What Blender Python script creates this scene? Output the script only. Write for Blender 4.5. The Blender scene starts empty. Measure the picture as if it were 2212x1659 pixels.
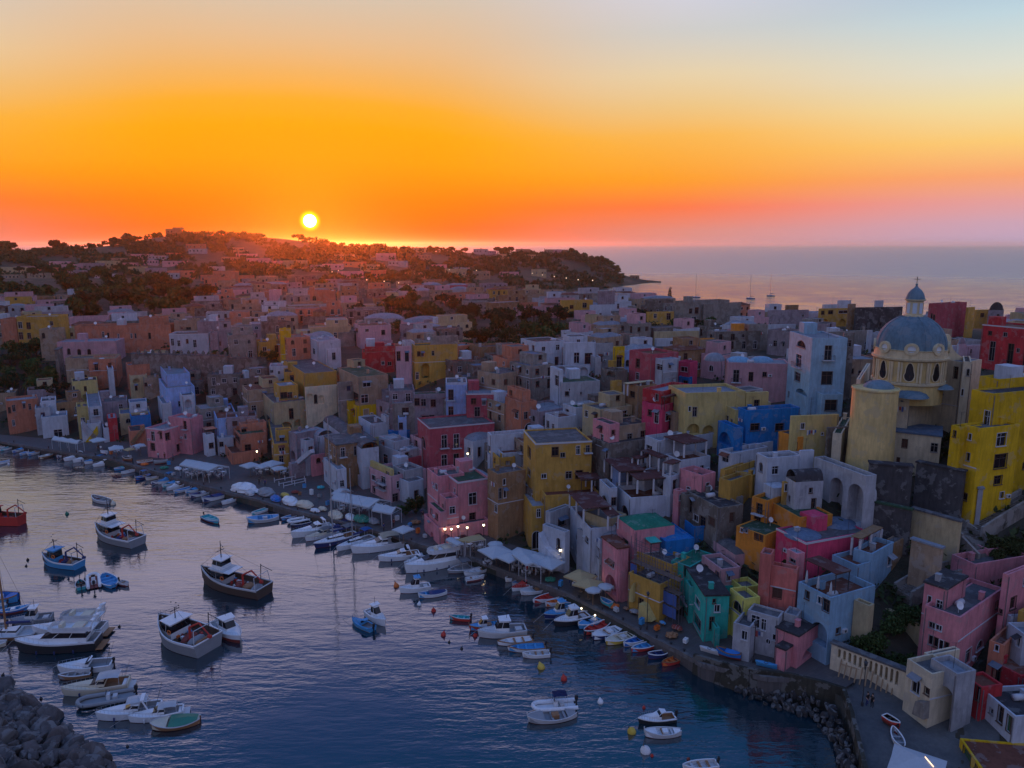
import bpy, bmesh, math, random
import numpy as np
from mathutils import Vector, Matrix
R = math.radians
C = bpy.context.scene.collection
scene = bpy.context.scene
rnd = random.Random(7)

# ------------------------------------------------------------------ camera
CAM_H = 55.0
PITCH = 10.45
cam_d = bpy.data.cameras.new("camera")
cam = bpy.data.objects.new("camera", cam_d); C.objects.link(cam)
cam.location = (0, 0, CAM_H); cam.rotation_euler = (R(90 - PITCH), 0, 0)
cam_d.sensor_width = 36; cam_d.lens = 36 * 1640 / 2212
cam_d.clip_start = 0.5; cam_d.clip_end = 80000
scene.camera = cam

# ------------------------------------------------------------------ exposure
vs = scene.view_settings
scene.display_settings.display_device = 'sRGB'
vs.view_transform = 'Standard'; vs.look = 'None'; vs.gamma = 1; vs.use_curve_mapping = False
vs.exposure = 0.0
scene.cycles.max_bounces = 6; scene.cycles.volume_bounces = 1
scene.cycles.use_denoising = True

# ------------------------------------------------------------------ sky
SUN_AZ = -14.6      # degrees right of the view axis
SUN_EL = 1.62
world = bpy.data.worlds.new("World"); scene.world = world; world.use_nodes = True
def s2l(c):
    return tuple(((v / 255) / 12.92 if v / 255 <= 0.04045 else ((v / 255 + 0.055) / 1.055) ** 2.4) for v in c)
def build_sky():
    nt = world.node_tree; nt.nodes.clear(); N = nt.nodes.new; L = nt.links.new
    out = N('ShaderNodeOutputWorld'); bg = N('ShaderNodeBackground')
    tc = N('ShaderNodeTexCoord'); sep = N('ShaderNodeSeparateXYZ'); L(tc.outputs['Generated'], sep.inputs[0])
    def M(op, a, b=None, clamp=False, c=None):
        n = N('ShaderNodeMath'); n.operation = op; n.use_clamp = clamp
        for i, v in enumerate((a, b, c)):
            if v is None: continue
            if hasattr(v, 'links'): L(v, n.inputs[i])
            else: n.inputs[i].default_value = v
        return n.outputs[0]
    z = M('MAXIMUM', sep.outputs[2], 0.0)
    elev = M('MULTIPLY', M('ARCSINE', z), 180 / math.pi)
    az = M('MULTIPLY', M('ARCTAN2', sep.outputs[0], sep.outputs[1]), 180 / math.pi)
    d_az = M('ABSOLUTE', M('SUBTRACT', az, SUN_AZ))
    d_az = M('MINIMUM', d_az, M('SUBTRACT', 360.0, d_az))
    fac_el = M('POWER', M('DIVIDE', elev, 90.0), 0.5, True)      # sqrt spreads the low sky
    def ramp(stops):
        n = N('ShaderNodeValToRGB'); cr = n.color_ramp
        for i, (e, c) in enumerate(stops):
            p = (e / 90.0) ** 0.5
            el = cr.elements[i] if i < 2 and i < len(cr.elements) else cr.elements.new(p)
            el.position = p; el.color = (*(c if max(c) <= 1 and isinstance(c[0], float) else s2l(c)), 1)
        L(F_[0], n.inputs[0]); return n.outputs[0]
    mrr = N('ShaderNodeMapRange'); mrr.interpolation_type = 'SMOOTHSTEP'; L(elev, mrr.inputs[0]); mrr.inputs[1].default_value = 2.5; mrr.inputs[2].default_value = 8
    mr2 = N('ShaderNodeMapRange'); mr2.interpolation_type = 'SMOOTHSTEP'; L(elev, mr2.inputs[0]); mr2.inputs[1].default_value = 10; mr2.inputs[2].default_value = 17; mr2.inputs[3].default_value = 1; mr2.inputs[4].default_value = 0
    elev2 = M('MULTIPLY_ADD', M('MULTIPLY', M('MULTIPLY', M('MINIMUM', M('DIVIDE', M('MULTIPLY', d_az, d_az), 26.0), 34.0), 0.17), mr2.outputs[0]), mrr.outputs[0], c=elev)
    F_ = [M('POWER', M('DIVIDE', elev2, 90.0), 0.5, True)]
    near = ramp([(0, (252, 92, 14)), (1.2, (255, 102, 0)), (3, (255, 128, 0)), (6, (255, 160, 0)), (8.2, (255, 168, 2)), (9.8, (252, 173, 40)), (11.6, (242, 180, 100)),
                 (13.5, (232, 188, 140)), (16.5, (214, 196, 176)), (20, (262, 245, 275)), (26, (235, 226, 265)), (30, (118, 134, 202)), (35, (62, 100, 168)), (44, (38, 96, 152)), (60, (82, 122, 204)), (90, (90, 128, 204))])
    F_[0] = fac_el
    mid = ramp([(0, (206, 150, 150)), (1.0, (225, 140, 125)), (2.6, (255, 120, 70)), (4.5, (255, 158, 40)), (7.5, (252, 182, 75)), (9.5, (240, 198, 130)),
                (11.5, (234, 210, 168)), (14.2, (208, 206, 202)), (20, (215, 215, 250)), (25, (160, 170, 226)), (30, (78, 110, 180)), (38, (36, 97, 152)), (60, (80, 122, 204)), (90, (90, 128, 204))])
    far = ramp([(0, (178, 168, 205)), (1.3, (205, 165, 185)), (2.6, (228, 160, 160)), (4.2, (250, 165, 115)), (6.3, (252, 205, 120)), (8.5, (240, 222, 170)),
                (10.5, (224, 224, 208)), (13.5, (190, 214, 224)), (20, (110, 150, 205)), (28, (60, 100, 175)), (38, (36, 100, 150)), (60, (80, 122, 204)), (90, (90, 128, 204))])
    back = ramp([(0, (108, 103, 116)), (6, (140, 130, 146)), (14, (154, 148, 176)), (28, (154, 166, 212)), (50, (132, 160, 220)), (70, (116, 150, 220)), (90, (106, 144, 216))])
    def mix(a, b, f):
        n = N('ShaderNodeMix'); n.data_type = 'RGBA'; L(f, n.inputs[0]); L(a, n.inputs[6]); L(b, n.inputs[7]); return n.outputs[2]
    def mr(v, a, b):
        n = N('ShaderNodeMapRange'); n.interpolation_type = 'SMOOTHSTEP'; L(v, n.inputs[0]); n.inputs[1].default_value = a; n.inputs[2].default_value = b; return n.outputs[0]
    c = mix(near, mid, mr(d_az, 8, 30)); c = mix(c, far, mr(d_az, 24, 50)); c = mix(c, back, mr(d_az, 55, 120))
    # the sun's disc and its small aureole, by true angle from the sun
    sd = (math.sin(R(SUN_AZ)) * math.cos(R(SUN_EL)), math.cos(R(SUN_AZ)) * math.cos(R(SUN_EL)), math.sin(R(SUN_EL)))
    dot = N('ShaderNodeVectorMath'); dot.operation = 'DOT_PRODUCT'; L(tc.outputs['Generated'], dot.inputs[0]); dot.inputs[1].default_value = sd
    ang = M('MULTIPLY', M('ARCCOSINE', M('MINIMUM', dot.outputs['Value'], 1.0)), 180 / math.pi)
    glow = M('POWER', M('SUBTRACT', 1.0, mr(ang, 0.42, 0.88)), 1.6)
    wide = M('MULTIPLY', M('POWER', M('SUBTRACT', 1.0, mr(ang, 0.5, 9.0)), 3.2), 0.2)
    disc = M('SUBTRACT', 1.0, mr(ang, 0.41, 0.49))
    def addc(a, col, f):
        n = N('ShaderNodeVectorMath'); n.operation = 'MULTIPLY_ADD'
        cc = N('ShaderNodeCombineXYZ')
        for i in range(3): L(f, cc.inputs[i])
        L(cc.outputs[0], n.inputs[0]); n.inputs[1].default_value = col; L(a, n.inputs[2]); return n.outputs[0]
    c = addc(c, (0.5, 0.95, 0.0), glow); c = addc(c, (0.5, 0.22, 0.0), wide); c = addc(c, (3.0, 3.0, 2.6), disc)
    # the physical sky adds a little of its own scattering on top
    sky = N('ShaderNodeTexSky'); sky.sky_type = 'NISHITA'; sky.sun_disc = False
    sky.sun_elevation = R(SUN_EL); sky.sun_rotation = R(SUN_AZ)
    n = N('ShaderNodeVectorMath'); n.operation = 'MULTIPLY_ADD'; L(sky.outputs[0], n.inputs[0]); n.inputs[1].default_value = (0.002, 0.002, 0.002); L(c, n.inputs[2])
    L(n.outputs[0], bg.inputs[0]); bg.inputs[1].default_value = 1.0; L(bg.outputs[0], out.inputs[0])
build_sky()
world.cycles.sampling_method = 'MANUAL'; world.cycles.sample_map_resolution = 2048

sun_l = bpy.data.lights.new("sun", 'SUN'); sun_l.energy = 1.8; sun_l.angle = R(0.55); sun_l.color = (1.0, 0.13, 0.012)
sun = bpy.data.objects.new("sun", sun_l); C.objects.link(sun)
sun.rotation_euler = Vector((math.sin(R(SUN_AZ)) * math.cos(R(SUN_EL)), math.cos(R(SUN_AZ)) * math.cos(R(SUN_EL)), math.sin(R(SUN_EL)))).to_track_quat('Z', 'Y').to_euler()

# ------------------------------------------------------------------ measuring the place from the camera station
_c, _s = math.cos(R(PITCH)), math.sin(R(PITCH))
def ray(px, py):
    v = (px - 1106) / 1640; w = (829.5 - py) / 1640
    return Vector((v, _c + w * _s, -_s + w * _c))
def ptY(px, py, Y):
    d = ray(px, py); t = Y / d.y
    return Vector((d.x * t, Y, CAM_H + d.z * t))
def ptZ(px, py, Z):
    d = ray(px, py); t = (Z - CAM_H) / d.z
    return Vector((d.x * t, d.y * t, Z))
def proj(p):
    z = p[1] * _c + (CAM_H - p[2]) * _s
    y = p[1] * _s + (p[2] - CAM_H) * _c
    return (1106 + 1640 * p[0] / z, 829.5 - 1640 * y / z, z)
PAN = {'F': (0, 0, 1)}
for _r, _o in (('A', 466.6), ('B', 829.4), ('C', 1244.2)):
    for _k in range(4): PAN[_r + str(_k + 1)] = (553 * _k, _o, 0.25)
PAN['D'] = (1209.6, 1036.8, 0.1953)     # closer survey sheets
PAN['E'] = (1555.2, 1080.0, 0.1953)
def fp(pan, x, y):
    a = PAN[pan]; return a[0] + x * a[2], a[1] + y * a[2]

# ------------------------------------------------------------------ materials
MATS = {}
def pbsdf(name):
    m = bpy.data.materials.new(name); m.use_nodes = True
    return m, m.node_tree, m.node_tree.nodes['Principled BSDF']
def _noise(nt, scale, detail=4, rough=.6, coord='Object', stretch=None, lacu=2.0):
    tc = nt.nodes.new('ShaderNodeTexCoord'); n = nt.nodes.new('ShaderNodeTexNoise')
    n.inputs['Scale'].default_value = scale; n.inputs['Detail'].default_value = detail; n.inputs['Roughness'].default_value = rough
    if stretch:
        mp = nt.nodes.new('ShaderNodeMapping'); mp.inputs['Scale'].default_value = stretch
        nt.links.new(tc.outputs[coord], mp.inputs[0]); nt.links.new(mp.outputs[0], n.inputs['Vector'])
    else: nt.links.new(tc.outputs[coord], n.inputs['Vector'])
    return n.outputs['Fac']
def _rampf(nt, fac, a, b, lo=0., hi=1.):
    n = nt.nodes.new('ShaderNodeMapRange'); nt.links.new(fac, n.inputs[0])
    n.inputs[1].default_value = a; n.inputs[2].default_value = b; n.inputs[3].default_value = lo; n.inputs[4].default_value = hi
    return n.outputs[0]
def _mix(nt, f, a, b, mode='MIX'):
    n = nt.nodes.new('ShaderNodeMix'); n.data_type = 'RGBA'; n.blend_type = mode
    if hasattr(f, 'links'): nt.links.new(f, n.inputs[0])
    else: n.inputs[0].default_value = f
    for v, i in ((a, 6), (b, 7)):
        if hasattr(v, 'links'): nt.links.new(v, n.inputs[i])
        else: n.inputs[i].default_value = (*v[:3], 1)
    return n.outputs[2]
def _bump(nt, fac, strength, dist=.05):
    n = nt.nodes.new('ShaderNodeBump'); n.inputs['Strength'].default_value = strength; n.inputs['Distance'].default_value = dist
    nt.links.new(fac, n.inputs['Height']); return n.outputs[0]
def plain(name, col, rough=.6, metal=0., vary=.12, scale=3., spec=.5):
    if name in MATS: return MATS[name]
    m, nt, b = pbsdf(name)
    f = _noise(nt, scale); dark = tuple(v * (1 - vary) for v in col); lite = tuple(min(1, v * (1 + vary)) for v in col)
    nt.links.new(_mix(nt, f, dark, lite), b.inputs['Base Color'])
    b.inputs['Roughness'].default_value = rough; b.inputs['Metallic'].default_value = metal; b.inputs['Specular IOR Level'].default_value = spec
    MATS[name] = m; return m
def stucco(name, col, dirt=.5, under=None):
    if name in MATS: return MATS[name]
    m, nt, b = pbsdf(name)
    big = _noise(nt, .35, 6, .65); streak = _noise(nt, 1.3, 5, .7, stretch=(1.6, 1.6, .22)); fine = _noise(nt, 9, 4, .7)
    patch = _noise(nt, .6, 8, .62)
    und = under or tuple(v * .55 + .10 for v in col)
    c1 = _mix(nt, _rampf(nt, big, .35, .65), col, tuple(v * (1 - .5 * dirt) for v in col))
    c2 = _mix(nt, _rampf(nt, streak, .44, .72, 0, .25 + .7 * dirt), c1, tuple(v * .45 for v in (col[0], col[1], col[2])))
    c3 = _mix(nt, _rampf(nt, patch, .585 - .06 * dirt, .605 - .05 * dirt, 0, min(1., .15 + dirt * 1.05)), c2, und)
    oi = nt.nodes.new('ShaderNodeObjectInfo'); val = _rampf(nt, oi.outputs['Random'], 0, 1, .88, 1.08)
    hs = nt.nodes.new('ShaderNodeHueSaturation'); nt.links.new(c3, hs.inputs['Color']); nt.links.new(val, hs.inputs['Value'])
    nt.links.new(hs.outputs[0], b.inputs['Base Color']); b.inputs['Roughness'].default_value = .93; b.inputs['Specular IOR Level'].default_value = .2
    nt.links.new(_bump(nt, fine, .35, .04), b.inputs['Normal'])
    MATS[name] = m; return m
def emis(name, col, st):
    if name in MATS: return MATS[name]
    m, nt, b = pbsdf(name); b.inputs['Base Color'].default_value = (*col, 1); b.inputs['Emission Color'].default_value = (*col, 1); b.inputs['Emission Strength'].default_value = st
    MATS[name] = m; return m

# ------------------------------------------------------------------ object helpers
def link(name, me_or_none, parent=None):
    o = bpy.data.objects.new(name, me_or_none); C.objects.link(o)
    if parent is not None: o.parent = parent
    return o
def bm_obj(name, bm, mats, parent=None, smooth=False):
    me = bpy.data.meshes.new(name); bm.normal_update(); bm.to_mesh(me); bm.free()
    for m in (mats if isinstance(mats, (list, tuple)) else [mats]): me.materials.append(m)
    if smooth:
        for p in me.polygons: p.use_smooth = True
    return link(name, me, parent)
def tag(o, label, cat, group=None, kind=None):
    o['label'] = label; o['category'] = cat
    if group: o['group'] = group
    if kind: o['kind'] = kind
    return o
def thing(name, label, cat, loc=(0, 0, 0), rz=0., group=None):
    o = link(name, None); o.location = loc; o.rotation_euler = (0, 0, rz); o.empty_display_size = .3
    return tag(o, label, cat, group)
def box(bm, x0, x1, y0, y1, z0, z1, mi=0):
    vs_ = [bm.verts.new((x, y, z)) for x, y, z in ((x0, y0, z0), (x1, y0, z0), (x1, y1, z0), (x0, y1, z0), (x0, y0, z1), (x1, y0, z1), (x1, y1, z1), (x0, y1, z1))]
    for f in ((0, 3, 2, 1), (4, 5, 6, 7), (0, 1, 5, 4), (1, 2, 6, 5), (2, 3, 7, 6), (3, 0, 4, 7)):
        fc = bm.faces.new([vs_[i] for i in f]); fc.material_index = mi
    return vs_
def tube(bm, a, b, r0, r1=None, n=6, mi=0, cap=True):
    r1 = r0 if r1 is None else r1
    a = Vector(a); b = Vector(b); d = (b - a).normalized(); up = Vector((0, 0, 1)) if abs(d.z) < .95 else Vector((1, 0, 0))
    u = d.cross(up).normalized(); v = d.cross(u).normalized()
    r = [[bm.verts.new(p + (u * math.cos(2 * math.pi * i / n) + v * math.sin(2 * math.pi * i / n)) * q) for i in range(n)] for p, q in ((a, r0), (b, r1))]
    for i in range(n):
        f = bm.faces.new((r[0][i], r[0][(i + 1) % n], r[1][(i + 1) % n], r[1][i])); f.material_index = mi
    if cap:
        bm.faces.new(r[0][::-1]).material_index = mi; bm.faces.new(r[1]).material_index = mi
def lathe(bm, prof, n=24, c=(0, 0), a0=0., a1=2 * math.pi, mi=0):
    full = abs(a1 - a0 - 2 * math.pi) < 1e-4; k = n if full else n + 1
    rings = [[bm.verts.new((c[0] + r * math.cos(a0 + (a1 - a0) * i / n), c[1] + r * math.sin(a0 + (a1 - a0) * i / n), z)) for i in range(k)] for r, z in prof]
    for q in range(len(prof) - 1):
        for i in range(n):
            j = (i + 1) % k
            try: bm.faces.new((rings[q][i], rings[q][j], rings[q + 1][j], rings[q + 1][i])).material_index = mi
            except ValueError: pass
def prism(bm, pts, z0, z1, mi=0):
    a = [bm.verts.new((p[0], p[1], z0)) for p in pts]; b = [bm.verts.new((p[0], p[1], z1)) for p in pts]; n = len(pts)
    bm.faces.new(a[::-1]).material_index = mi; bm.faces.new(b).material_index = mi
    for i in range(n): bm.faces.new((a[i], a[(i + 1) % n], b[(i + 1) % n], b[i])).material_index = mi
def copy_tree(o, parent=None):
    c = o.copy(); C.objects.link(c); c.parent = parent
    for ch in list(o.children): copy_tree(ch, c)
    return c

# ------------------------------------------------------------------ the air
HAZE = 0.00005
def build_haze():
    bm = bmesh.new(); box(bm, -28000, 28000, -900, 27500, -6, 100)
    m = bpy.data.materials.new('haze'); m.use_nodes = True; nt = m.node_tree; nt.nodes.clear(); o = nt.nodes.new('ShaderNodeOutputMaterial'); v = nt.nodes.new('ShaderNodeVolumePrincipled')
    v.inputs['Color'].default_value = (.95, .93, .98, 1); v.inputs['Density'].default_value = HAZE; v.inputs['Anisotropy'].default_value = .87; nt.links.new(v.outputs[0], o.inputs['Volume'])
    ob = bm_obj('haze', bm, m); ob['kind'] = 'stuff'
if HAZE: build_haze()
# ================================================================== the land, surveyed as rows across the slope: (row in sight, height)
COLS = {
 -500: [(940, 1.5), (925, 1.8), (850, 10), (745, 21), (680, 22), (600, 28)],
 0:    [(954, 1.5), (938, 1.8), (850, 10), (745, 21), (680, 22), (600, 28)],
 150:  [(979, 1.5), (952, 1.8), (850, 10), (760, 19), (680, 22), (600, 28)],
 300:  [(1008, 1.5), (980, 1.8), (870, 9), (770, 18), (690, 21), (600, 28)],
 450:  [(1053, 1.5), (1000, 1.8), (880, 9), (770, 20), (690, 22), (603, 28)],
 600:  [(1093, 1.5), (1025, 1.8), (900, 9), (770, 22), (690, 23), (610, 27)],
 800:  [(1147, 1.5), (1070, 1.8), (930, 9), (790, 21), (700, 22), (615, 27)],
 1000: [(1200, 1.5), (1165, 1.8), (980, 9), (800, 22), (710, 23), (625, 26)],
 1200: [(1272, 1.5), (1235, 1.8), (1010, 13), (830, 23), (730, 24), (640, 25)],
 1400: [(1374, 1.5), (1330, 1.8), (1110, 12), (880, 24), (760, 25), (665, 25)],
 1600: [(1452, 2.5), (1400, 2.8), (1180, 12), (960, 22), (780, 25), (690, 24)],
 1800: [(1485, 3), (1440, 3), (1250, 12), (1030, 21), (860, 25), (700, 24)],
 1840: [(1545, 2.6), (1470, 3), (1265, 11.5), (1055, 19.5), (868, 25.3), (700, 24)],
 1865: [(1640, 2.1), (1490, 3), (1272, 11.2), (1068, 18.7), (875, 25.6), (700, 24)],
 1900: [(1760, 1.7), (1500, 3), (1280, 11), (1080, 18), (880, 26), (700, 24)],
 2000: [(1760, 1.4), (1520, 3.2), (1340, 8.5), (1130, 17), (890, 27), (705, 25)],
 2212: [(1760, 1.4), (1560, 4.5), (1390, 8), (1170, 16), (900, 27), (710, 25)],
 2800: [(1760, 2), (1560, 5), (1390, 9), (1170, 17), (900, 28), (710, 26)]}
CK = sorted(COLS)
def YZ(py, Z):
    p = ptZ(1106, py, Z); return p.y
def rows_at(px):
    px = max(CK[0], min(CK[-1], px))
    for a, b in zip(CK, CK[1:]):
        if a <= px <= b:
            t = (px - a) / (b - a)
            return [(p0 + (p1 - p0) * t, z0 + (z1 - z0) * t) for (p0, z0), (p1, z1) in zip(COLS[a], COLS[b])]
def gpt(px, py):
    """the point of the ground seen at px, py"""
    rw = rows_at(px)
    if py >= rw[0][0]: return ptZ(px, py, rw[0][1])
    for (p0, z0), (p1, z1) in zip(rw, rw[1:]):
        if p1 <= py <= p0:
            y0, y1 = YZ(p0, z0), YZ(p1, z1); t = (p0 - py) / (p0 - p1)
            # depth grows faster the flatter one looks: blend in 1/Y
            Y = 1 / (1 / y0 + (1 / y1 - 1 / y0) * t)
            return ptY(px, py, Y)
    return ptZ(px, py, rw[-1][1])
def gsink(px, py):
    rw = rows_at(px); a, b, c, d = rw[1][0], rw[2][0], rw[3][0], rw[4][0]; k = 3.4 if px > 1100 else 2.2
    if py >= a or py <= d: return 0.
    if py > b: return k * min(1, (a - py) / ((a - b) * .35))
    if py > c: return k
    return k * (py - d) / (c - d)
def gptg(px, py):
    p = gpt(px, py); p.z -= gsink(px, py); return p
def build_land():
    xs = sorted(set(list(range(-500, 1801, 50)) + list(range(1800, 1910, 10)) + list(range(1950, 2801, 50)))); bm = bmesh.new(); grid = []
    nr = [3, 10, 12, 8, 10]
    for px in xs:
        rw = rows_at(px); col = []
        p0 = ptZ(px, rw[0][0], rw[0][1]); col.append(Vector((p0.x, p0.y, -3))); col.append(p0 - Vector((0, 0, .35)))
        for k in range(5):
            for q in range(1, nr[k] + 1):
                t = q / nr[k]; py = rw[k][0] + (rw[k + 1][0] - rw[k][0]) * t
                p = gpt(px, py); p.z -= .35 + gsink(px, py); col.append(p)
        e = col[-1]; col.append(Vector((e.x * 1.04, e.y * 1.04, e.z * .85))); col.append(Vector((e.x * 1.1, e.y * 1.1, -4)))
        grid.append([bm.verts.new(p) for p in col])
    for a, b in zip(grid, grid[1:]):
        for i in range(len(a) - 1): bm.faces.new((a[i], b[i], b[i + 1], a[i + 1]))
    m, nt, b = pbsdf('hillside_ground')
    f = _noise(nt, .08, 6, .6); g = _noise(nt, 1.2, 5, .7)
    c = _mix(nt, _rampf(nt, f, .42, .58), (.02, .026, .014), (.08, .062, .045)); c = _mix(nt, _rampf(nt, g, .3, .7, 0, .6), c, (.05, .045, .035))
    nt.links.new(c, b.inputs['Base Color']); b.inputs['Roughness'].default_value = 1; nt.links.new(_bump(nt, g, .8, .4), b.inputs['Normal'])
    o = bm_obj('terrain', bm, m, smooth=True); o['kind'] = 'structure'
build_land()

# far hill with the headland that runs out to sea: (sight column, ridge row, ridge distance, foot row, foot height)
HILL = [(-500, 545, 1000, 606, 20), (0, 543, 1000, 606, 20), (60, 548, 1000, 606, 20), (150, 540, 1020, 606, 20), (250, 529, 1080, 606, 20), (330, 514, 1120, 606, 20), (380, 508, 1150, 606, 20),
        (500, 509, 1170, 606, 20), (600, 515, 1170, 608, 20), (700, 526, 1180, 612, 20), (800, 536, 1180, 616, 20), (900, 543, 1190, 620, 20), (1000, 546, 1200, 624, 18),
        (1100, 548, 1200, 628, 14), (1200, 549, 1190, 630, 6), (1240, 552, 1180, 630, 0), (1270, 558, 1170, 628, -2), (1300, 566, 1165, 626, -3), (1325, 580, 1160, 622, -3),
        (1340, 591, 1155, 619, -3), (1360, 598, 1150, 617, -3), (1385, 603, 1145, 613, -3), (1406, 606.5, 1138, 611, -3), (1432, 609.3, 1130, 611, -3)]
def hill_at(px):
    for a, b in zip(HILL, HILL[1:]):
        if a[0] <= px <= b[0]:
            t = (px - a[0]) / (b[0] - a[0]); return [u + (v - u) * t for u, v in zip(a, b)]
    return HILL[-1] if px > 0 else HILL[0]
def hill_pt(px, t):
    """t 0 foot .. 1 ridge"""
    _, rr, rd, fr, fz = hill_at(px)
    z0 = max(fz, -3); y0 = ptZ(px, fr, z0 if z0 > -1 else 0).y; p0 = ptY(px, fr, y0); p0.z = z0
    p1 = ptY(px, rr, rd)
    y = y0 + (rd - y0) * t; py = fr + (rr - fr) * (1 - (1 - t) ** 1.25)
    p = ptY(px, py, y)
    if t <= 0: p.z = z0
    return p
def build_hill():
    bm = bmesh.new(); grid = []
    pxs = list(range(-500, 1200, 20)) + list(range(1200, 1433, 6))
    for px in pxs:
        col = []
        for k in range(17):
            p = hill_pt(px, k / 16)
            if 0 < k: p.z += 1.2 * math.sin(px * .11 + k) * math.sin(px * .037 + k * 1.7) * (k < 16)
            col.append(p)
        col[0].z = -4 if px >= 1240 else col[0].z - 8
        e = col[-1]; col.append(e * 1.0 + Vector((0, 60, -8 if e.z > 10 else -e.z - 3))); col.append(Vector((e.x * 1.2, e.y * 1.2, -4)))
        grid.append([bm.verts.new(p) for p in col])
    for a, b in zip(grid, grid[1:]):
        for i in range(len(a) - 1): bm.faces.new((a[i], b[i], b[i + 1], a[i + 1]))
    m, nt, b = pbsdf('far_hill_ground')
    f = _noise(nt, .015, 8, .6); g = _noise(nt, .09, 6, .7)
    c = _mix(nt, _rampf(nt, f, .45, .6), (.04, .05, .025), (.11, .09, .055)); c = _mix(nt, _rampf(nt, g, .4, .6, 0, .7), c, (.03, .035, .02))
    nt.links.new(c, b.inputs['Base Color']); b.inputs['Roughness'].default_value = 1
    o = bm_obj('far_hill', bm, m, smooth=True); o['kind'] = 'structure'
build_hill()

# ------------------------------------------------------------------ the sea
def build_sea():
    bm = bmesh.new(); S = 26000
    xs = [-S, -3000, -600, -200, 0, 200, 600, 3000, S]; ys = [-300, 0, 100, 250, 600, 1500, 5000, S]
    g = [[bm.verts.new((x, y, 0)) for y in ys] for x in xs]
    for i in range(len(xs) - 1):
        for j in range(len(ys) - 1): bm.faces.new((g[i][j], g[i + 1][j], g[i + 1][j + 1], g[i][j + 1]))
    m, nt, b = pbsdf('sea_water'); N = nt.nodes; L = nt.links
    b.inputs['Base Color'].default_value = (.001, .024, .038, 1); b.inputs['Roughness'].default_value = .04
    b.inputs['IOR'].default_value = 2.5; b.inputs['Specular IOR Level'].default_value = .5
    tc = N.new('ShaderNodeTexCoord')
    def wave(scale, sx, sy, rot, det=3, dist=0.0):
        mp = N.new('ShaderNodeMapping'); mp.inputs['Rotation'].default_value = (0, 0, R(rot)); mp.inputs['Scale'].default_value = (sx, sy, 1)
        n = N.new('ShaderNodeTexNoise'); n.inputs['Scale'].default_value = scale; n.inputs['Detail'].default_value = det; n.inputs['Roughness'].default_value = .55; n.inputs['Distortion'].default_value = dist
        L.new(tc.outputs['Object'], mp.inputs[0]); L.new(mp.outputs[0], n.inputs['Vector']); return n.outputs['Fac']
    a = wave(.9, .45, 1.5, -14, 3, .4); c = wave(.22, .5, 1.4, 10, 2); e = wave(2.6, .7, 1.3, -8, 2)
    patch = wave(.022, 1, 1.6, 30, 3)
    s = N.new('ShaderNodeMath'); s.operation = 'MULTIPLY_ADD'; L.new(c, s.inputs[0]); s.inputs[1].default_value = 2.2; L.new(a, s.inputs[2])
    s2 = N.new('ShaderNodeMath'); s2.operation = 'MULTIPLY_ADD'; L.new(e, s2.inputs[0]); s2.inputs[1].default_value = .22; L.new(s.outputs[0], s2.inputs[2])
    bp = N.new('ShaderNodeBump'); bp.inputs['Distance'].default_value = .30; ln = N.new('ShaderNodeVectorMath'); ln.operation = 'LENGTH'; L.new(tc.outputs['Object'], ln.inputs[0]); far = _rampf(nt, ln.outputs['Value'], 500, 900, .14, 1.0); mu = N.new('ShaderNodeMath'); mu.operation = 'MULTIPLY'; L.new(_rampf(nt, patch, .40, .60, .32, 1.15), mu.inputs[0]); L.new(far, mu.inputs[1]); L.new(mu.outputs[0], bp.inputs['Strength'])
    hm = N.new('ShaderNodeMath'); hm.operation = 'MULTIPLY'; L.new(s2.outputs[0], hm.inputs[0]); L.new(_rampf(nt, ln.outputs['Value'], 450, 2200, 1.4, 4.0), hm.inputs[1]); L.new(hm.outputs[0], bp.inputs['Height']); L.new(bp.outputs[0], b.inputs['Normal']); L.new(_rampf(nt, ln.outputs['Value'], 480, 1600, .04, .30), b.inputs['Roughness']); L.new(_rampf(nt, ln.outputs['Value'], 450, 1500, 2.5, 8.0), b.inputs['IOR'])
    o = bm_obj('sea_water', bm, m); o['kind'] = 'structure'
build_sea()

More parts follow.
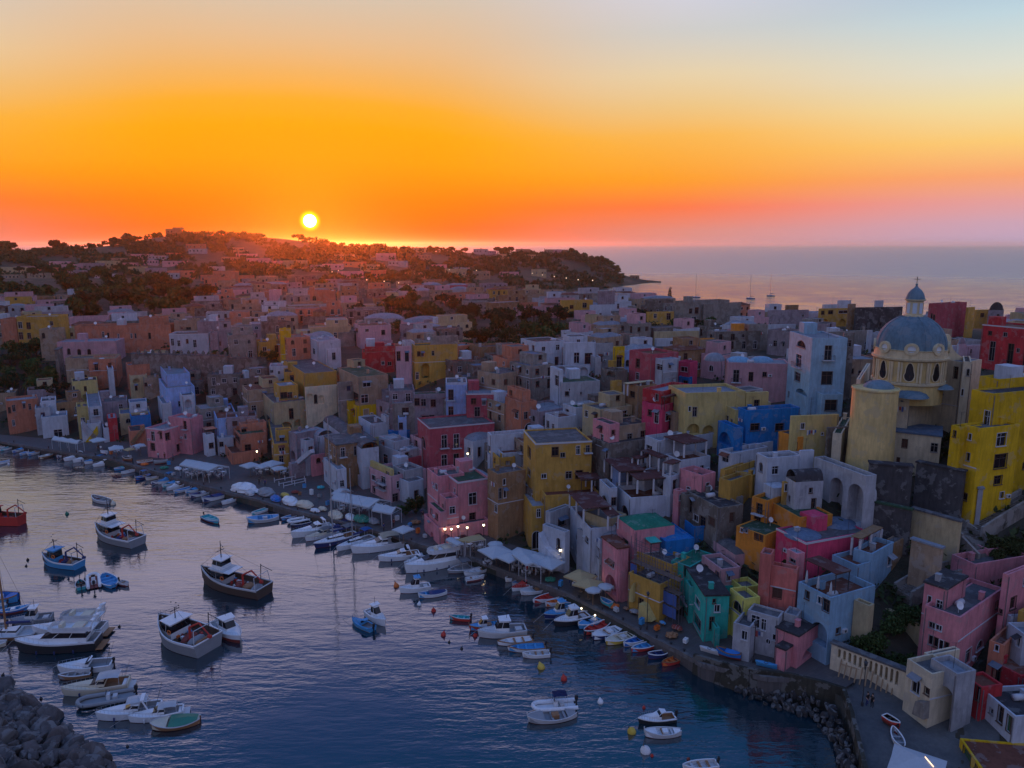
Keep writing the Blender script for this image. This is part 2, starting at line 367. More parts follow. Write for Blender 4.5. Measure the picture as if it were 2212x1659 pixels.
# ------------------------------------------------------------------ the quay: edge and back, sight points
QE = [(-500, 938), (0, 954), (150, 979), (230, 990), (312, 1012), (425, 1047), (500, 1066), (553, 1079), (628, 1102), (703, 1119), (828, 1152), (915, 1179), (1028, 1209), (1106, 1239), (1150, 1255), (1231, 1286),
      (1331, 1336), (1406, 1377), (1468, 1407), (1518, 1435), (1600, 1452), (1659, 1464), (1709, 1466), (1821, 1489)]
QZ = [1.5] * 18 + [1.7, 2.1, 2.6, 2.9, 3.0, 3.0]
def quay_back(px):
    rw = rows_at(px); return rw[1][0] - 26, rw[1][1] + .15
def build_quay():
    bm = bmesh.new(); rim = []; back = []; low = []
    cap = []
    for (px, py), z in zip(QE, QZ):
        p = ptZ(px, py, z); bpy_, bz = quay_back(px); q = ptZ(px, bpy_, max(bz, z + .05)); mid = p.lerp(q, .5); mid.z = z + .02
        if px == 1821: q = ptZ(1862, 1462, 3.2); mid = p.lerp(q, .5)
        out = Vector((-.35, -.5, 0))
        rim.append([bm.verts.new(Vector((p.x, p.y, -2))), bm.verts.new(p), bm.verts.new(mid), bm.verts.new(q)])
        cap.append(p)
    for a, b in zip(rim, rim[1:]):
        for i in range(3): bm.faces.new((a[i], b[i], b[i + 1], a[i + 1]))
    m, nt, b = pbsdf('quay_paving')
    tc = nt.nodes.new('ShaderNodeTexCoord'); br = nt.nodes.new('ShaderNodeTexBrick'); br.inputs['Scale'].default_value = 1.0
    br.inputs['Brick Width'].default_value = .9; br.inputs['Row Height'].default_value = .45; br.inputs['Mortar Size'].default_value = .015
    br.inputs['Color1'].default_value = (.12, .105, .10, 1); br.inputs['Color2'].default_value = (.08, .072, .07, 1); br.inputs['Mortar'].default_value = (.05, .05, .05, 1)
    mp = nt.nodes.new('ShaderNodeMapping'); mp.inputs['Rotation'].default_value = (0, 0, R(-35)); nt.links.new(tc.outputs['Object'], mp.inputs[0]); nt.links.new(mp.outputs[0], br.inputs['Vector'])
    f = _noise(nt, .35, 6, .65); c = _mix(nt, _rampf(nt, f, .35, .7, 0, .75), br.outputs['Color'], (.075, .07, .075)); nt.links.new(c, b.inputs['Base Color']); b.inputs['Roughness'].default_value = .75
    o = bm_obj('quay_pavement', bm, m); o['kind'] = 'structure'
    # rough kerb stones along the edge
    bm = bmesh.new(); r = random.Random(3)
    for p, q in zip(cap, cap[1:]):
        d = q - p; L_ = d.length; n = max(1, int(L_ / 1.6)); d.normalize(); nrm = Vector((d.y, -d.x, 0))
        for k in range(n):
            a = p + d * (L_ * k / n) ; e = p + d * (L_ * (k + 1) / n - .03); h = .16 + r.uniform(-.02, .03)
            ps = [a + nrm * .12, e + nrm * .12, e - nrm * .45, a - nrm * .45]
            lo = [bm.verts.new(Vector((v.x, v.y, v.z - .5))) for v in ps]; hi = [bm.verts.new(Vector((v.x, v.y, v.z + h))) for v in ps]
            bm.faces.new(hi)
            for i in range(4): bm.faces.new((lo[i], lo[(i + 1) % 4], hi[(i + 1) % 4], hi[i]))
    tag(bm_obj('kerb', bm, stucco('kerb_stone', (.15, .14, .14), .5)), 'low kerb of worn grey stone blocks along the edge of the quay', 'kerb')
build_quay()

def build_slip():
    bm = bmesh.new(); g = []
    for px in (1824, 1840, 1852, 1865, 1880, 1900, 1925, 1950, 2000, 2050, 2100, 2160):
        rw = rows_at(px); row = []
        for k in range(13):
            py = 1462 + (min(1755, rw[0][0]) - 1462) * k / 12 if px < 2060 else 1530 + (1755 - 1530) * k / 12
            p = gpt(px, py); p.z -= .30; row.append(bm.verts.new(p))
        g.append(row)
    for a, b in zip(g, g[1:]):
        for i in range(12): bm.faces.new((a[i], b[i], b[i + 1], a[i + 1]))
    m, nt, b = pbsdf('slipway_concrete'); f = _noise(nt, .5, 7, .65); h = _noise(nt, 3, 4, .7)
    nt.links.new(_mix(nt, _rampf(nt, h, .3, .7, 0, .4), _mix(nt, _rampf(nt, f, .35, .65), (.13, .13, .13), (.075, .08, .085)), (.05, .05, .05)), b.inputs['Base Color']); b.inputs['Roughness'].default_value = .85
    o = bm_obj('slipway', bm, m); o['kind'] = 'structure'
build_slip()
# ================================================================== colours of the town
COL = {'W': (.54, .58, .66), 'w': (.46, .47, .51), 'C': (.55, .45, .27), 'Y': (.60, .35, .08), 'y': (.62, .50, .20), 'U': (.74, .46, .02), 'P': (.74, .29, .33), 'p': (.62, .36, .40),
       'R': (.55, .05, .06), 'r': (.50, .10, .13), 'O': (.78, .30, .05), 'B': (.02, .20, .52), 'b': (.33, .48, .80), 'T': (.05, .50, .42), 'G': (.22, .19, .165), 't': (.44, .32, .22),
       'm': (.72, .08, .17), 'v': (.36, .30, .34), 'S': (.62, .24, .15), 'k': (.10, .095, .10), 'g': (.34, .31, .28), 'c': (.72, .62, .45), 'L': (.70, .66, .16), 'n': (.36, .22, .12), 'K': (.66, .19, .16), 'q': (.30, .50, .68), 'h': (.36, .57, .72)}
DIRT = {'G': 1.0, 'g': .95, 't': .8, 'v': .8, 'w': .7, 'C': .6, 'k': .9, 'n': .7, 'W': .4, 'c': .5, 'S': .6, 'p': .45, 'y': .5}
CNAME = {'W': 'white', 'w': 'weathered white', 'C': 'cream', 'Y': 'ochre yellow', 'y': 'pale yellow', 'U': 'bright yellow', 'P': 'pink', 'p': 'pale pink', 'R': 'deep red', 'r': 'dusky rose', 'O': 'orange',
         'B': 'bright blue', 'b': 'light blue', 'T': 'teal green', 'G': 'bare grey stone', 't': 'tan', 'm': 'crimson', 'v': 'mauve grey', 'S': 'salmon', 'k': 'dark grey', 'g': 'grey plastered', 'c': 'pale cream', 'L': 'lemon yellow', 'n': 'brown', 'K': 'coral', 'q': 'sky blue', 'h': 'pale blue'}
def wallmat(c): return stucco('plaster_' + CNAME[c].replace(' ', '_'), COL[c], DIRT.get(c, .55))
RC = {'a': ('roof_screed', (.13, .13, .14)), 'l': ('roof_pale', (.27, .30, .35)), 'e': ('roof_green', (.05, .10, .06)), 'E': ('roof_bright_green', (.03, .22, .14)), 'd': ('roof_dark', (.065, .06, .065)), 'i': ('roof_terracotta', (.20, .075, .05)), 'u': ('roof_blue_grey', (.13, .19, .28)), 'B': ('roof_blue', (.03, .22, .54)), 's': ('roof_sky_blue', (.22, .42, .58))}
def roofmat(c): return stucco(RC[c][0], RC[c][1], .6)
GLASS = None
def glassmat():
    global GLASS
    if GLASS: return GLASS
    m, nt, b = pbsdf('window_glass'); b.inputs['Base Color'].default_value = (.012, .014, .02, 1); b.inputs['Roughness'].default_value = .12; b.inputs['Specular IOR Level'].default_value = .5
    GLASS = m; return m
FRAMEW = lambda: plain('window_trim_white', (.50, .51, .55), .7)
FRAMED = lambda: plain('window_trim_brown', (.10, .06, .045), .7)
SHUT = {'g': ('shutter_green', (.02, .10, .05)), 'b': ('shutter_brown', (.09, .04, .03)), 'n': ('shutter_navy', (.03, .04, .12)), 'w': ('shutter_grey', (.32, .32, .34))}
IRON = lambda: plain('dark_iron', (.03, .03, .035), .6)
def outline(kind, w, h):
    if kind in 'aA':
        r = w / 2; s = max(.05, h - r); pts = [(0, 0), (w, 0), (w, s)]
        pts += [(r + r * math.cos(math.pi * k / 8), s + min(r, h - s) * math.sin(math.pi * k / 8)) for k in range(1, 8)]
        return pts + [(0, s)]
    if kind == 'o': return [(w / 2 + w / 2 * math.cos(2 * math.pi * k / 12), h / 2 + h / 2 * math.sin(2 * math.pi * k / 12)) for k in range(12)]
    return [(0, 0), (w, 0), (w, h), (0, h)]
class Mass: pass
def solve_mass(pan, spec, base=None, defang=40.):
    tk = spec.split(); nums = []; kv = {}
    for t in tk:
        if '=' in t: k, v = t.split('='); kv[k] = v
        else: nums.append(float(t))
    m = Mass(); L_, Cc, R_, T = nums[:4]; m.kv = kv; m.col = kv.get('c', 'W')
    cx, ty = fp(pan, Cc, T); lx, _ = fp(pan, L_, 0); rx, _ = fp(pan, R_, 0)
    if base is None:
        b = gpt(cx, fp(pan, 0, nums[4])[1]); Y0 = b.y; m.zb = b.z
    else:
        Y0 = base.Y0 + float(kv.get('dy', 0)); m.zb = base.zb
    m.Y0 = Y0; tp = ptY(cx, ty, Y0); m.zt = tp.z; X0 = tp.x
    dz = (CAM_H - m.zt) * _s
    def toward(rx_, ux, uy):
        v = (rx_ - 1106) / 1640; den = ux - v * uy * _c
        return (v * (Y0 * _c + dz) - X0) / den if abs(den) > 1e-5 else -1
    ux, uy = math.sin(R(defang)), math.cos(R(defang))
    if 'a' in kv: ux, uy = math.sin(R(float(kv['a']))), math.cos(R(float(kv['a'])))
    elif base is not None and 'r' not in kv and 'l' not in kv: ux, uy = base.ux, base.uy
    lr = ll = None
    if 'r' in kv:
        q = ptZ(rx, fp(pan, 0, float(kv['r']))[1], m.zt); d = Vector((q.x - X0, q.y - Y0)); lr = d.length
        if lr < 60: ux, uy = d.x / lr, d.y / lr
        else: lr = None
    elif 'l' in kv:
        q = ptZ(lx, fp(pan, 0, float(kv['l']))[1], m.zt); d = Vector((q.x - X0, q.y - Y0)); ll = d.length
        if ll < 60: ux, uy = d.y / ll, -d.x / ll
        else: ll = None
    D = float(kv.get('D', 7))
    if lr is None: lr = toward(rx, ux, uy) if R_ > Cc else D
    if ll is None: ll = toward(lx, -uy, ux) if L_ < Cc else D
    lr = D if not (0 < lr < 70) else max(lr, .6)
    ll = D if not (0 < ll < 70) else max(ll, .6)
    m.ux, m.uy, m.lr, m.ll, m.X0 = ux, uy, lr, ll, X0
    m.ang = math.atan2(uy, ux)
    return m
def to_local(m, p): 
    dx, dy = p.x - m.X0, p.y - m.Y0
    return Vector((dx * m.ux + dy * m.uy, -dx * m.uy + dy * m.ux, p.z))
def hit(m, pan, x, y, face):
    px, py = fp(pan, x, y); d = ray(px, py); o = to_local(m, Vector((0, 0, CAM_H)))
    dl = Vector((d.x * m.ux + d.y * m.uy, -d.x * m.uy + d.y * m.ux, d.z))
    k = 1 if face == 'R' else 0        # R plane y=0, L plane x=0
    t = -o[k] / dl[k] if abs(dl[k]) > 1e-6 else -1
    p = o + dl * t
    return (p.x if face == 'R' else p.y), p.z
def face_poly(bm, quad, holes, tf):
    """a wall face with holes, tf maps (s, z) to 3-d"""
    if not holes:
        bm.faces.new([bm.verts.new(tf(s, z)) for s, z in quad]); return
    es = []
    for loop in [quad] + holes:
        vs_ = [bm.verts.new(tf(s, z)) for s, z in loop]
        es += [bm.edges.new((vs_[i], vs_[(i + 1) % len(vs_)])) for i in range(len(vs_))]
    bmesh.ops.triangle_fill(bm, use_beauty=True, edges=es)
def win_parts(root, o, kind, outl, tf, nrm, w, h, s0, z0, off, lit=False):
    """window: surround + pane at the back of the reveal (+ shutters, balcony)"""
    arch = kind in 'aA'
    big = kind in 'AO'
    dep = 1.3 if big else .22
    if big:                                                    # open archway: a deep plastered niche, no pane
        return
    fm = FRAMED() if kind in 'sD' or rnd.random() < .4 else (FRAMEW() if rnd.random() < .6 else plain('window_trim_grey', (.24, .23, .24), .7))
    bm = bmesh.new()
    cx, cz = s0 + w / 2, z0 + h / 2
    k = 1 + .16 / max(w, .3); k2 = 1 + .16 / max(h, .3)
    out_ = [(cx + (s - cx) * k, cz + (z - cz) * k2) for s, z in outl]
    def ring(a, b, d0, d1):
        A = [bm.verts.new(tf(*p) + nrm * d0) for p in a]; B = [bm.verts.new(tf(*p) + nrm * d0) for p in b]; A2 = [bm.verts.new(tf(*p) + nrm * d1) for p in a]; B2 = [bm.verts.new(tf(*p) + nrm * d1) for p in b]; n = len(a)
        for i in range(n):
            j = (i + 1) % n
            bm.faces.new((A[i], A[j], B[j], B[i])); bm.faces.new((B[i], B[j], B2[j], B2[i])); bm.faces.new((A[i], A2[i], A2[j], A[j]))
    ring(outl, out_, .045, -.02)
    if kind in 'wba':
        a, b = tf(s0 - .12, z0 - .1), tf(s0 + w + .12, z0 - .1); c_ = nrm * .16
        vv = [bm.verts.new(p) for p in (a, b, b + c_, a + c_)]; up = Vector((0, 0, .09)); v2 = [bm.verts.new(p + up) for p in (a, b, b + c_, a + c_)]
        bm.faces.new(v2); bm.faces.new(vv[::-1])
        for i in range(4): bm.faces.new((vv[i], vv[(i + 1) % 4], v2[(i + 1) % 4], v2[i]))
    bmesh.ops.recalc_face_normals(bm, faces=bm.faces[:])
    name = 'door' if kind in 'dDb' else 'window'
    f = bm_obj(name, bm, fm, o)
    bm = bmesh.new(); bm.faces.new([bm.verts.new(tf(*p) - nrm * .17) for p in outl])
    if w > .5:                                                  # mullion and rail
        for (a, b) in (((cx, z0), (cx, z0 + h)),) + ((((s0, z0 + h * .68), (s0 + w, z0 + h * .68)),) if h > 1.2 and not arch else ()):
            t = .035; dx = 0 if a[1] == b[1] else t; dz = t if a[1] == b[1] else 0
            q = [tf(a[0] - dx, a[1] - dz), tf(a[0] + dx, a[1] + dz) if dx == 0 else tf(a[0] + dx, a[1]), tf(b[0] + dx, b[1] + dz), tf(b[0] - dx, b[1] - dz) if dx else tf(b[0], b[1] - dz)]
            if dx: q = [tf(a[0] - t, a[1]), tf(a[0] + t, a[1]), tf(b[0] + t, b[1]), tf(b[0] - t, b[1])]
            else: q = [tf(a[0], a[1] - t), tf(b[0], b[1] - t), tf(b[0], b[1] + t), tf(a[0], a[1] + t)]
            fc = bm.faces.new([bm.verts.new(p - nrm * .14) for p in q]); fc.material_index = 1
    sc = SHUT[root.get('_sh', 'b')]
    bm_obj('pane', bm, [emis('lit_window_glow', (1, .62, .25), 1.6) if lit else glassmat() if kind != 's' else plain(*sc, .8), fm], f)
    if kind in 'wW' and root.get('_open') and w < 1.6:
        bm = bmesh.new()
        for sg in (-1, 1):
            a = cx + sg * (w / 2 + .08); b = a + sg * w * .46
            q = [tf(min(a, b), z0), tf(max(a, b), z0), tf(max(a, b), z0 + h), tf(min(a, b), z0 + h)]
            v1 = [bm.verts.new(p + nrm * .05) for p in q]; v2 = [bm.verts.new(p + nrm * .10) for p in q]
            bm.faces.new(v2)
            for i in range(4): bm.faces.new((v1[i], v1[(i + 1) % 4], v2[(i + 1) % 4], v2[i]))
        bm_obj('shutters', bm, plain(*sc, .8), f)
    if kind == 'b':                                              # balcony slab and iron rail
        bm = bmesh.new(); e = .45; a, b = tf(s0 - e, z0 - .12), tf(s0 + w + e, z0 - .12); pr = .8
        q = [a, b, b + nrm * pr, a + nrm * pr]; v1 = [bm.verts.new(p) for p in q]; v2 = [bm.verts.new(p + Vector((0, 0, .12))) for p in q]
        bm.faces.new(v2); bm.faces.new(v1[::-1])
        for i in range(4): bm.faces.new((v1[i], v1[(i + 1) % 4], v2[(i + 1) % 4], v2[i]))
        bl = bm_obj('balcony', bm, FRAMEW(), o)
        bm = bmesh.new(); zz = Vector((0, 0, 1.0)); top = [q[0] , q[3], q[2], q[1]]
        for p0, p1 in zip(top, top[1:]):
            tube(bm, p0 + zz, p1 + zz, .03, n=4)
            n = max(2, int((p1 - p0).length / .22))
            for i in range(n + 1): tube(bm, p0.lerp(p1, i / n), p0.lerp(p1, i / n) + zz, .014, n=3, cap=False)
        bm_obj('railing', bm, IRON(), bl)
def build_mass(root, m, rm, wins, sink=5., far=False, pname='wall'):
    """rm: matrix-ish function from mass local to root local"""
    kv = m.kv; kind = kv.get('k', 'box'); ph = float(kv.get('p', .55)); zb = m.zb - sink; zt = m.zt
    lr, ll = m.lr, m.ll
    def V(x, y, z): return rm(x, y, z)
    if kind == 'pergola':
        bm = bmesh.new()
        n = max(3, int(lr / .6))
        for i in range(n + 1):
            x = lr * i / n; a = V(x, -.15, zt); b_ = V(x, ll + .15, zt); tube(bm, a, b_, .05, n=4)
        for y in (0, ll): tube(bm, V(-.2, y, zt - .1), V(lr + .2, y, zt - .1), .08, n=4)
        pg = bm_obj('pergola', bm, FRAMED(), root)
        bm = bmesh.new(); q = [V(-.15, -.15, zt + .07), V(lr + .15, -.15, zt + .07), V(lr + .15, ll + .15, zt + .07), V(-.15, ll + .15, zt + .07)]
        v1 = [bm.verts.new(p) for p in q]; v2 = [bm.verts.new(p + Vector((0, 0, .08))) for p in q]; bm.faces.new(v2); bm.faces.new(v1[::-1])
        for i in range(4): bm.faces.new((v1[i], v1[(i + 1) % 4], v2[(i + 1) % 4], v2[i]))
        bm_obj('canopy', bm, stucco('reed_canopy' if m.col == 'W' else 'canopy_' + CNAME[m.col].replace(' ', '_'), (.13, .05, .045) if m.col == 'W' else COL[m.col], .5), pg)
        hh = float(kv.get('h', 2.3)); nx = max(1, round(lr / 3.2)); ny = max(1, round(ll / 3.2))
        for i in range(nx + 1):
            for j in range(ny + 1):
                if 0 < i < nx and 0 < j < ny: continue
                bm = bmesh.new(); x, y = lr * i / nx, ll * j / ny; r_ = .17 if kv.get('post') != 'thin' else .06
                tube(bm, V(x, y, zt - hh), V(x, y, zt - .02), r_, n=6); bm_obj('post', bm, FRAMEW() if r_ > .1 else IRON(), pg)
        return
    if kind == 'cap':
        r_ = (float(kv['_R']) ) ; zc = float(kv['_z']); c_ = V(0, 0, zc); hh = zt - zc; bm = bmesh.new()
        lathe(bm, [(r_, c_.z - .1), (r_ * .98, c_.z + hh * .1), (r_ * .86, c_.z + hh * .45), (r_ * .62, c_.z + hh * .78), (r_ * .32, c_.z + hh * .95), (.02, c_.z + hh)], 20, (c_.x, c_.y)); bm_obj('roof_dome', bm, roofmat(kv.get('rc', 'u')), root, smooth=True); return
    holes = {'R': [], 'L': []}; items = []
    for (k, f, s, z, w, h) in wins:
        lim = lr if f == 'R' else ll
        if k not in 'AO' : w = max(w, .35); h = max(h, .4)
        s = max(.15, s); w = min(w, lim - .15 - s); z = max(z, zb + .1); h = min(h, zt - .12 - z)
        if w < .25 or h < .3: continue
        if any(s < S + W + .12 and S < s + w + .12 and z < Z + H + .12 and Z < z + h + .12 for (_, F, S, Z, W, H, _) in items if F == f): continue
        o2 = [(s + a, z + b) for a, b in outline(k, w, h)]
        holes[f].append(o2); items.append((k, f, s, z, w, h, o2))
    TF = {'R': (lambda s, z: V(s, 0, z)), 'L': (lambda s, z: V(0, s, z))}
    o_ = V(0, 0, 0); NR = (V(0, -1, 0) - o_); NL = (V(-1, 0, 0) - o_); NRM = {'R': NR, 'L': NL}
    bm = bmesh.new()
    zp = zt
    face_poly(bm, [(0, zb), (lr, zb), (lr, zp), (0, zp)], holes['R'], TF['R'])
    face_poly(bm, [(0, zb), (ll, zb), (ll, zp), (0, zp)], holes['L'], TF['L'])
    bm.faces.new([bm.verts.new(p) for p in (V(lr, 0, zb), V(lr, ll, zb), V(lr, ll, zp), V(lr, 0, zp))])
    bm.faces.new([bm.verts.new(p) for p in (V(0, ll, zb), V(0, ll, zp), V(lr, ll, zp), V(lr, ll, zb))])
    for (k, f, s, z, w, h, o2) in items:
        dep = float(kv.get('niche', 1.3)) if k in 'AO' else .2; n_ = NRM[f]; tf = TF[f]
        A = [bm.verts.new(tf(*p)) for p in o2]; B = [bm.verts.new(tf(*p) - n_ * dep) for p in o2]
        for i in range(len(A)): bm.faces.new((A[i], A[(i + 1) % len(A)], B[(i + 1) % len(A)], B[i]))
        bm.faces.new(B)
    # parapet
    t = .22; rt = kv.get('rf', 'flat')
    rc = kv.get('rc', rnd.choice('aalldl'))
    if rt == 'flat' and ph > .05:
        inn = [(t, t), (lr - t, t), (lr - t, ll - t), (t, ll - t)]; outp = [(0, 0), (lr, 0), (lr, ll), (0, ll)]
        for i in range(4):
            a, b_ = outp[i], outp[(i + 1) % 4]; c_, d_ = inn[(i + 1) % 4], inn[i]
            bm.faces.new([bm.verts.new(V(*p, zt)) for p in (a, b_, c_, d_)])
            bm.faces.new([bm.verts.new(p) for p in (V(*d_, zt), V(*c_, zt), V(*c_, zt - ph), V(*d_, zt - ph))])
    bmesh.ops.remove_doubles(bm, verts=bm.verts[:], dist=.001); bmesh.ops.recalc_face_normals(bm, faces=bm.faces[:])
    wall = bm_obj(pname, bm, wallmat(m.col), root)
    bm = bmesh.new()
    if rt == 'flat':
        z = zt - ph if ph > .05 else zt + .02; e = t if ph > .05 else -.15
        q = [(e, e), (lr - e, e), (lr - e, ll - e), (e, ll - e)]
        if ph > .05:
            bm.faces.new([bm.verts.new(V(*p, z)) for p in q])
        else:
            a = [bm.verts.new(V(*p, z - .1)) for p in q]; b_ = [bm.verts.new(V(*p, z + .14)) for p in q]; bm.faces.new(b_); bm.faces.new(a[::-1])
            for i in range(4): bm.faces.new((a[i], a[(i + 1) % 4], b_[(i + 1) % 4], b_[i]))
    elif rt in ('dome', 'vault'):
        hh = float(kv.get('h', min(lr, ll) * .22)); n = 10; g = []
        for i in range(n + 1):
            row = []
            for j in range(n + 1):
                u, v = i / n, j / n
                if rt == 'dome': k_ = max(0, (1 - (2 * u - 1) ** 2) * (1 - (2 * v - 1) ** 2)) ** .6
                else: k_ = math.sqrt(max(0, 1 - (2 * (v if lr > ll else u) - 1) ** 2))
                row.append(bm.verts.new(V(lr * u, ll * v, zt + .01 + hh * k_)))
            g.append(row)
        for i in range(n):
            for j in range(n): bm.faces.new((g[i][j], g[i + 1][j], g[i + 1][j + 1], g[i][j + 1]))
        if rt == 'vault':
            bmesh.ops.contextual_create(bm, geom=[e for e in bm.edges if e.is_boundary][:0])
    elif rt == 'tile':
        e = .25; hh = float(kv.get('h', 1.0))
        a = [bm.verts.new(V(*p)) for p in ((-e, -e, zt), (lr + e, -e, zt), (lr + e, ll + e, zt), (-e, ll + e, zt))]
        if lr > ll: r0, r1 = bm.verts.new(V(ll * .4, ll / 2, zt + hh)), bm.verts.new(V(lr - ll * .4, ll / 2, zt + hh)); bm.faces.new((a[0], a[1], r1, r0)); bm.faces.new((a[2], a[3], r0, r1)); bm.faces.new((a[1], a[2], r1)); bm.faces.new((a[3], a[0], r0))
        else: r0, r1 = bm.verts.new(V(lr / 2, lr * .4, zt + hh)), bm.verts.new(V(lr / 2, ll - lr * .4, zt + hh)); bm.faces.new((a[0], a[1], r0)); bm.faces.new((a[1], a[2], r1, r0)); bm.faces.new((a[2], a[3], r1)); bm.faces.new((a[3], a[0], r0, r1))
        rc = 'i'
    bmesh.ops.recalc_face_normals(bm, faces=bm.faces[:])
    roof = bm_obj('roof', bm, roofmat(rc), root, smooth=rt in ('dome', 'vault'))
    if not far and 'trim' in kv:
        bm = bmesh.new(); tz = zt - .05; e = .07
        for q in (((-e, -e), (lr + e, -e), (lr + e, .0 - .003), (-e, -.003)), ((-e, -.003), (-.003, -.003), (-.003, ll + e), (-e, ll + e))):
            prismV(bm, V, q, tz - .22, tz + .06)
        bm_obj('cornice', bm, FRAMEW(), root)
    for (k, f, s, z, w, h, o2) in items:
        win_parts(root, root, k, o2, TF[f], NRM[f], w, h, s, z, 0, lit=False)
    if not far and m.Y0 < 235 and 'bare' not in kv:
        r = rnd
        for f, ln in (('R', lr), ('L', ll)):
            if ln < 2.4: continue
            tf, n_ = TF[f], NRM[f]
            if r.random() < .6:
                s = r.choice((.2, ln - .2)); bm = bmesh.new(); tube(bm, tf(s, zb) + n_ * .08, tf(s, zt - .3) + n_ * .08, .05, n=5); bm_obj('drainpipe', bm, plain('pipe_grey', (.16, .15, .16), .6), wall)
            if r.random() < .4 and zt - m.zb > 5:
                zc = m.zb + (zt - m.zb) * .5; bm = bmesh.new(); q = [tf(.0, zc), tf(ln, zc)]
                v = [bm.verts.new(p) for p in (q[0], q[1], q[1] + n_ * .07, q[0] + n_ * .07)]; u = [bm.verts.new(p.co + Vector((0, 0, .14))) for p in v]; bm.faces.new(u); bm.faces.new(v[::-1]); bm.faces.new((v[2], v[3], u[3], u[2])); bm.faces.new((v[1], v[2], u[2], u[1])); bm.faces.new((v[3], v[0], u[0], u[3]))
                if not any(F == f and Z < zc + .16 and Z + H_ > zc - .02 for (_, F, S, Z, W_, H_, _) in items): bm_obj('string_course', bm, FRAMEW(), wall)
                else: bm.free()
            its = [i for i in items if i[1] == f and i[0] not in 'AO']
            if its and r.random() < .35:
                k, _, s, z, w, h, _ = r.choice(its); bm = bmesh.new(); x = s + w + .35
                if x + .8 < ln and not any(F == f and S < x + .8 and S + W_ > x and Z < z + .6 and Z + H_ > z for (_, F, S, Z, W_, H_, _) in items):
                    q = [tf(x, z), tf(x + .75, z)]; v = [bm.verts.new(p) for p in (q[0], q[1], q[1] + n_ * .3, q[0] + n_ * .3)]; u = [bm.verts.new(p.co + Vector((0, 0, .5))) for p in v]; bm.faces.new(u); bm.faces.new(v[::-1])
                    for i in range(4): bm.faces.new((v[i], v[(i + 1) % 4], u[(i + 1) % 4], u[i]))
                    c_ = (tf(x + .37, z + .25) + n_ * .3); e = (tf(1, 0) - tf(0, 0)); bm.faces.new([bm.verts.new(c_ + n_ * .01 + e * .18 * math.cos(t) + Vector((0, 0, .18 * math.sin(t)))) for t in [math.pi * 2 * j / 10 for j in range(10)]]).material_index = 1
                    bm_obj('air_conditioner', bm, [FRAMEW(), IRON()], wall)
                else: bm.free()
            if its and r.random() < .22:
                k, _, s, z, w, h, _ = r.choice(its); bm = bmesh.new(); a, b_ = tf(s - .2, z + h + .35), tf(s + w + .2, z + h + .35); v = [bm.verts.new(p) for p in (a + n_ * .03, b_ + n_ * .03, b_ + n_ * .8 - Vector((0, 0, .4)), a + n_ * .8 - Vector((0, 0, .4)))]; u = [bm.verts.new(p.co + Vector((0, 0, .05))) for p in v]; bm.faces.new(u); bm.faces.new(v[::-1])
                for i in range(4): bm.faces.new((v[i], v[(i + 1) % 4], u[(i + 1) % 4], u[i]))
                bm_obj('door_canopy', bm, roofmat(r.choice('idul')), wall)
            if r.random() < .16:
                s0 = r.uniform(.3, ln - 2); z = zt - r.uniform(1.6, 2.6)
                if z > m.zb + 2 and not any(F == f and S < s0 + 1.7 and S + W_ > s0 and Z < z and Z + H_ > z - .9 for (_, F, S, Z, W_, H_, _) in items):
                    bm = bmesh.new()
                    for j in range(r.randint(3, 5)):
                        x = s0 + j * .34; hh = r.uniform(.45, .85); v = [bm.verts.new(tf(x + a, z - b_) + n_ * (.22 + .03 * math.sin(j + b_ * 5))) for a, b_ in ((0, 0), (.27, 0), (.27, hh), (0, hh))]; bm.faces.new(v).material_index = j % 3
                    tube(bm, tf(s0 - .1, z) + n_ * .22, tf(s0 + 1.8, z) + n_ * .22, .012, n=3)
                    bm_obj('washing_line', bm, [plain('cloth_white', (.6, .6, .62), .9), plain('cloth_blue', (.08, .14, .35), .9), plain('cloth_red', (.4, .08, .08), .9)], wall)
    # roof clutter
    if rt == 'flat' and not far and 'bare' not in kv:
        zr = zt - ph; area = lr * ll; r = rnd
        def spot(mg=.8): return r.uniform(mg, max(mg + .01, lr - mg)), r.uniform(mg, max(mg + .01, ll - mg))
        if area > 14 and r.random() < .55:
            x, y = spot(); bm = bmesh.new(); prismV(bm, V, ((x - .3, y - .25), (x + .3, y - .25), (x + .3, y + .25), (x - .3, y + .25)), zr - .05, zr + .98); prismV(bm, V, ((x - .36, y - .31), (x + .36, y - .31), (x + .36, y + .31), (x - .36, y + .31)), zr + .975, zr + 1.06)
            bm_obj('chimney', bm, wallmat(m.col if r.random() < .7 else 'w'), roof)
        if area > 20 and r.random() < .42:
            x, y = spot(1); c0 = V(x, y, 0); make_dish(roof, V(x, y, zr), r.uniform(.35, .55))
        if area > 30 and r.random() < .5:
            x, y = spot(1.2); bm = bmesh.new(); a, b_ = V(x, y, zr + .35), V(x + 1.3, y, zr + .35); tube(bm, a, b_, .38, n=10); bm_obj('water_tank', bm, FRAMEW(), roof, smooth=True)
        if area > 45 and r.random() < .5:
            x, y = r.uniform(1.5, lr - 1.5) if lr > 3.2 else lr / 2, max(1.6, ll - 1.6); w = 1.3
            bm = bmesh.new(); prismV(bm, V, ((x - w, y - w), (x + w, y - w), (x + w, y + w), (x - w, y + w)), zr - .02, zr + 2.2); bm_obj('stair_hut', bm, wallmat(m.col if r.random() < .6 else 'W'), roof)
        if r.random() < .6:
            x, y = spot(.5); bm = bmesh.new(); hgt = r.uniform(2, 3.2); p = V(x, y, zr); tube(bm, p, p + Vector((0, 0, hgt)), .025, n=4)
            for q in range(3): tube(bm, p + Vector((-.5 + .1 * q, 0, hgt - .15 * q)), p + Vector((.5 - .1 * q, 0, hgt - .15 * q)), .014, n=3)
            bm_obj('antenna', bm, IRON(), roof)
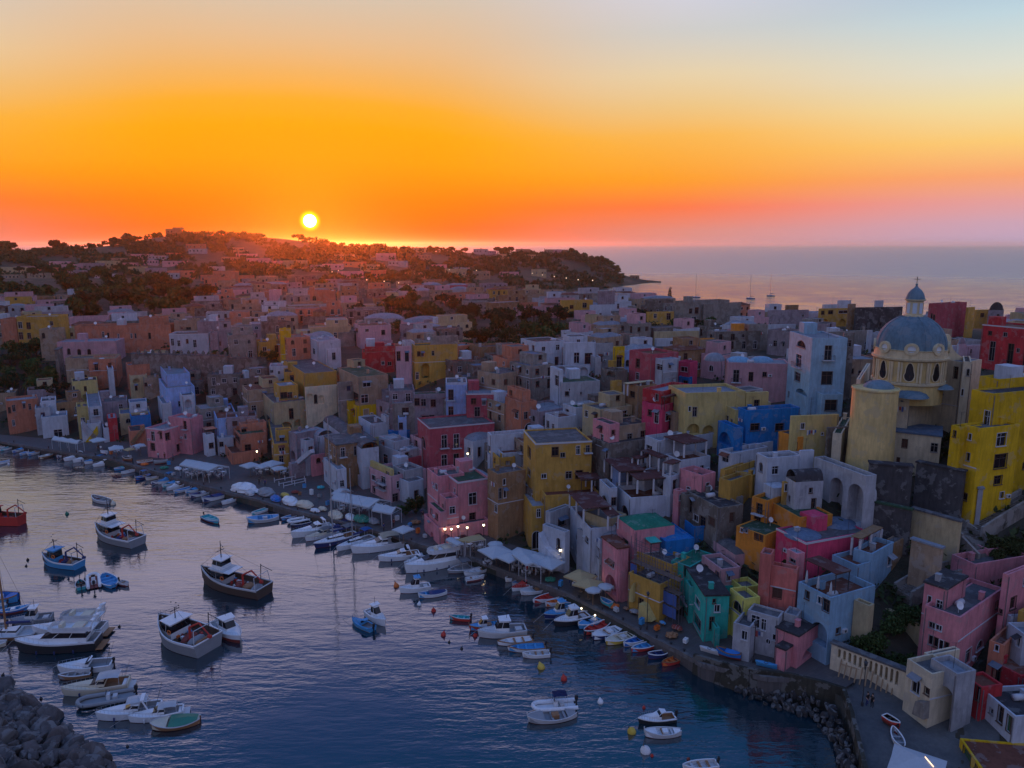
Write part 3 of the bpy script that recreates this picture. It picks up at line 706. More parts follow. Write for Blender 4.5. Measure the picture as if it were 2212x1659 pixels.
def prismV(bm, V, q, z0, z1):
    a = [bm.verts.new(V(*p, z0)) for p in q]; b = [bm.verts.new(V(*p, z1)) for p in q]; n = len(q)
    bm.faces.new(b); bm.faces.new(a[::-1])
    for i in range(n): bm.faces.new((a[i], a[(i + 1) % n], b[(i + 1) % n], b[i]))
def make_dish(parent, p, r_):
    bm = bmesh.new(); tube(bm, p, p + Vector((0, 0, .9)), .03, n=5)
    c = p + Vector((0, -.12, 1.0)); n = Vector((.25, -.85, .42)).normalized(); u = n.cross(Vector((0, 0, 1))).normalized(); v = n.cross(u)
    rings = []
    for q, (rr, dd) in enumerate(((.05, 0), (.5, .05), (1, .17))):
        rings.append([bm.verts.new(c + (u * math.cos(2 * math.pi * i / 12) + v * math.sin(2 * math.pi * i / 12)) * rr * r_ + n * dd * r_) for i in range(12)])
    bm.faces.new(rings[0])
    for a, b in zip(rings, rings[1:]):
        for i in range(12): bm.faces.new((a[i], a[(i + 1) % 12], b[(i + 1) % 12], b[i]))
    tube(bm, c, c + n * r_ * .9, .02, n=3)
    return bm_obj('satellite_dish', bm, plain('dish_paint', (.68, .68, .70), .5), parent)
def bbox_of(m):
    P = [proj(Vector((m.X0 + x * m.ux - y * m.uy, m.Y0 + x * m.uy + y * m.ux, z))) for x in (0, m.lr) for y in (0, m.ll) for z in (m.zb, m.zt)]
    return min(p[0] for p in P), min(p[1] for p in P), max(p[0] for p in P), max(p[1] for p in P)
COVER = []          # sight rectangles taken by surveyed houses
HN = {}
def H(pan, label, specs, wins='', sh='b', opn=False, name='house', group=None, stairs=(), cat='house', sink=8., auto=None, poly=()):
    if isinstance(specs, str): specs = [specs]
    ms = []
    for i, s in enumerate(specs):
        m = solve_mass(pan, s, ms[0] if i and 'own' not in s else None); ms.append(m)
        bb = bbox_of(m); COVER.append(bb if m.kv.get('k') != 'pergola' else (bb[0], bb[1], bb[2], bb[1] + 25))
    m0 = ms[0]
    root = thing(name, label, cat, (m0.X0, m0.Y0, m0.zb), 0, group)
    root['_sh'] = sh
    if opn: root['_open'] = 1
    org = Vector((m0.X0, m0.Y0, m0.zb))
    W = [[] for _ in ms]
    for it in [w for w in wins.split(';') if w.strip()]:
        it = it.strip(); mi = 0
        if ':' in it: mi, it = it.split(':'); mi = int(mi)
        tk = it.split(); k = tk[0]; x, y, w, h = map(float, tk[1:5]); m = ms[mi]
        corner = float(specs[mi].split()[1]); f = 'R' if x + w / 2 > corner else 'L'
        a = hit(m, pan, x, y + h, f); b = hit(m, pan, x + w, y + h, f); c = hit(m, pan, x, y, f)
        s0, s1 = min(a[0], b[0]), max(a[0], b[0]); W[mi].append((k, f, s0, min(a[1], b[1]), s1 - s0, abs(c[1] - a[1])))
    if auto:
        r = random.Random(hash(label) if False else sum(map(ord, label)))
        for mi in (range(len(ms)) if auto is True else auto):
            m = ms[mi]
            if m.kv.get('k') == 'pergola': continue
            if W[mi]: continue
            W[mi] = auto_wins(m, r)
    if cat == 'house':
        ra = random.Random(sum(map(ord, label)))
        for mi, m in enumerate(ms):
            if mi and not W[mi] and m.kv.get('k', 'box') == 'box' and m.Y0 < 240: W[mi] = [w for w in auto_wins(m, ra, .5) if w[3] > m.zt - 6]
            elif W[mi] and m.Y0 < 170 and m.kv.get('k', 'box') == 'box': W[mi] = W[mi] + [('w', f, s, z, w * .75, h * .7) for (k, f, s, z, w, h) in auto_wins(m, ra, .26) if k in 'ws']
            elif not mi and not W[mi] and m.Y0 < 300: W[mi] = auto_wins(m, ra, .6)
    for i, m in enumerate(ms):
        if m.kv.get('k') == 'cap':
            n_ = [float(t) for t in specs[i].split() if '=' not in t]; sc_ = 1640 / proj(Vector((m.X0, m.Y0, m.zt)))[2]; m.kv['_R'] = str((n_[2] - n_[0]) * PAN[pan][2] / 2 / sc_); m.kv['_z'] = str(ms[0].zt - .3); m.zt = max(m.zt, ms[0].zt + .3)
        if cat in ('wall', 'arcade'): m.kv['bare'] = 1
        def rm(x, y, z, m=m): return Vector((m.X0 + x * m.ux - y * m.uy, m.Y0 + x * m.uy + y * m.ux, z)) - org
        build_mass(root, m, rm, W[i], sink=sink if m.kv.get('sk') is None else float(m.kv['sk']), pname='wall' if i == 0 else 'wing')
    for (mi, f, col, t, pts) in poly:                       # outlines surveyed on a face of mass mi and given thickness t in front of it
        m = ms[mi]; bm = bmesh.new(); A = []; B = []
        for x, y in pts:
            s, z = hit(m, pan, x, y, f); 
            p = (s, 0, z) if f == 'R' else (0, s, z); q = (s, -t, z) if f == 'R' else (-t, s, z); p = (p[0], p[1] - .01, p[2]) if f == 'R' else (p[0] - .01, p[1], p[2])
            for lst, e in ((A, p), (B, q)): lst.append(bm.verts.new(Vector((m.X0 + e[0] * m.ux - e[1] * m.uy, m.Y0 + e[0] * m.uy + e[1] * m.ux, e[2])) - org))
        bm.faces.new(B); bm.faces.new(A[::-1])
        for i in range(len(A)): bm.faces.new((A[i], A[(i + 1) % len(A)], B[(i + 1) % len(A)], B[i]))
        bmesh.ops.recalc_face_normals(bm, faces=bm.faces[:]); bm_obj('stair_wall', bm, wallmat(col), root)
    for k in ('_sh', '_open'):
        if k in root: del root[k]
    return root, ms
def auto_wins(m, r, dens=.8):
    out = []; h = m.zt - m.zb; fl = max(1, round(h / 3.3))
    for f, ln in (('R', m.lr), ('L', m.ll)):
        if ln < 1.8: continue
        n = max(1, int(ln / 2.9)); st = ln / n
        for q in range(fl):
            z = m.zb + q * h / fl + .9
            for i in range(n):
                if r.random() > dens: continue
                k = r.choice('wwwssdbba' if q else 'wdaDdws'); w = r.uniform(.8, 1.15); hh = r.uniform(1.1, 1.5)
                zz = z
                if k in 'dDb': zz = z - .65; hh = 2.15
                if zz + hh > m.zt - .75: hh = m.zt - .8 - zz
                if hh < .5: continue
                out.append((k, f, st * (i + .5) - w / 2 + r.uniform(-.2, .2), zz, w, hh))
    return out
# ================================================================== the surveyed houses of the marina, right to left, near to far
# --- bottom right corner (C4)
H('C4', 'cream house with a tall arched stair opening at the foot of the slipway', ['1205 1420 1640 850 1290 c=c r=800 rc=a', '1350 1400 1660 690 c=c dy=4 rc=a p=.1', '1410 1640 1800 850 c=w dy=-1 sk=5 niche=2'],
  'a 1240 850 70 140;w 1365 960 40 60;2:A 1450 900 140 380', sink=4, poly=[(0, 'L', 'g', .8, [(1290, 1180), (1320, 1070), (1400, 1080), (1390, 1230)])])
H('C4', 'tall pink house with a band of navy windows over the white ground floors', ['1355 1665 2035 360 780 c=P a=52 rc=a', '1355 1545 1720 115 c=P dy=3 rf=flat p=0 rc=d', '1430 1715 2060 100 c=P dy=9 rc=l'],
  'w 1385 505 35 80;w 1430 525 35 80;w 1475 545 35 80;w 1520 565 35 80;a 1800 540 55 70;d 1700 620 45 120;1:w 1375 165 30 90;1:w 1450 200 50 100;2:w 1870 210 60 110;2:D 1640 220 40 130;w 1390 390 50 50;w 1450 415 50 45', sh='w')
H('B4', 'long pink house with a stepped white parapet climbing the slope on the right edge', ['1590 1790 2260 1560 1640 c=P a=72 rc=a p=.8', '1895 1985 2500 1300 c=P dy=9 a=80 rc=a p=1.0', '1735 1905 2300 1430 c=P dy=4.5 a=74 rc=a p=.9'], '1:w 2080 1400 40 80')
H('C4', 'pink upper block with tall windows cut by the right edge', ['2030 2075 2600 -10 420 c=P a=60 rc=a'], 'w 2090 175 45 100;w 2040 300 10 40', sh='w')
H('C4', 'red flat-roofed house with a terracotta terrace beside the stair arch', ['1680 1850 2030 965 1230 c=R l=850 rc=i p=.3', '1905 2190 2400 865 c=R dy=4 l=712 rc=i p=.2'], 'w 1800 935 35 130;1:w 1935 750 65 140;w 1990 900 30 60')
H('C4', 'white house with green shutters above the yellow terrace at the right edge', ['1830 2140 2700 1215 1440 c=W l=960 rc=d'], 'w 1980 1100 45 150;s 2055 1180 40 150;w 1855 1090 15 50;w 1915 1130 30 50', sh='g')
H('C4', 'bright yellow house with a terracotta terrace in the bottom right corner', ['1660 1860 2700 1690 1800 c=U l=1400 rc=i p=.15 bare=1'], 's 1675 1440 75 160;w 1790 1620 20 40', sh='g', sink=8)
H('C4', 'small white house with a green awning high on the right edge', ['2070 2210 2700 500 700 c=W l=400 rc=l', '2070 2100 2500 350 c=W dy=4 rc=E'], 'w 2150 520 25 80', sh='g')
H('C4', 'low salmon house with a white strip of wall behind the red houses', ['1915 2040 2400 600 720 c=S a=50 rc=i'], 'w 1960 590 30 50', sh='g')
BLUE = H('C4', 'pale blue house with a big ground floor arch and furled parasols on top', ['265 545 930 190 780 c=q r=80 rc=i p=.9', '560 720 760 400 c=w dy=2 rc=a', '555 770 930 -90 c=q dy=6 rc=i', '330 590 705 -15 k=pergola dy=1.5 post=thin h=2.6'],
  'w 320 120 35 70;w 430 170 35 60;A 375 365 140 190;d 510 205 60 110;w 640 560 30 60;1:d 705 500 40 100', sh='w')
H('C4', 'tall coral house with one shuttered window above the cracked grey house', ['25 255 272 -50 320 c=K a=30 rc=a', '-67 30 60 -180 c=K dy=1'], 's 40 95 75 90', sh='b', sink=8)
H('C4', 'small hot pink shop with a striped awning at the water front', ['75 265 480 520 810 c=P a=48 rc=d p=0', '75 150 270 640 c=P dy=-.6 p=0'], 'A 300 560 130 70;D 280 680 180 130')
H('C4', 'cracked grey white house with green windows beside the lemon yellow house', ['-173 93 140 366 720 c=w l=292 rc=a p=.2', '138 256 300 350 c=w dy=.3 rc=l p=.3', '-298 -150 -60 445 c=w dy=-.4 p=.5 rc=a'], 'w -146 331 70 100;w -60 366 40 95;2:w -228 468 45 75;o -20 538 40 45;1:w 170 413 35 55;w 40 500 30 50', sh='g')
H('C3', 'lemon yellow house with an arched three light window behind the teal house', ['1885 2010 2145 200 540 c=L r=180 rc=a', '1890 1990 2140 100 c=L dy=5 rc=a'], 'a 1905 185 85 90;w 2040 170 20 40', poly=[(0, 'L', 'L', 1.2, [(1885, 330), (1885, 550), (1780, 540), (1775, 440), (1820, 380)])])
H('C3', 'teal green three storey house with brown windows on the quay', ['1445 1670 1880 170 560 c=T r=165 rc=d p=0', '1500 1540 1930 95 c=T dy=5 rc=e', '1620 1760 1780 450 c=T dy=-1.5 p=.1 rc=e'],
  'w 1480 250 70 100;w 1570 290 65 105;w 1585 160 40 70;w 1735 200 20 35;D 1705 355 35 110;b 1500 90 45 90', sh='b')
H('D', 'pale lilac house with navy doors behind the teal house', ['1570 1790 2000 990 1220 c=p r=960 rc=a', '1700 1940 2130 830 c=p dy=4 rf=dome rc=a h=.8'], 's 1600 930 35 110;s 1720 1000 35 100;w 1840 1030 45 80;1:d 1820 830 30 90;1:w 1760 820 20 60', sh='n')
H('D', 'green roofed wing with a tapering gable between the blue and the teal house', ['1230 1440 1700 960 1150 c=T a=45 rc=E p=.1', '1360 1400 1700 850 c=G dy=6 rc=E'], 'D 1390 940 55 130')
H('D', 'bright blue house with a shallow blue dome and a covered terrace', ['940 1170 1490 680 900 c=B r=640 rc=B p=.15', '1270 1480 1835 520 c=B r=490 rc=a dy=3', '1050 1200 1370 560 k=cap rc=B dy=4', '960 1010 1180 600 k=cap rc=B dy=5', '930 1010 1110 700 k=pergola c=T dy=-1 post=thin'],
  'd 1030 740 60 100;w 1140 770 40 100;1:w 1660 620 45 30', sh='n')
H('D', 'pink house with a green vaulted roof behind the scaffolding', ['630 830 1270 560 1100 c=P r=500 rc=E rf=dome h=.7'], 's 700 640 50 130;w 720 870 40 80', sh='g')
H('D', 'pink gable house with a swept buttress and a tall archway on the quay', ['465 640 760 760 1330 c=P r=740 p=0 rc=i', '500 560 680 680 c=P dy=3 p=0 rc=i'], 'A 510 1010 120 190;w 545 890 55 50', poly=[(0, 'R', 'P', .5, [(640, 1330), (640, 760), (680, 900), (740, 1080), (765, 1380)])])
H('D', 'ochre house wrapped in scaffolding between the pink gable and the teal house', ['760 1110 1380 1160 1560 c=Y a=48 rc=a', '830 1250 1440 940 c=Y dy=3 rc=a'], '0:w 1150 1200 40 70;1:w 900 950 40 60;1:w 1010 960 40 60;1:w 1170 1000 40 60;w 870 1300 50 110', poly=[(0, 'L', 'y', 1.2, [(920, 1540), (930, 1340), (980, 1360), (1070, 1540)]), (0, 'L', 'y', .6, [(790, 1330), (800, 1200), (840, 1130), (830, 1340)])])
# --- white stacked houses in the middle (B3)
H('B3', 'white house with round arched balconies and dark red pergolas on the quay', ['500 675 900 1250 1640 c=W r=1230 rc=i p=.9', '680 760 910 1350 c=W dy=-1 rc=i', '500 620 850 1080 k=pergola dy=1', '750 830 920 1140 k=pergola dy=-.5', '540 770 800 1455 c=W dy=-1.2 p=.2'],
  'A 550 1255 60 90;A 550 1395 60 80;w 640 1315 20 40;1:D 720 1390 60 80;4:D 700 1490 70 90;w 570 1560 30 30', sink=4)
H('B3', 'white cube house with a pair of pergolas beside the ochre tower', ['905 1025 1360 985 1180 c=W r=960 rc=i p=.8', '755 840 910 900 c=W dy=3 rc=i p=.8', '1000 1085 1365 830 k=pergola dy=.5', '800 930 1145 760 k=pergola dy=3.5', '905 910 1370 860 c=w dy=8'],
  'a 945 1025 65 90;1:a 775 945 50 90;1:D 860 980 50 70')
H('B3', 'white house with an outside stair at the foot of the ochre tower', ['265 460 500 1280 1600 c=W a=45 rc=a p=.3', '290 330 500 1110 c=w dy=4 rc=d'], 'a 388 1330 25 90;1:w 400 1150 60 60;w 340 1460 50 50', poly=[(0, 'L', 'W', 1.2, [(270, 1270), (330, 1400), (440, 1500), (440, 1600), (360, 1600), (270, 1420)])])
H('B3', 'white terraced house with a dark red canopy in the middle of the slope', ['1320 1460 1715 660 830 c=W r=620 rc=i p=.7', '1320 1490 1680 520 k=pergola dy=1', '1150 1270 1750 490 c=W dy=5 rc=l', '1120 1270 1340 640 k=pergola dy=2'], 'D 1360 740 60 80;2:w 1715 545 30 40;2:d 1160 520 50 100')
H('B3', 'small white terrace house with a pergola left of the pink cube', ['1045 1150 1290 740 860 c=W a=50 rc=i', '1040 1090 1250 650 k=pergola dy=1.5'], auto=True)
H('B3', 'tiny white terrace with a red canopy on posts above the white cube house', ['1310 1375 1450 800 960 c=W a=50 rc=i', '1310 1370 1450 695 k=pergola dy=.5'], '')
H('B3', 'pink cube house with notched parapets in the middle of the slope', ['1450 1640 1760 790 960 c=P r=760 rc=a p=.9', '1395 1440 1490 925 c=P dy=0 rc=a'], '1:w 1445 955 25 45;w 1510 890 30 15')
H('B3', 'stained grey stone house with a white veranda window above the blue roof', ['1510 1790 2000 1070 1250 c=G r=1040 rc=d p=.2', '1600 1780 2000 1000 c=g dy=4 rc=a', '1460 1500 1620 960 c=G dy=6 rc=a'], 'w 1570 1120 40 50;d 1620 1130 50 90;s 1880 1110 35 80;s 1700 1140 50 70', sh='b')
H('B3', 'ochre house with a roof terrace and boxy closets right of the pink cube', ['1790 1890 2080 840 1010 c=Y a=50 rc=a', '1895 2080 2400 790 c=Y dy=3 rc=l', '1800 1840 2100 745 c=Y dy=4 rc=d', '1810 1900 2040 690 c=W dy=7 rc=l'], 'w 1830 780 30 60;1:w 2120 810 30 85;3:w 1815 605 55 75', sh='b')
H('B3', 'white house with a glazed terrace below the blue house', ['1790 1900 2212 600 700 c=W a=60 rc=l', '1780 2050 2300 530 c=W dy=5 rc=l'], '1:d 2060 565 80 70;w 1815 605 55 75')
H('B3', 'orange house with a green roof beside the red dome house', ['1940 2190 2380 1310 1420 c=O a=52 rc=e p=.1', '2075 2210 2700 1010 c=O dy=5 rc=e'], 'w 1975 1230 20 45;w 2020 1245 15 35;s 2095 1250 30 90;s 2135 1262 30 90', sh='b', sink=6)
H('B4', 'orange house with a large green roof terrace below the church arches', ['-80 270 560 1155 1300 c=O r=1125 rc=e p=.25'], 'w 50 1180 25 60')
H('B4', 'crimson house with two grey domed roofs', ['75 330 870 1372 1560 c=m r=1275 rc=a p=.15 trim=1', '150 305 470 1262 k=cap dy=3.5 rc=u', '400 590 780 1210 k=cap dy=8 rc=u', '165 250 320 1470 c=P dy=-1.5 rc=l p=.1'], 'D 780 1370 50 100;w 190 1440 40 30;3:w 190 1500 50 30', sink=8)
H('B4', 'white parapet house with a swept wall and a brown canopy beside the crimson house', ['740 900 1090 1470 1620 c=q a=50 rc=i p=.6', '730 800 980 1340 k=pergola c=n dy=2 h=2.6', '880 920 1215 1300 c=W dy=6 rc=l', '1000 1090 1225 1380 c=n dy=4 p=.1'], 'w 1030 1490 30 70')
# --- the row above, below the church
H('B3', 'bright blue house with brown shuttered windows left of the church', ['1950 2030 2490 230 480 c=B a=75 rc=a', '1780 1930 2000 380 c=B dy=-3 rc=l'], 'w 2060 340 75 60;w 2275 340 70 60;1:A 1785 390 110 110', opn=True, sh='b')
H('B3', 'pale yellow house with arches at street level left of the blue house', ['1500 1500 2020 80 460 c=y a=80 D=8 rc=l', '1700 1930 2015 225 c=y dy=-2 rc=l p=.2', '2020 2025 2220 75 c=y dy=2 rc=a'], 'A 1510 340 110 90;A 1645 355 100 80;d 1560 200 35 80;d 1525 195 20 40;1:w 1810 250 60 70;1:D 1750 235 35 70;1:w 1890 300 15 30')
H('B3', 'red and crimson house with white framed windows in the upper row', ['1125 1300 1520 185 460 c=m a=45 rc=i', '1130 1300 1560 65 c=R dy=2 rc=l', '1310 1320 1520 120 k=pergola c=W dy=-1 post=thin'], 'w 1175 220 30 50;d 1230 235 35 100;w 1325 250 35 60;w 1390 260 45 65;w 1450 270 25 50;1:w 1240 85 25 55', sh='b')
H('B3', 'ochre tower house with small high windows and a flat roof beside the quay', ['100 205 690 515 1200 bare=1 c=Y r=490 rc=a p=.25 trim=1', '180 290 755 965 c=Y dy=-3 rc=i p=.5', '640 690 770 830 k=pergola dy=-2', '0 170 290 1060 c=Y dy=-3 sk=8 p=.1', '540 600 710 830 k=pergola c=W dy=-2.5 post=thin'],
  'w 345 545 55 75;w 555 535 30 70;b 640 530 30 60;d 137 530 25 90;w 465 755 50 60;w 550 745 60 65;w 140 720 20 60;1:w 600 1035 30 30;1:w 670 1030 50 30;3:a 175 1270 70 150;3:w 215 1080 30 70', sh='b')
H('B3', 'pink and stained grey house right of the ochre tower', ['700 850 1190 375 740 c=t a=62 rc=d p=.2', '700 845 930 350 c=P dy=-.8 p=.1 rc=d', '690 840 1230 520 c=G dy=-2 sk=4 p=.1', '870 930 990 680 c=b dy=-4 sk=5 p=.1'], '1:b 765 430 25 90;2:w 810 570 20 80', sh='w')
H('B3', 'white house with two terraces above the ochre tower', ['285 400 560 290 420 c=W a=60 rc=i', '440 550 780 205 c=W dy=3 rc=e', '560 830 1225 240 c=G dy=3.5 rc=d', '1080 1100 1225 250 c=g dy=2'], 'w 300 315 20 60;w 345 340 20 60;1:w 465 215 25 65', sh='w')
H('B3', 'salmon stepped house with arches at the left end of the middle slope', ['-60 90 215 160 420 c=S a=60 rc=l p=.8', '-40 100 160 60 c=S dy=3 rc=a'], 'w 25 230 30 60;a 110 330 80 80;w 105 240 30 60')
H('B2', 'dusky rose long house with a mauve roof above the quay', ['1820 1820 2270 85 430 c=r a=85 D=9 rc=l p=.4 trim=1'], 'w 1860 125 40 50;w 1955 135 30 45;w 2130 130 35 55;d 1890 200 45 80;b 2085 215 50 100;s 2060 240 1 1', sh='w')
H('B2', 'dusky rose palace with white quoins and tall brown shuttered doors', ['1395 1500 2060 380 760 bare=1 c=r r=330 rc=a p=.35 trim=1'], 'a 1430 440 35 90;b 1605 440 45 110;b 1710 430 45 120;w 1835 430 35 70;b 1605 610 45 110;b 1710 600 45 120', sh='b')
H('B2', 'pink four storey restaurant house with terraces and skylights on the quay', ['1590 1745 2020 850 1300 c=P a=64 rc=e p=.4 trim=1', '1475 1570 1800 800 c=P dy=3 rc=a', '1585 1640 1750 995 c=P dy=-2.5 rc=a p=.7', '1450 1580 2015 1245 c=P dy=-4 rc=a p=.5', '1490 1590 1650 1110 c=P dy=-3.5 rc=e p=.1'],
  'w 1840 935 65 100;w 1705 1035 40 45;w 1845 1110 50 60;d 1700 1130 50 80;1:w 1555 860 15 50;3:A 1510 1270 25 90;3:A 1600 1290 80 80;3:A 1710 1290 130 80;3:A 1860 1280 110 70', sh='w')
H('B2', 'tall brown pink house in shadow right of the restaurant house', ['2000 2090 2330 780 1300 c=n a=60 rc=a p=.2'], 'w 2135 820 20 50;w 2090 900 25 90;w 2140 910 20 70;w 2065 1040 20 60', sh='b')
H('B2', 'white stacked house with open terraces right of the rose palace', ['2000 2030 2350 440 800 c=W a=72 rc=i p=.5', '2030 2130 2380 600 c=W dy=-3 rc=i', '2030 2100 2240 640 c=Y dy=-4 sk=8'], 'w 2010 530 25 70;1:w 2060 640 30 50;1:d 2120 630 40 80', sh='w')
H('B2', 'narrow pale blue tower house above the rose palace', ['1640 1640 1820 10 420 c=b a=85 D=6 rc=l', '1635 1640 1825 -10 c=W dy=1 p=.2'], 'b 1665 50 40 90;d 1665 195 40 90', sh='b')
H('B2', 'stained mauve grey tenement with six dark windows', ['1360 1365 1645 90 400 c=v a=80 D=9 rc=e p=.1', '1145 1150 1370 60 c=v dy=3 rc=a', '1200 1230 1300 290 c=b dy=-3 p=.1', '1150 1180 1370 170 c=g dy=-1 sk=5'], 'w 1370 125 40 60;w 1428 130 40 60;w 1512 135 40 60;w 1435 275 60 50;w 1500 270 40 45;3:w 1265 205 55 60;2:w 1235 335 30 55', sh='b')
H('B2', 'weathered tan tenement with blue washing and crumbling plaster', ['700 880 1140 -60 320 c=t a=60 rc=e p=.2', '700 710 880 -10 c=g dy=2'], 'w 925 -20 65 40;w 775 65 35 45;w 840 65 45 65;d 910 90 60 70', sh='n')
H('B2', 'bright yellow low house at the foot of the tan tenement', ['740 870 1045 190 330 c=U a=60 rc=a p=.2', '745 800 860 150 c=U dy=2'], 'w 840 220 15 50;w 930 215 45 50;A 900 290 60 40')
H('B2', 'white arched house with a brown side wall on the quay square', ['580 910 1060 560 890 c=W r=540 rf=vault rc=a h=1.2', '580 700 780 740 c=W dy=-3 p=.2', '590 690 1040 530 c=n dy=.7 rf=flat p=0 rc=a'], 'A 725 600 70 120;A 820 615 75 120;w 745 780 35 60;A 860 770 60 80;D 630 600 40 50', sh='b')
H('B2', 'white terraced house with brown awnings left of the rose palace', ['1065 1250 1440 590 760 c=w a=48 rc=a', '1060 1200 1330 500 c=W dy=3 rc=l', '1250 1260 1490 660 c=r dy=-1', '1270 1330 1450 560 c=W dy=2 p=.2 rc=l'], 'd 1100 600 40 80;w 1190 640 30 70;3:w 1380 570 60 40;b 1290 590 30 60', sh='b')
H('B2', 'pink and lemon striped balcony house on the quay square', ['980 1165 1470 800 1010 c=p a=50 rc=a', '985 1170 1180 740 c=y dy=1', '1170 1320 1450 850 c=W dy=-1.5 rc=a p=.1', '1180 1290 1440 750 c=w dy=1'], 'b 1080 790 40 60;w 1000 780 35 45;w 1010 880 20 50;w 1215 830 50 60;w 1180 940 50 70;b 1060 850 60 40', sh='w')
H('B2', 'lilac stepped house with an outside stair left of the white arched house', ['280 345 550 430 760 c=v a=45 rc=l p=.3', '440 540 660 450 c=W dy=2 rf=vault rc=l h=1', '280 310 460 690 c=v dy=-3 p=.1', '380 430 500 490 c=W dy=-1 p=.2'], 'A 300 570 40 80;w 415 510 25 50;w 470 500 20 60;1:w 470 440 20 40', poly=[(0, 'L', 'W', 1.0, [(345, 690), (430, 610), (500, 560), (510, 590), (380, 700), (345, 760)])], sh='b')
H('B2', 'pale yellow house with brown shutters beside the lilac stepped house', ['165 170 300 400 680 c=Y a=70 rc=i p=.3', '105 150 280 520 c=Y dy=-3 p=.1'], 'd 210 455 35 90', sh='b', poly=[(0, 'R', 'Y', 1.0, [(175, 520), (270, 660), (270, 700), (175, 600)])])
H('B2', 'pink cottage with a brown awning between the lilac and the white arched house', ['540 640 700 530 700 c=P a=55 rc=l p=.2', '470 480 600 620 c=P dy=-2 p=.1'], 'w 580 500 25 40;D 560 560 50 50')
H('B2', 'small white house with a terrace above the white arched house', ['885 995 1140 345 500 c=W a=60 rc=a p=.3', '990 1000 1180 470 c=y dy=-1.5 p=.2', '1080 1120 1150 280 c=W dy=2 p=.1'], 'w 905 370 20 45;d 905 455 35 60', sh='b')
H('B2', 'low royal blue house behind the white terraced house', ['1140 1150 1330 410 510 c=B a=70 rc=B p=.1', '660 700 890 490 c=b dy=-2 rc=B p=.1'], '')
H('B2', 'large pale yellow house with arched loggias and violet shutters', ['20 150 700 165 400 c=C a=62 rc=a p=.2', '180 420 700 -90 c=Y dy=6 rc=a p=.2', '420 425 700 30 c=c dy=2 p=.1', '150 200 360 20 c=Y dy=4 p=.4'], 'w 95 265 30 50;A 210 320 100 60;A 330 300 80 60;w 290 210 35 90;a 550 210 40 90;2:A 430 80 60 85;2:a 505 90 25 75;2:A 540 95 50 75;1:D 205 0 40 50;3:w 205 70 60 50;3:w 275 70 40 50', sh='n')
# --- left part of the marina (B1)
H('B1', 'pink two storey house with white bands and terraces at the left of the quay', ['1255 1420 1640 395 640 c=P r=330 rc=l p=.4 trim=1', '1480 1500 1750 320 c=P dy=5 rc=l', '1640 1640 1750 300 c=P dy=3 sk=4'], 'd 1310 410 30 80;w 1305 510 35 60;w 1430 415 40 60;b 1555 400 35 85;w 1385 420 15 50;w 1530 510 40 60;1:w 1665 390 20 50', sh='w')
H('B1', 'royal blue house behind the pink house with white bands', ['1000 1130 1300 280 400 c=B a=60 rc=i', '920 930 1010 300 c=R dy=-1 p=.1'], 'w 1060 320 25 40')
H('B1', 'brick red house with an open stair beside the pink house', ['930 1120 1260 410 520 c=S a=60 rc=d p=.2'], 'D 1040 430 40 60', poly=[(0, 'R', 'n', .8, [(1125, 500), (1250, 350), (1250, 390), (1150, 520)])])
H('B1', 'salmon pink corner house at the far left of the marina', ['-200 50 330 150 420 c=S a=55 rc=l'], 'w 75 200 20 50;w 110 180 25 55;D 5 320 40 60;w 110 310 20 50;w 200 160 20 50;w 250 170 20 50', sh='b')
H('B1', 'white house with a blue boat store door near the left end of the quay', ['190 355 580 290 460 c=W a=60 rc=l', '205 300 430 210 c=w dy=3', '330 350 480 150 c=W dy=6'], 'w 215 370 60 30;D 290 395 55 70;w 210 400 40 50;w 470 390 70 60;w 300 360 30 25', sh='n')
H('B1', 'white house with a round arch and a sloping stair wall near the left end', ['520 700 870 350 480 c=W a=60 rc=l', '740 760 880 200 c=W dy=3', '580 660 760 200 c=y dy=3', '880 890 990 380 c=W dy=-1'], 'A 670 320 40 60;w 790 230 20 40;3:w 950 400 20 20;D 560 400 60 50', poly=[(0, 'R', 'w', .9, [(705, 300), (790, 400), (860, 470), (800, 470), (705, 350)]), (0, 'R', 'U', .9, [(740, 500), (840, 360), (850, 420), (800, 500)])])
H('B1', 'bright yellow green box house above the white quay houses', ['405 620 840 -20 130 c=y a=60 rc=d p=.2'], 'w 620 20 15 50;w 450 30 30 30;w 730 20 20 40')
H('B1', 'tall white house with stepped arches in the middle of the left slope', ['1370 1430 1680 40 280 c=b a=60 rc=l', '1370 1440 1640 -80 c=b dy=6 rc=l', '1490 1570 1680 100 c=W dy=-3', '1360 1400 1480 170 c=W dy=-4'], '2:A 1600 130 60 80;3:w 1400 130 30 40;1:w 1385 -70 60 50;w 1545 150 15 40', sh='w')
H('B1', 'blue and lilac cottage right of the pink house with white bands', ['1825 1870 2055 300 520 c=b a=65 rc=i', '1870 1880 2015 470 c=W dy=-3 p=.1'], 'w 1955 330 25 60;w 1835 360 20 60;1:D 1900 500 30 40', poly=[(0, 'R', 'W', 1., [(1900, 560), (1990, 470), (2015, 480), (1920, 580)])])
H('B1', 'salmon terraced restaurant building with planted roof near the marquees', ['1810 2000 2250 600 680 c=S a=60 rc=i p=.6', '2015 2070 2300 440 c=S dy=4 rc=e p=.3', '2060 2080 2300 350 c=S dy=8 rc=a'], '1:D 2120 520 50 70;1:w 2050 440 40 50;2:w 2080 380 40 40')
H('B1', 'white cottage with a brown canopy behind the blue cottage', ['1750 1780 1850 440 590 c=W a=50 rc=l p=.2', '1750 1780 1870 400 k=pergola c=S dy=1 post=thin'], '')
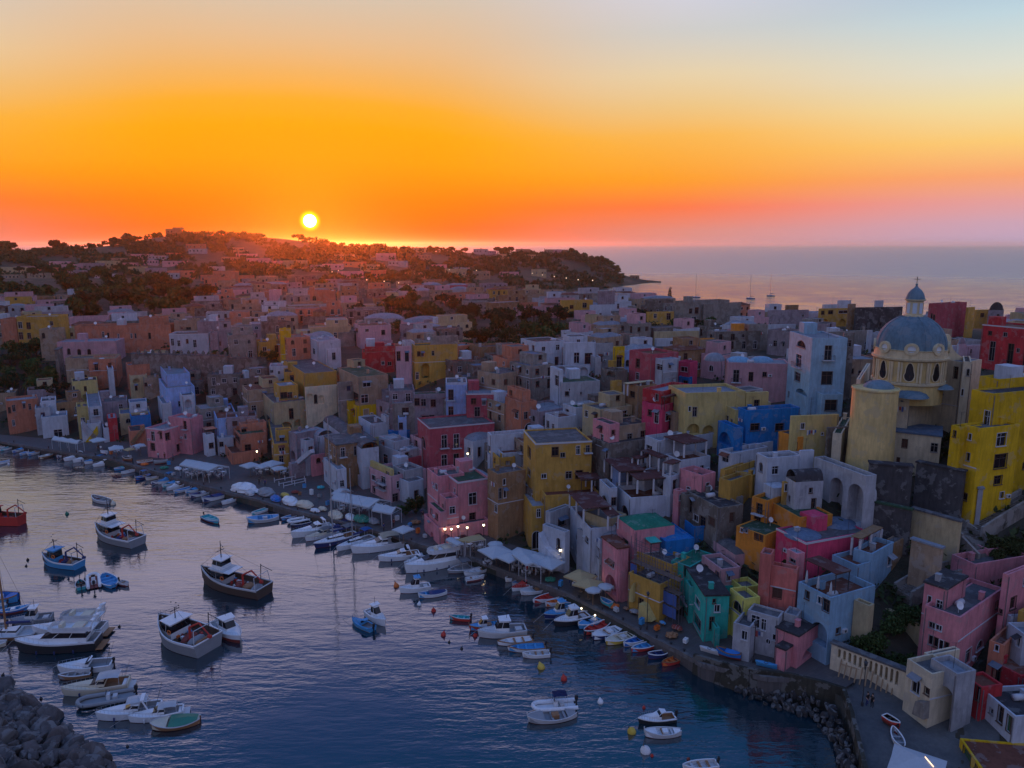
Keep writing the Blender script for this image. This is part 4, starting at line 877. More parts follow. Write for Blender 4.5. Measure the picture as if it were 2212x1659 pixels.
# --- upper right, beside the church (A3, A4)
H('A4', 'pale blue four storey house left of the church with iron balconies', ['190 385 690 1055 1690 c=h r=1055 rc=l p=.3', '190 470 650 1540 c=h dy=-2.5 rc=l p=.5', '655 660 750 1010 c=G dy=6'],
  'a 250 1065 75 55;b 238 1185 48 110;b 485 1120 60 125;w 228 1340 50 75;d 460 1345 90 110;A 240 1470 100 50;1:w 240 1600 95 60;1:w 490 1590 100 90', sh='b')
H('A4', 'tan house with one large window between the blue house and the church', ['655 655 960 1240 1560 c=t a=85 D=8 rc=l p=.2'], 'w 775 1335 75 80')
H('B4', 'pale yellow house with a long flat front below the church terrace', ['205 210 615 280 600 c=y a=80 D=9 rc=d p=.3', '520 525 700 380 c=G dy=-1'], 'w 460 440 1 1')
H('B4', 'small orange house with a grey flat roof below the church terrace', ['90 270 390 460 600 c=O a=62 rc=d p=.15', '270 330 520 400 c=O dy=3 rc=d'], 'w 215 495 35 60;D 310 490 30 80', sh='n')
H('B4', 'white and mauve terrace house with an open balcony below the orange house', ['0 20 400 610 800 c=w a=75 rc=l p=.3', '-100 0 290 640 c=W dy=-2 rc=l', '275 290 400 580 c=W dy=-1'], 'd 40 670 80 80;w 325 660 25 70', sh='b')
H('B4', 'stained white barrel house with a peeling front beside the church arches', ['155 240 480 850 1100 c=w a=80 rf=vault rc=d h=1.5 D=8', '130 140 260 850 c=Y dy=2'], 'w 355 900 25 40;d 370 990 35 120;1:w 130 860 110 60', sh='w')
H('A3', 'long pale pink house with green doors and light blue domes left of the blue house', ['1610 1870 2400 1265 1560 c=p r=1280 rc=l p=.2', '1860 1960 2070 1212 k=cap dy=4 rc=s', '2060 2160 2260 1212 k=cap dy=4 rc=s', '1660 1750 1840 1180 k=cap dy=6 rc=l'],
  'd 1645 1310 50 75;w 1765 1325 30 75;b 1910 1330 48 105;d 2045 1350 35 75;A 1655 1440 60 75;A 1745 1460 120 75', sh='g')
H('A3', 'hot pink house with a blue ground floor in the upper row', ['1440 1540 1605 1265 1420 c=m a=45 rc=a', '1440 1530 1560 1395 c=B dy=-1 rc=l', '1380 1385 1460 1225 c=W dy=2'], 'w 1460 1300 55 40;1:w 1480 1420 35 60')
H('A3', 'dusky pink three storey house with a covered terrace in the upper row', ['1015 1210 1440 1195 1460 c=r a=62 rc=i', '1170 1310 1440 1240 c=W dy=-2 p=.1 rc=l', '1210 1310 1430 1360 c=w dy=-2 p=.2'], 'w 1070 1230 32 75;w 1070 1350 28 60;1:w 1190 1270 40 50;1:w 1250 1275 50 50;2:w 1320 1400 40 50;2:w 1390 1400 40 50', sh='g')
H('A3', 'white villa with a balustraded terrace over three arches in the upper row', ['445 450 725 1095 1330 c=W a=80 D=10 rc=l', '385 390 670 1295 c=W dy=-4 rc=l p=.2', '725 730 875 1100 c=w dy=1 rc=i', '665 720 770 1220 c=w dy=-3'], 'd 535 1180 45 90;d 630 1185 60 90;1:A 395 1295 65 70;1:A 480 1300 75 110;1:A 580 1305 75 110;2:w 750 1205 25 50;3:w 690 1350 30 40', sh='b')
H('A3', 'white house with stained plaster below the balustraded villa', ['330 435 760 1440 1590 c=w a=72 rc=e p=.2', '330 410 440 1330 c=W dy=1 rc=a p=.2'], '1:w 370 1370 35 90;w 490 1490 10 20;w 590 1520 10 20', sh='b')
H('A3', 'narrow yellow house squeezed between white ones in the upper row', ['875 880 975 1130 1320 c=U a=80 D=7 rc=l p=.1', '970 975 1020 1160 c=b dy=1 p=.1', '830 840 900 1250 c=Y dy=-2'], 'b 905 1215 40 90;1:a 985 1245 25 50', sh='b')
H('A3', 'dark terrace house with plants below the narrow yellow house', ['770 900 1000 1340 1460 c=G a=55 rc=d', '850 880 950 1430 c=Y dy=-2 p=.2'], 'A 860 1340 80 50;w 900 1420 40 60')
H('A3', 'pale roofed low house with a pergola above the crimson house', ['970 1100 1250 1470 1600 c=n a=60 rc=i', '970 1000 1220 1455 k=pergola c=C dy=1'], 'w 1020 1510 40 50')
H('A4', 'deep red palace with white framed doors at the right edge', ['1855 2700 2900 1010 1400 c=R l=935 rc=i p=.4 trim=1'], 'w 1905 1080 45 165;b 2060 1100 48 175;w 1895 1350 45 50;b 2200 1120 45 170', sh='g')
H('B4', 'saturated yellow four storey house right of the church', ['1670 1840 2180 385 1080 c=U a=70 rc=a p=.3', '1760 1950 2500 85 c=U dy=3 rc=d p=.2', '1585 1670 1850 375 c=U dy=1.5 p=.3', '1830 2000 2700 -40 c=U dy=8 rc=u'],
  '0:w 1730 425 25 55;0:w 1712 590 28 70;0:w 1970 420 80 110;0:w 1950 600 105 120;0:w 1950 790 65 75;2:w 1600 400 22 55;1:d 1890 230 50 160', sh='w', sink=9)
H('A4', 'mauve pink block with a tall blank wall behind the church dome', ['1390 1470 1720 760 1050 c=r a=60 rc=d p=.3', '1720 1730 1790 790 c=Y dy=2'], 'a 1400 840 12 100;a 1420 850 14 100;a 1440 860 14 100', sh='b')
H('A4', 'yellow house with a white roof terrace on the far right skyline', ['440 445 700 800 950 c=Y a=80 D=9 rc=l', '600 610 720 730 c=W dy=4 rc=l', '470 480 600 765 c=W dy=2 rc=i p=.1'], 'A 460 890 60 60;w 460 820 25 30;w 520 815 40 30;A 610 890 60 55;w 610 815 80 25')
H('A4', 'long dark brown wall house behind the church on the skyline', ['755 760 1165 790 980 c=k a=80 D=8 rc=e', '925 930 1000 730 c=W dy=3 p=.1', '690 700 760 760 c=n dy=2'], 'w 960 920 20 30')
H('A4', 'small ochre house with an antenna right of the mauve block', ['1790 1795 1915 810 900 c=Y a=80 D=7 rc=e'], 'w 1835 840 30 30')
H('A4', 'grey chapel with a small dark dome on the far right skyline', ['1910 1915 2040 815 910 c=v a=80 D=6 rf=dome rc=d h=3.2'], 'w 1975 850 20 30')
H('A4', 'white low terrace with chimneys left of the pale blue four storey house', ['0 10 240 940 1010 c=W a=80 D=8 rc=l'], 'w 130 970 12 15;w 190 965 12 15')
H('A4', 'mauve flat house with trees in front on the far skyline', ['0 5 355 815 940 c=v a=80 D=8 rc=a', '150 160 265 770 c=n dy=3'], 'w 290 850 20 20')
H('A4', 'low grey barn house behind the pale blue four storey house', ['480 500 900 1005 1180 c=g a=70 rc=e p=.1', '860 870 905 990 c=W dy=-1'], 'w 830 1090 30 60')
H('A4', 'dim brown courtyard house left behind the pale blue house', ['0 210 330 1000 1210 c=v a=50 rc=d'], 'w 45 1075 30 50;w 125 1095 15 30')
H('A4', 'white chapel with a small white bell dome right of the church', ['1590 1600 1860 1120 1260 c=W a=80 D=9 rc=l', '1635 1650 1710 1105 c=W dy=-2 rf=dome h=1.6 rc=l'], 'w 1745 1150 15 40')
# --- ridge and upper left (A1, A2)
H('A1', 'long salmon convent front below the far hill', ['480 640 1470 950 1130 c=S a=80 rc=d', '1190 1200 1410 880 c=S dy=9', '1480 1500 1690 900 c=t dy=6'], 'w 885 1000 18 50;w 930 1010 15 50;w 1020 1020 15 55;w 1130 1015 15 40;w 1165 1015 15 40;w 1285 1010 20 50;2:w 1560 960 20 20;2:w 1610 960 40 20', sh='b')
H('A1', 'white villa with brown windows and a garden wall on the ridge', ['1450 1460 1800 1020 1190 c=W a=82 D=9 rc=i trim=1', '1690 1700 1900 910 c=v dy=6', '1800 1810 1880 1010 c=v dy=1'], 'w 1480 1060 25 60;w 1535 1075 25 50;w 1610 1065 18 35;w 1672 1070 28 65', sh='b')
H('A1', 'mustard yellow house with shutters at the left edge of the ridge', ['130 140 495 870 1080 c=Y a=82 D=9 rc=l', '-100 0 135 890 c=S dy=1'], 'w 160 915 35 55;w 232 920 35 55;w 435 910 25 35;w 165 1005 35 60;w 240 1010 30 50', sh='b')
H('A1', 'pale pink villa with arched windows on the left cliff', ['485 490 1000 1090 1220 c=p a=80 D=9 rc=l p=.2', '330 335 490 980 c=t dy=2'], 'a 505 1140 20 50;a 585 1145 25 50;a 672 1150 28 50;a 760 1150 28 60;1:a 365 1010 25 45', sh='g')
H('A1', 'crumbling salmon and tan tenement on the left cliff face', ['510 560 1000 1230 1440 c=t a=75 rc=a', '750 760 1000 1240 c=S dy=-1'], auto=True)
H('A1', 'salmon pink tall house with a light terrace in the left slope', ['980 1100 1420 1290 1500 c=S a=60 rc=l', '1110 1120 1270 1380 c=C dy=-2', '1230 1240 1380 1400 c=t dy=-3', '920 930 980 1320 c=W dy=1'], 'w 1005 1310 20 30;a 1000 1390 40 60;1:A 1150 1400 60 40;1:w 1170 1460 18 45;A 1170 1550 50 60;w 1060 1320 15 40;2:w 1250 1440 20 30', sh='b')
H('A2', 'white two storey house standing tall above the mid slope roofs', ['850 900 1165 950 1110 c=p a=66 rc=i p=.1', '960 970 1180 1085 c=p dy=-3 p=.1', '710 720 850 1010 c=g dy=3'], 'w 860 965 20 35;w 945 975 30 25;w 1085 985 30 40;w 1090 1070 30 10', sh='b')
H('A2', 'ochre house with grey upper storey beside the dark garden', ['1340 1370 1740 1120 1420 c=Y a=72 rc=e p=.3', '1505 1510 1745 1040 c=g dy=3 p=.2', '1205 1210 1340 1130 c=p dy=-1', '1260 1290 1370 1090 c=W dy=3'], 'w 1395 1170 25 40;w 1430 1180 20 30;A 1430 1270 70 130;2:D 1215 1170 30 80;2:D 1290 1175 30 80;d 1380 1350 25 60;d 1520 1165 20 40', sh='b')
H('A2', 'dark red low house between white houses on the mid slope', ['910 915 1195 1180 1300 c=R a=80 D=8 rc=i p=.2', '930 940 1200 1130 c=i dy=3'.replace('c=i', 'c=R')], 'w 1085 1255 25 30;w 1140 1260 30 30')
H('A2', 'yellow house with violet shutters on the mid slope', ['150 240 670 1350 1480 c=Y a=74 rc=d p=.2', '195 200 300 990 c=U dy=14'], 's 300 1385 28 60;s 390 1395 28 70;s 485 1405 25 70;s 575 1410 25 60', sh='n')
H('A2', 'white blue house with narrow doors on the mid slope', ['375 530 730 1080 1240 c=W a=60 rc=l', '600 610 730 1150 c=W dy=-2'], 'w 425 1125 22 50;w 490 1140 22 50;1:w 660 1180 28 60', sh='b')
H('A2', 'pale house with a curved porch on the mid slope', ['110 115 300 1300 1390 c=W a=75 rc=l'], 'w 125 1330 25 25;w 190 1340 20 25')
H('A2', 'brick orange house with an arched gate on the far ridge', ['400 410 680 650 750 c=S a=80 D=9 rc=i', '105 110 205 640 c=p dy=4'], 'a 490 690 30 40')
H('A2', 'long dark roofed house with a glowing lit veranda', ['390 400 770 870 930 c=G a=82 D=8 rc=a', '480 490 590 830 c=n dy=1 rf=tile'], '')
H('A3', 'ochre block with a dark window row near the coast', ['1160 1170 1400 830 930 c=Y a=78 rc=a', '1400 1410 1480 900 c=C dy=1'], 'w 1225 845 25 35;w 1335 840 35 55')
H('A3', 'yellow villa with arched windows near the coast road', ['415 430 700 730 890 c=Y a=74 rc=a'], 'a 440 800 35 70;w 500 770 30 30;w 500 825 40 50;w 610 750 35 40')
H('A3', 'white house with a gable roof near the coast road', ['670 680 900 770 900 c=W a=74 rc=l', '740 750 890 650 c=v dy=8'], 'w 690 830 20 50;w 755 840 18 45')
H('A3', 'dark stone manor with an uneven roofline against the sea', ['1410 1490 1880 740 930 c=g a=65 rc=d', '1650 1660 1980 760 c=g dy=2'], 'w 1530 800 25 40;w 1580 790 30 50;w 1770 790 25 50;w 1850 800 25 25;w 1900 800 25 25;w 1550 870 40 30')
H('A3', 'white blocks with an orange terrace behind the pink house', ['1225 1230 1620 1000 1110 c=C a=80 D=8 rc=l', '1235 1240 1430 1060 c=W dy=-2', '1620 1640 1755 1060 c=O dy=-2 p=.2 rc=l'], 'w 1250 1080 20 60')
H('A3', 'blank brown stone block behind the pink domed house', ['1755 1760 2150 1000 1160 c=G a=80 D=9 rc=a p=.2', '1895 1900 2010 930 c=O dy=4', '2010 2050 2212 940 c=g dy=3'], '')
# ================================================================== church
def lathe_obj(name, prof, mat, parent, c=(0, 0), n=40, smooth=True, a0=0., a1=2 * math.pi):
    bm = bmesh.new(); lathe(bm, prof, n, c, a0, a1); bmesh.ops.recalc_face_normals(bm, faces=bm.faces[:]); return bm_obj(name, bm, mat, parent, smooth=smooth)
def build_church():
    cream = stucco('church_cream', (.76, .57, .25), .5); blue = stucco('church_roof_blue_grey', (.16, .25, .31), .6); trim = stucco('church_trim', (.72, .60, .38), .4); white = FRAMEW(); dark = glassmat()
    root, ms = H('B4', 'domed cream church with a blue grey cupola and a curved apse above the arches',
        ['965 1500 1590 455 700 c=c l=398 rc=u p=0', '1080 1160 1740 150 c=c dy=5 rc=u p=0 a=60', '770 1220 1660 60 c=c dy=9 rc=u p=.1 a=60', '1480 1500 1740 455 c=Y dy=2 sk=3', '1500 1690 1850 -190 c=c dy=8 rc=u p=.1 a=60', '1690 1760 1830 -190 c=c dy=5 p=.1',
         '1080 1230 1300 60 c=c dy=4.5 rc=u p=.1 sk=2', '560 640 715 430 c=c dy=2.5 p=.1 rc=e', '775 800 885 -40 c=c dy=8 p=.1', '870 935 965 600 c=c dy=0 p=0 rc=l'],
        's 1155 475 45 75;0:w 1405 510 55 75;s 1112 635 22 45;1:o 1095 195 55 75;4:d 1600 -150 35 100;4:w 1650 -120 25 60;5:a 1725 -130 22 60;5:a 1755 -110 18 60;5:a 1665 40 20 60', sh='b', name='church', cat='church', sink=9)
    o0 = Vector(root.location)
    cx, cy = ptY(1966.5, 760, 121).x - o0.x, 121 - o0.y
    zf = lambda py, Y=121: ptY(1966, py, Y).z - o0.z
    R_ = 5.15; zs = zf(763); zd = zf(824); zt = zf(681)
    # drum
    lathe_obj('drum', [(R_, zd - 3), (R_, zs - .8)], cream, root, (cx, cy), 8 * 5)
    bm = bmesh.new(); lathe(bm, [(R_ + .02, zs - .8), (R_ + .45, zs - .55), (R_ + .5, zs - .3), (R_ + .15, zs - .25), (R_ + .12, zs + .9), (R_ + .3, zs + 1.0), (R_ - .1, zs + 1.05)], 40, (cx, cy)); lathe(bm, [(R_ + .02, zd), (R_ + .3, zd + .15), (R_ + .3, zd + .5), (R_ + .02, zd + .6)], 40, (cx, cy))
    bm_obj('cornice', bm, trim, root, smooth=False)
    a_f = math.atan2(-121, -(ptY(1966.5, 760, 121).x)) + .03      # towards the camera station
    for k in range(8):                                  # pilaster pairs, keyhole windows, round dormers
        a = a_f + k * math.pi / 4
        def P(r, t, z, a=a): return Vector((cx + r * math.cos(a) - t * math.sin(a), cy + r * math.sin(a) + t * math.cos(a), z))
        bm = bmesh.new()
        zc = (zd + zs) / 2 - .1; pts = []
        for i in range(20):                             # keyhole outline: round head over two lobes
            th = 2 * math.pi * i / 20; x = math.cos(th); z = math.sin(th); w = .55 if z > 0 else .62 + .28 * (-z) ** .7
            pts.append((x * w, z * (1.5 if z > 0 else 1.35)))
        ring = []
        for sc, rr in ((1.32, R_ + .02), (1.30, R_ + .16), (1.0, R_ + .16), (1.0, R_ + .04)): ring.append([bm.verts.new(P(rr, x * (sc if sc == 1 else 1.22), zc + z * (1 if sc == 1 else 1.1))) for x, z in pts])
        for q in range(3):
            for i in range(20): bm.faces.new((ring[q][i], ring[q][(i + 1) % 20], ring[q + 1][(i + 1) % 20], ring[q + 1][i]))
        w_ = bm_obj('window', bm, trim, root)
        bm = bmesh.new(); bm.faces.new([bm.verts.new(P(R_ + .05, x * 1.02, zc + z * 1.02)) for x, z in pts]); bm_obj('pane', bm, dark, w_)
        bm = bmesh.new(); zz = zs + 1.25; ring = []
        for s_, rr in ((.95, R_ - .6), (.95, R_ + .28), (.55, R_ + .28), (.55, R_ + .12)): ring.append([bm.verts.new(P(rr, s_ * 1.1 * math.cos(2 * math.pi * i / 16), zz + s_ * math.sin(2 * math.pi * i / 16))) for i in range(16)])
        for q in range(3):
            for i in range(16): bm.faces.new((ring[q][i], ring[q][(i + 1) % 16], ring[q + 1][(i + 1) % 16], ring[q + 1][i]))
        w_ = bm_obj('round_window', bm, trim, root)
        bm = bmesh.new(); bm.faces.new([bm.verts.new(P(R_ + .13, .57 * 1.1 * math.cos(2 * math.pi * i / 16), zz + .57 * math.sin(2 * math.pi * i / 16))) for i in range(16)]); bm_obj('pane', bm, plain('church_white_shutter', (.62, .66, .70), .6), w_)
        for t in (-1.55, -1.15, 1.15, 1.55):
            bm = bmesh.new(); p = P(R_, t, 0); n = P(1, 0, 0) - P(0, 0, 0); u = P(0, 1, 0) - P(0, 0, 0)
            q = [p - u * .15 - n * .2, p + u * .15 - n * .2, p + u * .15 + n * .02, p - u * .15 + n * .02]
            lo = [bm.verts.new((v.x, v.y, zd + .6)) for v in q]; hi = [bm.verts.new((v.x, v.y, zs - .8)) for v in q]
            for i in range(4): bm.faces.new((lo[i], lo[(i + 1) % 4], hi[(i + 1) % 4], hi[i]))
            bm_obj('pilaster', bm, trim, root)
    # dome
    prof = []; z0 = zs + 1.0
    for i in range(13):
        t = i / 12 * math.pi / 2 * .93; prof.append(((R_ + .05) * math.cos(t) ** .92, z0 + (zt - z0) * math.sin(t) / math.sin(math.pi / 2 * .93)))
    dome = lathe_obj('dome', prof, blue, root, (cx, cy), 48)
    for k in range(8):
        a = a_f + (k + .5) * math.pi / 4; bm = bmesh.new()
        for (r0, h0), (r1, h1) in zip(prof, prof[1:]): tube(bm, (cx + r0 * math.cos(a), cy + r0 * math.sin(a), h0), (cx + r1 * math.cos(a), cy + r1 * math.sin(a), h1), .12, n=6, cap=False)
        bm_obj('rib', bm, blue, dome)
    # lantern
    lr = 1.22; zl = zf(647); ln = lathe_obj('lantern', [(lr + .25, zt - .35), (lr + .25, zt + .1), (lr, zt + .15), (lr, zl - .25), (lr + .3, zl - .1), (lr + .34, zl + .06), (lr, zl + .1)], trim, root, (cx, cy), 8 * 3, smooth=False)
    for k in range(8):
        a = a_f + k * math.pi / 4; bm = bmesh.new(); u = Vector((-math.sin(a), math.cos(a), 0)); p = Vector((cx + (lr + .03) * math.cos(a), cy + (lr + .03) * math.sin(a), 0))
        q = [p - u * .3 + Vector((0, 0, zt + .35)), p + u * .3 + Vector((0, 0, zt + .35)), p + u * .3 + Vector((0, 0, zl - .5)), p - u * .3 + Vector((0, 0, zl - .5))]
        bm.faces.new([bm.verts.new(v) for v in q]); bm_obj('window', bm, plain('lantern_pane', (.50, .58, .66), .5), ln)
    zc_ = zf(616); h = zc_ - zl
    cup = lathe_obj('cupola', [(lr + .2, zl + .1), (lr + .05, zl + h * .25), (lr * .92, zl + h * .45), (lr * .62, zl + h * .68), (lr * .28, zl + h * .82), (.12, zl + h * .97), (.16, zl + h), (.22, zl + h + .12), (.05, zl + h + .3)], blue, root, (cx, cy), 24)
    bm = bmesh.new(); ztop = zf(597); b_ = zl + h
    tube(bm, (cx, cy, b_), (cx, cy, ztop), .05, n=5); u = Vector((math.sin(a_f), -math.cos(a_f), 0)); c_ = Vector((cx, cy, b_ + (ztop - b_) * .68)); tube(bm, c_ - u * .5, c_ + u * .5, .05, n=5); bm_obj('cross', bm, IRON(), cup)
    # apse
    Ya = 113.5; ax, ay = ptY(1886, 900, Ya).x - o0.x, Ya - o0.y; ra = 3.25; zt2 = ptY(1886, 850, Ya - 3).z - o0.z; 
    bm = bmesh.new(); lathe(bm, [(ra + .25, -6), (ra + .1, 2), (ra, 6), (ra, zt2), (ra + .12, zt2 + .1), (ra + .12, zt2 + .35), (ra - .1, zt2 + .36)], 36, (ax, ay)); bm_obj('apse', bm, cream, root, smooth=False)
    lathe_obj('apse_roof', [(ra * .70, zt2 + .1), (ra * .64, zt2 + .6), (ra * .46, zt2 + 1.05), (ra * .24, zt2 + 1.3), (.02, zt2 + 1.36)], blue, root, (ax + .75, ay + .6), 30); bm = bmesh.new(); lathe(bm, [(ra - .1, zt2 + .3), (.02, zt2 + .31)], 30, (ax, ay)); bm_obj('apse_terrace', bm, cream, root)
    # lower roofs humps and the scrolled gable
    for (px, py, Y, r_, hh) in ((1968, 848, 116, 2.6, .9), (2030, 830, 118, 2.0, .7)):
        p = ptY(px, py, Y) - o0; lathe_obj('vault_roof', [(r_, p.z - .6), (r_ * .85, p.z - .6 + hh * .5), (r_ * .5, p.z - .6 + hh * .9), (.02, p.z - .6 + hh)], blue, root, (p.x, p.y), 24)
    m = ms[4]; bm = bmesh.new(); pts = [(1525, 1060), (1540, 1025), (1570, 1025), (1585, 1050), (1580, 1100), (1600, 1150), (1640, 1195), (1690, 1225), (1690, 1260), (1500, 1260), (1505, 1200), (1530, 1150)]
    fpts = [ptY(*fp('A4', x, y), 122) - o0 for x, y in pts]; A = [bm.verts.new(v) for v in fpts]; B_ = [bm.verts.new(v + Vector((.1, 1.0, 0))) for v in fpts]; bm.faces.new(A); bm.faces.new(B_[::-1])
    for i in range(len(A)): bm.faces.new((A[i], A[(i + 1) % len(A)], B_[(i + 1) % len(A)], B_[i]))
    bmesh.ops.recalc_face_normals(bm, faces=bm.faces[:]); bm_obj('scroll_gable', bm, trim, root)
build_church()
# the arcaded terrace and retaining walls under the church
H('B4', 'peeling arcaded terrace wall with two tall arches carrying the church square', ['400 850 940 795 1200 c=w l=630 rc=a p=.9 niche=2.4'], 'A 520 780 112 330;A 672 830 135 350', name='terrace_arcade', cat='arcade', sink=7)
H('B4', 'dark stone retaining wall with a white drainpipe below the church', ['885 1255 1280 720 1080 D=1.5 c=k l=690 rc=d p=0'], name='retaining_wall', cat='wall', sink=8)
H('B4', 'tall dark blank retaining wall between the church and the yellow house', ['1285 1690 1715 760 1080 D=1.5 c=k l=675 rc=d p=0'], name='retaining_wall', cat='wall', sink=8)
H('B4', 'lower dark retaining wall behind the white terrace house', ['870 1240 1245 1090 1270 D=1.5 c=k l=1010 rc=e p=0'], name='retaining_wall', cat='wall', sink=6)
H('B4', 'tan plastered retaining wall with a rough lower edge beside the long stair', ['1245 1660 1680 1190 1400 D=1.5 c=C l=1075 rc=a p=0', '1240 1500 1520 1420 c=t dy=-4 sk=6 D=2 p=0'], name='retaining_wall', cat='wall', sink=6)
H('B4', 'grey white wedge wall between the dark wall and the yellow house', ['1690 1820 1830 900 1080 D=1.5 c=w l=760 rc=l p=0'], name='retaining_wall', cat='wall', sink=6)
H('C4', 'long tan garden wall with a flat topped corner block behind the trees', ['745 880 920 260 480 c=C rc=d a=55', '900 1340 1350 430 c=C dy=1 l=230 p=.1'], name='garden_wall', cat='wall', sink=7)
H('C4', 'striped ruin wall with tall slots shored up by slanting timbers', ['550 1205 1225 830 1060 c=c l=580 D=1.4 rc=a p=0 niche=1.0'], ';'.join('A %d %d 25 %d' % (600 + 45 * i, 625 + 17 * i, 80 + 4 * i) for i in range(12)), name='ruin_wall', cat='wall', sink=3)
H('A1', 'round stone bastion wall on the left cliff', ['215 470 500 1160 1400 c=G a=70 rc=a p=0'], name='bastion', cat='wall', sink=8)
r_, ms_ = H('A1', 'long crenellated stone wall across the upper left slope', ['1130 1960 1980 1210 1340 c=G l=1190 D=1 rc=a p=0', '1960 1970 2300 1230 c=G dy=.5 a=86 D=1 p=0'], name='castle_wall', cat='wall', sink=6)
o0 = Vector(r_.location)
for m in ms_:
    ln, ax = (m.ll, (-m.uy, m.ux)) if m.ll > m.lr else (m.lr, (m.ux, m.uy))
    for k in range(int(ln / 2.4)):
        bm = bmesh.new(); x, y = m.X0 + ax[0] * (k * 2.4 + .6) - o0.x, m.Y0 + ax[1] * (k * 2.4 + .6) - o0.y; z = m.zt - o0.z if False else m.zt - o0.z
        box(bm, x - .4, x + .4, y + .1, y + .7, z - .02, z + 1.0); box(bm, x - .2, x + .2, y + .2, y + .6, z + 1.0, z + 1.4); bm_obj('merlon', bm, wallmat('G'), r_)
# timber shoring
def timber():
    root = thing('timber_shoring', 'row of slanting timber props against the striped ruin wall', 'timber props', gpt(*fp('C4', 900, 950)))
    o0 = Vector(root.location); wood = plain('pale_timber', (.36, .25, .15), .8)
    for i in range(11):
        x0, y0 = 605 + 46 * i, 880 + 14.5 * i; a = gpt(*fp('C4', x0, y0)); b = a + Vector((.9, 1.1, 2.9)); bm = bmesh.new(); tube(bm, a - o0, b - o0, .08, n=4); bm_obj('prop', bm, wood, root)
    bm = bmesh.new(); a = gpt(*fp('C4', 605, 880)); b = gpt(*fp('C4', 1065, 1025)); tube(bm, a - o0 + Vector((.5, .6, 1.5)), b - o0 + Vector((.5, .6, 1.5)), .08, n=4); bm_obj('beam', bm, wood, root)
timber()
# long stair up the slope at the right
def stair(name, label, pts, width, n):
    """a flight of steps along ground points, with side walls"""
    P = [gptg(*fp('B4', x, y)) + Vector((0, 0, .6)) for x, y in pts]; root = thing(name, label, 'stair', P[0]); o0 = P[0].copy(); bm = bmesh.new(); bw = bmesh.new()
    for a, b in zip(P, P[1:]):
        d = b - a; k = max(2, int(n * d.length / sum((q - p).length for p, q in zip(P, P[1:])))); h = Vector((d.x, d.y, 0)).normalized(); s = Vector((h.y, -h.x, 0)) * width / 2
        for i in range(k):
            p = a.lerp(b, i / k) - o0; q = a.lerp(b, (i + 1) / k) - o0; z1 = q.z
            v = [bm.verts.new((c.x, c.y, zz)) for zz in (z1 - 1.2, z1) for c in (p - s, p + s, q + s, q - s)]
            for f in ((4, 5, 6, 7), (0, 1, 5, 4), (1, 2, 6, 5), (3, 0, 4, 7)): bm.faces.new([v[j] for j in f])
        for sg in (-1, 1):
            e = s * sg; e2 = s * sg * (1 + .35 / width * 2)
            v = [bw.verts.new(c - o0 + Vector((0, 0, zz))) for zz in (-1.5, .9) for c in (a + e, a + e2, b + e2, b + e)]
            for f in ((4, 5, 6, 7), (0, 1, 5, 4), (1, 2, 6, 5), (3, 0, 4, 7), (2, 3, 7, 6)): bw.faces.new([v[j] for j in f])
    bmesh.ops.recalc_face_normals(bm, faces=bm.faces[:]); bmesh.ops.recalc_face_normals(bw, faces=bw.faces[:])
    bm_obj('steps', bm, wallmat('G'), root); bm_obj('side_walls', bw, wallmat('g'), root)
stair('stone_stair', 'broad grey stair climbing beside the tan wall below the yellow house', [(1940, 1340), (1760, 1180), (1600, 1090)], 3.5, 40)
stair('stone_stair', 'stair ramp running up the dark bank at the right edge', [(1790, 1130), (2010, 1020), (2260, 900)], 2.0, 30)
stair('stone_stair', 'lower stair flight turning below the tan retaining wall', [(1180, 1640), (1420, 1500), (1900, 1380)], 2.4, 36)
# ================================================================== filler houses of the dense town, boulders, trees
def cover_frac(x0, y0, x1, y1, behind=False):
    best = 0
    for a, b, c, d in COVER:
        if behind and d > y1 + 1: continue
        w = min(x1, c) - max(x0, a); h = min(y1, d) - max(y0, b)
        if w > 0 and h > 0: best = max(best, w * h / ((x1 - x0) * (y1 - y0)), w * h / max(1, (c - a) * (d - b)) * 1.3 if behind else 0)
    return best
def inpoly(x, y, P):
    c = False; j = len(P) - 1
    for i in range(len(P)):
        if (P[i][1] > y) != (P[j][1] > y) and x < (P[j][0] - P[i][0]) * (y - P[i][1]) / (P[j][1] - P[i][1]) + P[i][0]: c = not c
        j = i
    return c
WOODS = [[(760, 690), (870, 640), (960, 655), (1010, 680), (1150, 685), (1230, 690), (1240, 735), (1180, 780), (1000, 785), (930, 720), (820, 720)],
         [(-600, 600), (160, 588), (400, 604), (480, 628), (420, 668), (350, 700), (120, 705), (130, 660), (0, 655), (-600, 655)],
         [(1330, 688), (1560, 695), (1560, 712), (1340, 708)], [(-600, 745), (120, 750), (130, 850), (60, 870), (-600, 860)],
         [(1950, 900), (2300, 880), (2300, 1140), (1700, 1180), (1640, 1060)], [(1840, 1270), (2020, 1300), (2000, 1470), (1840, 1430)]]
FILL = []
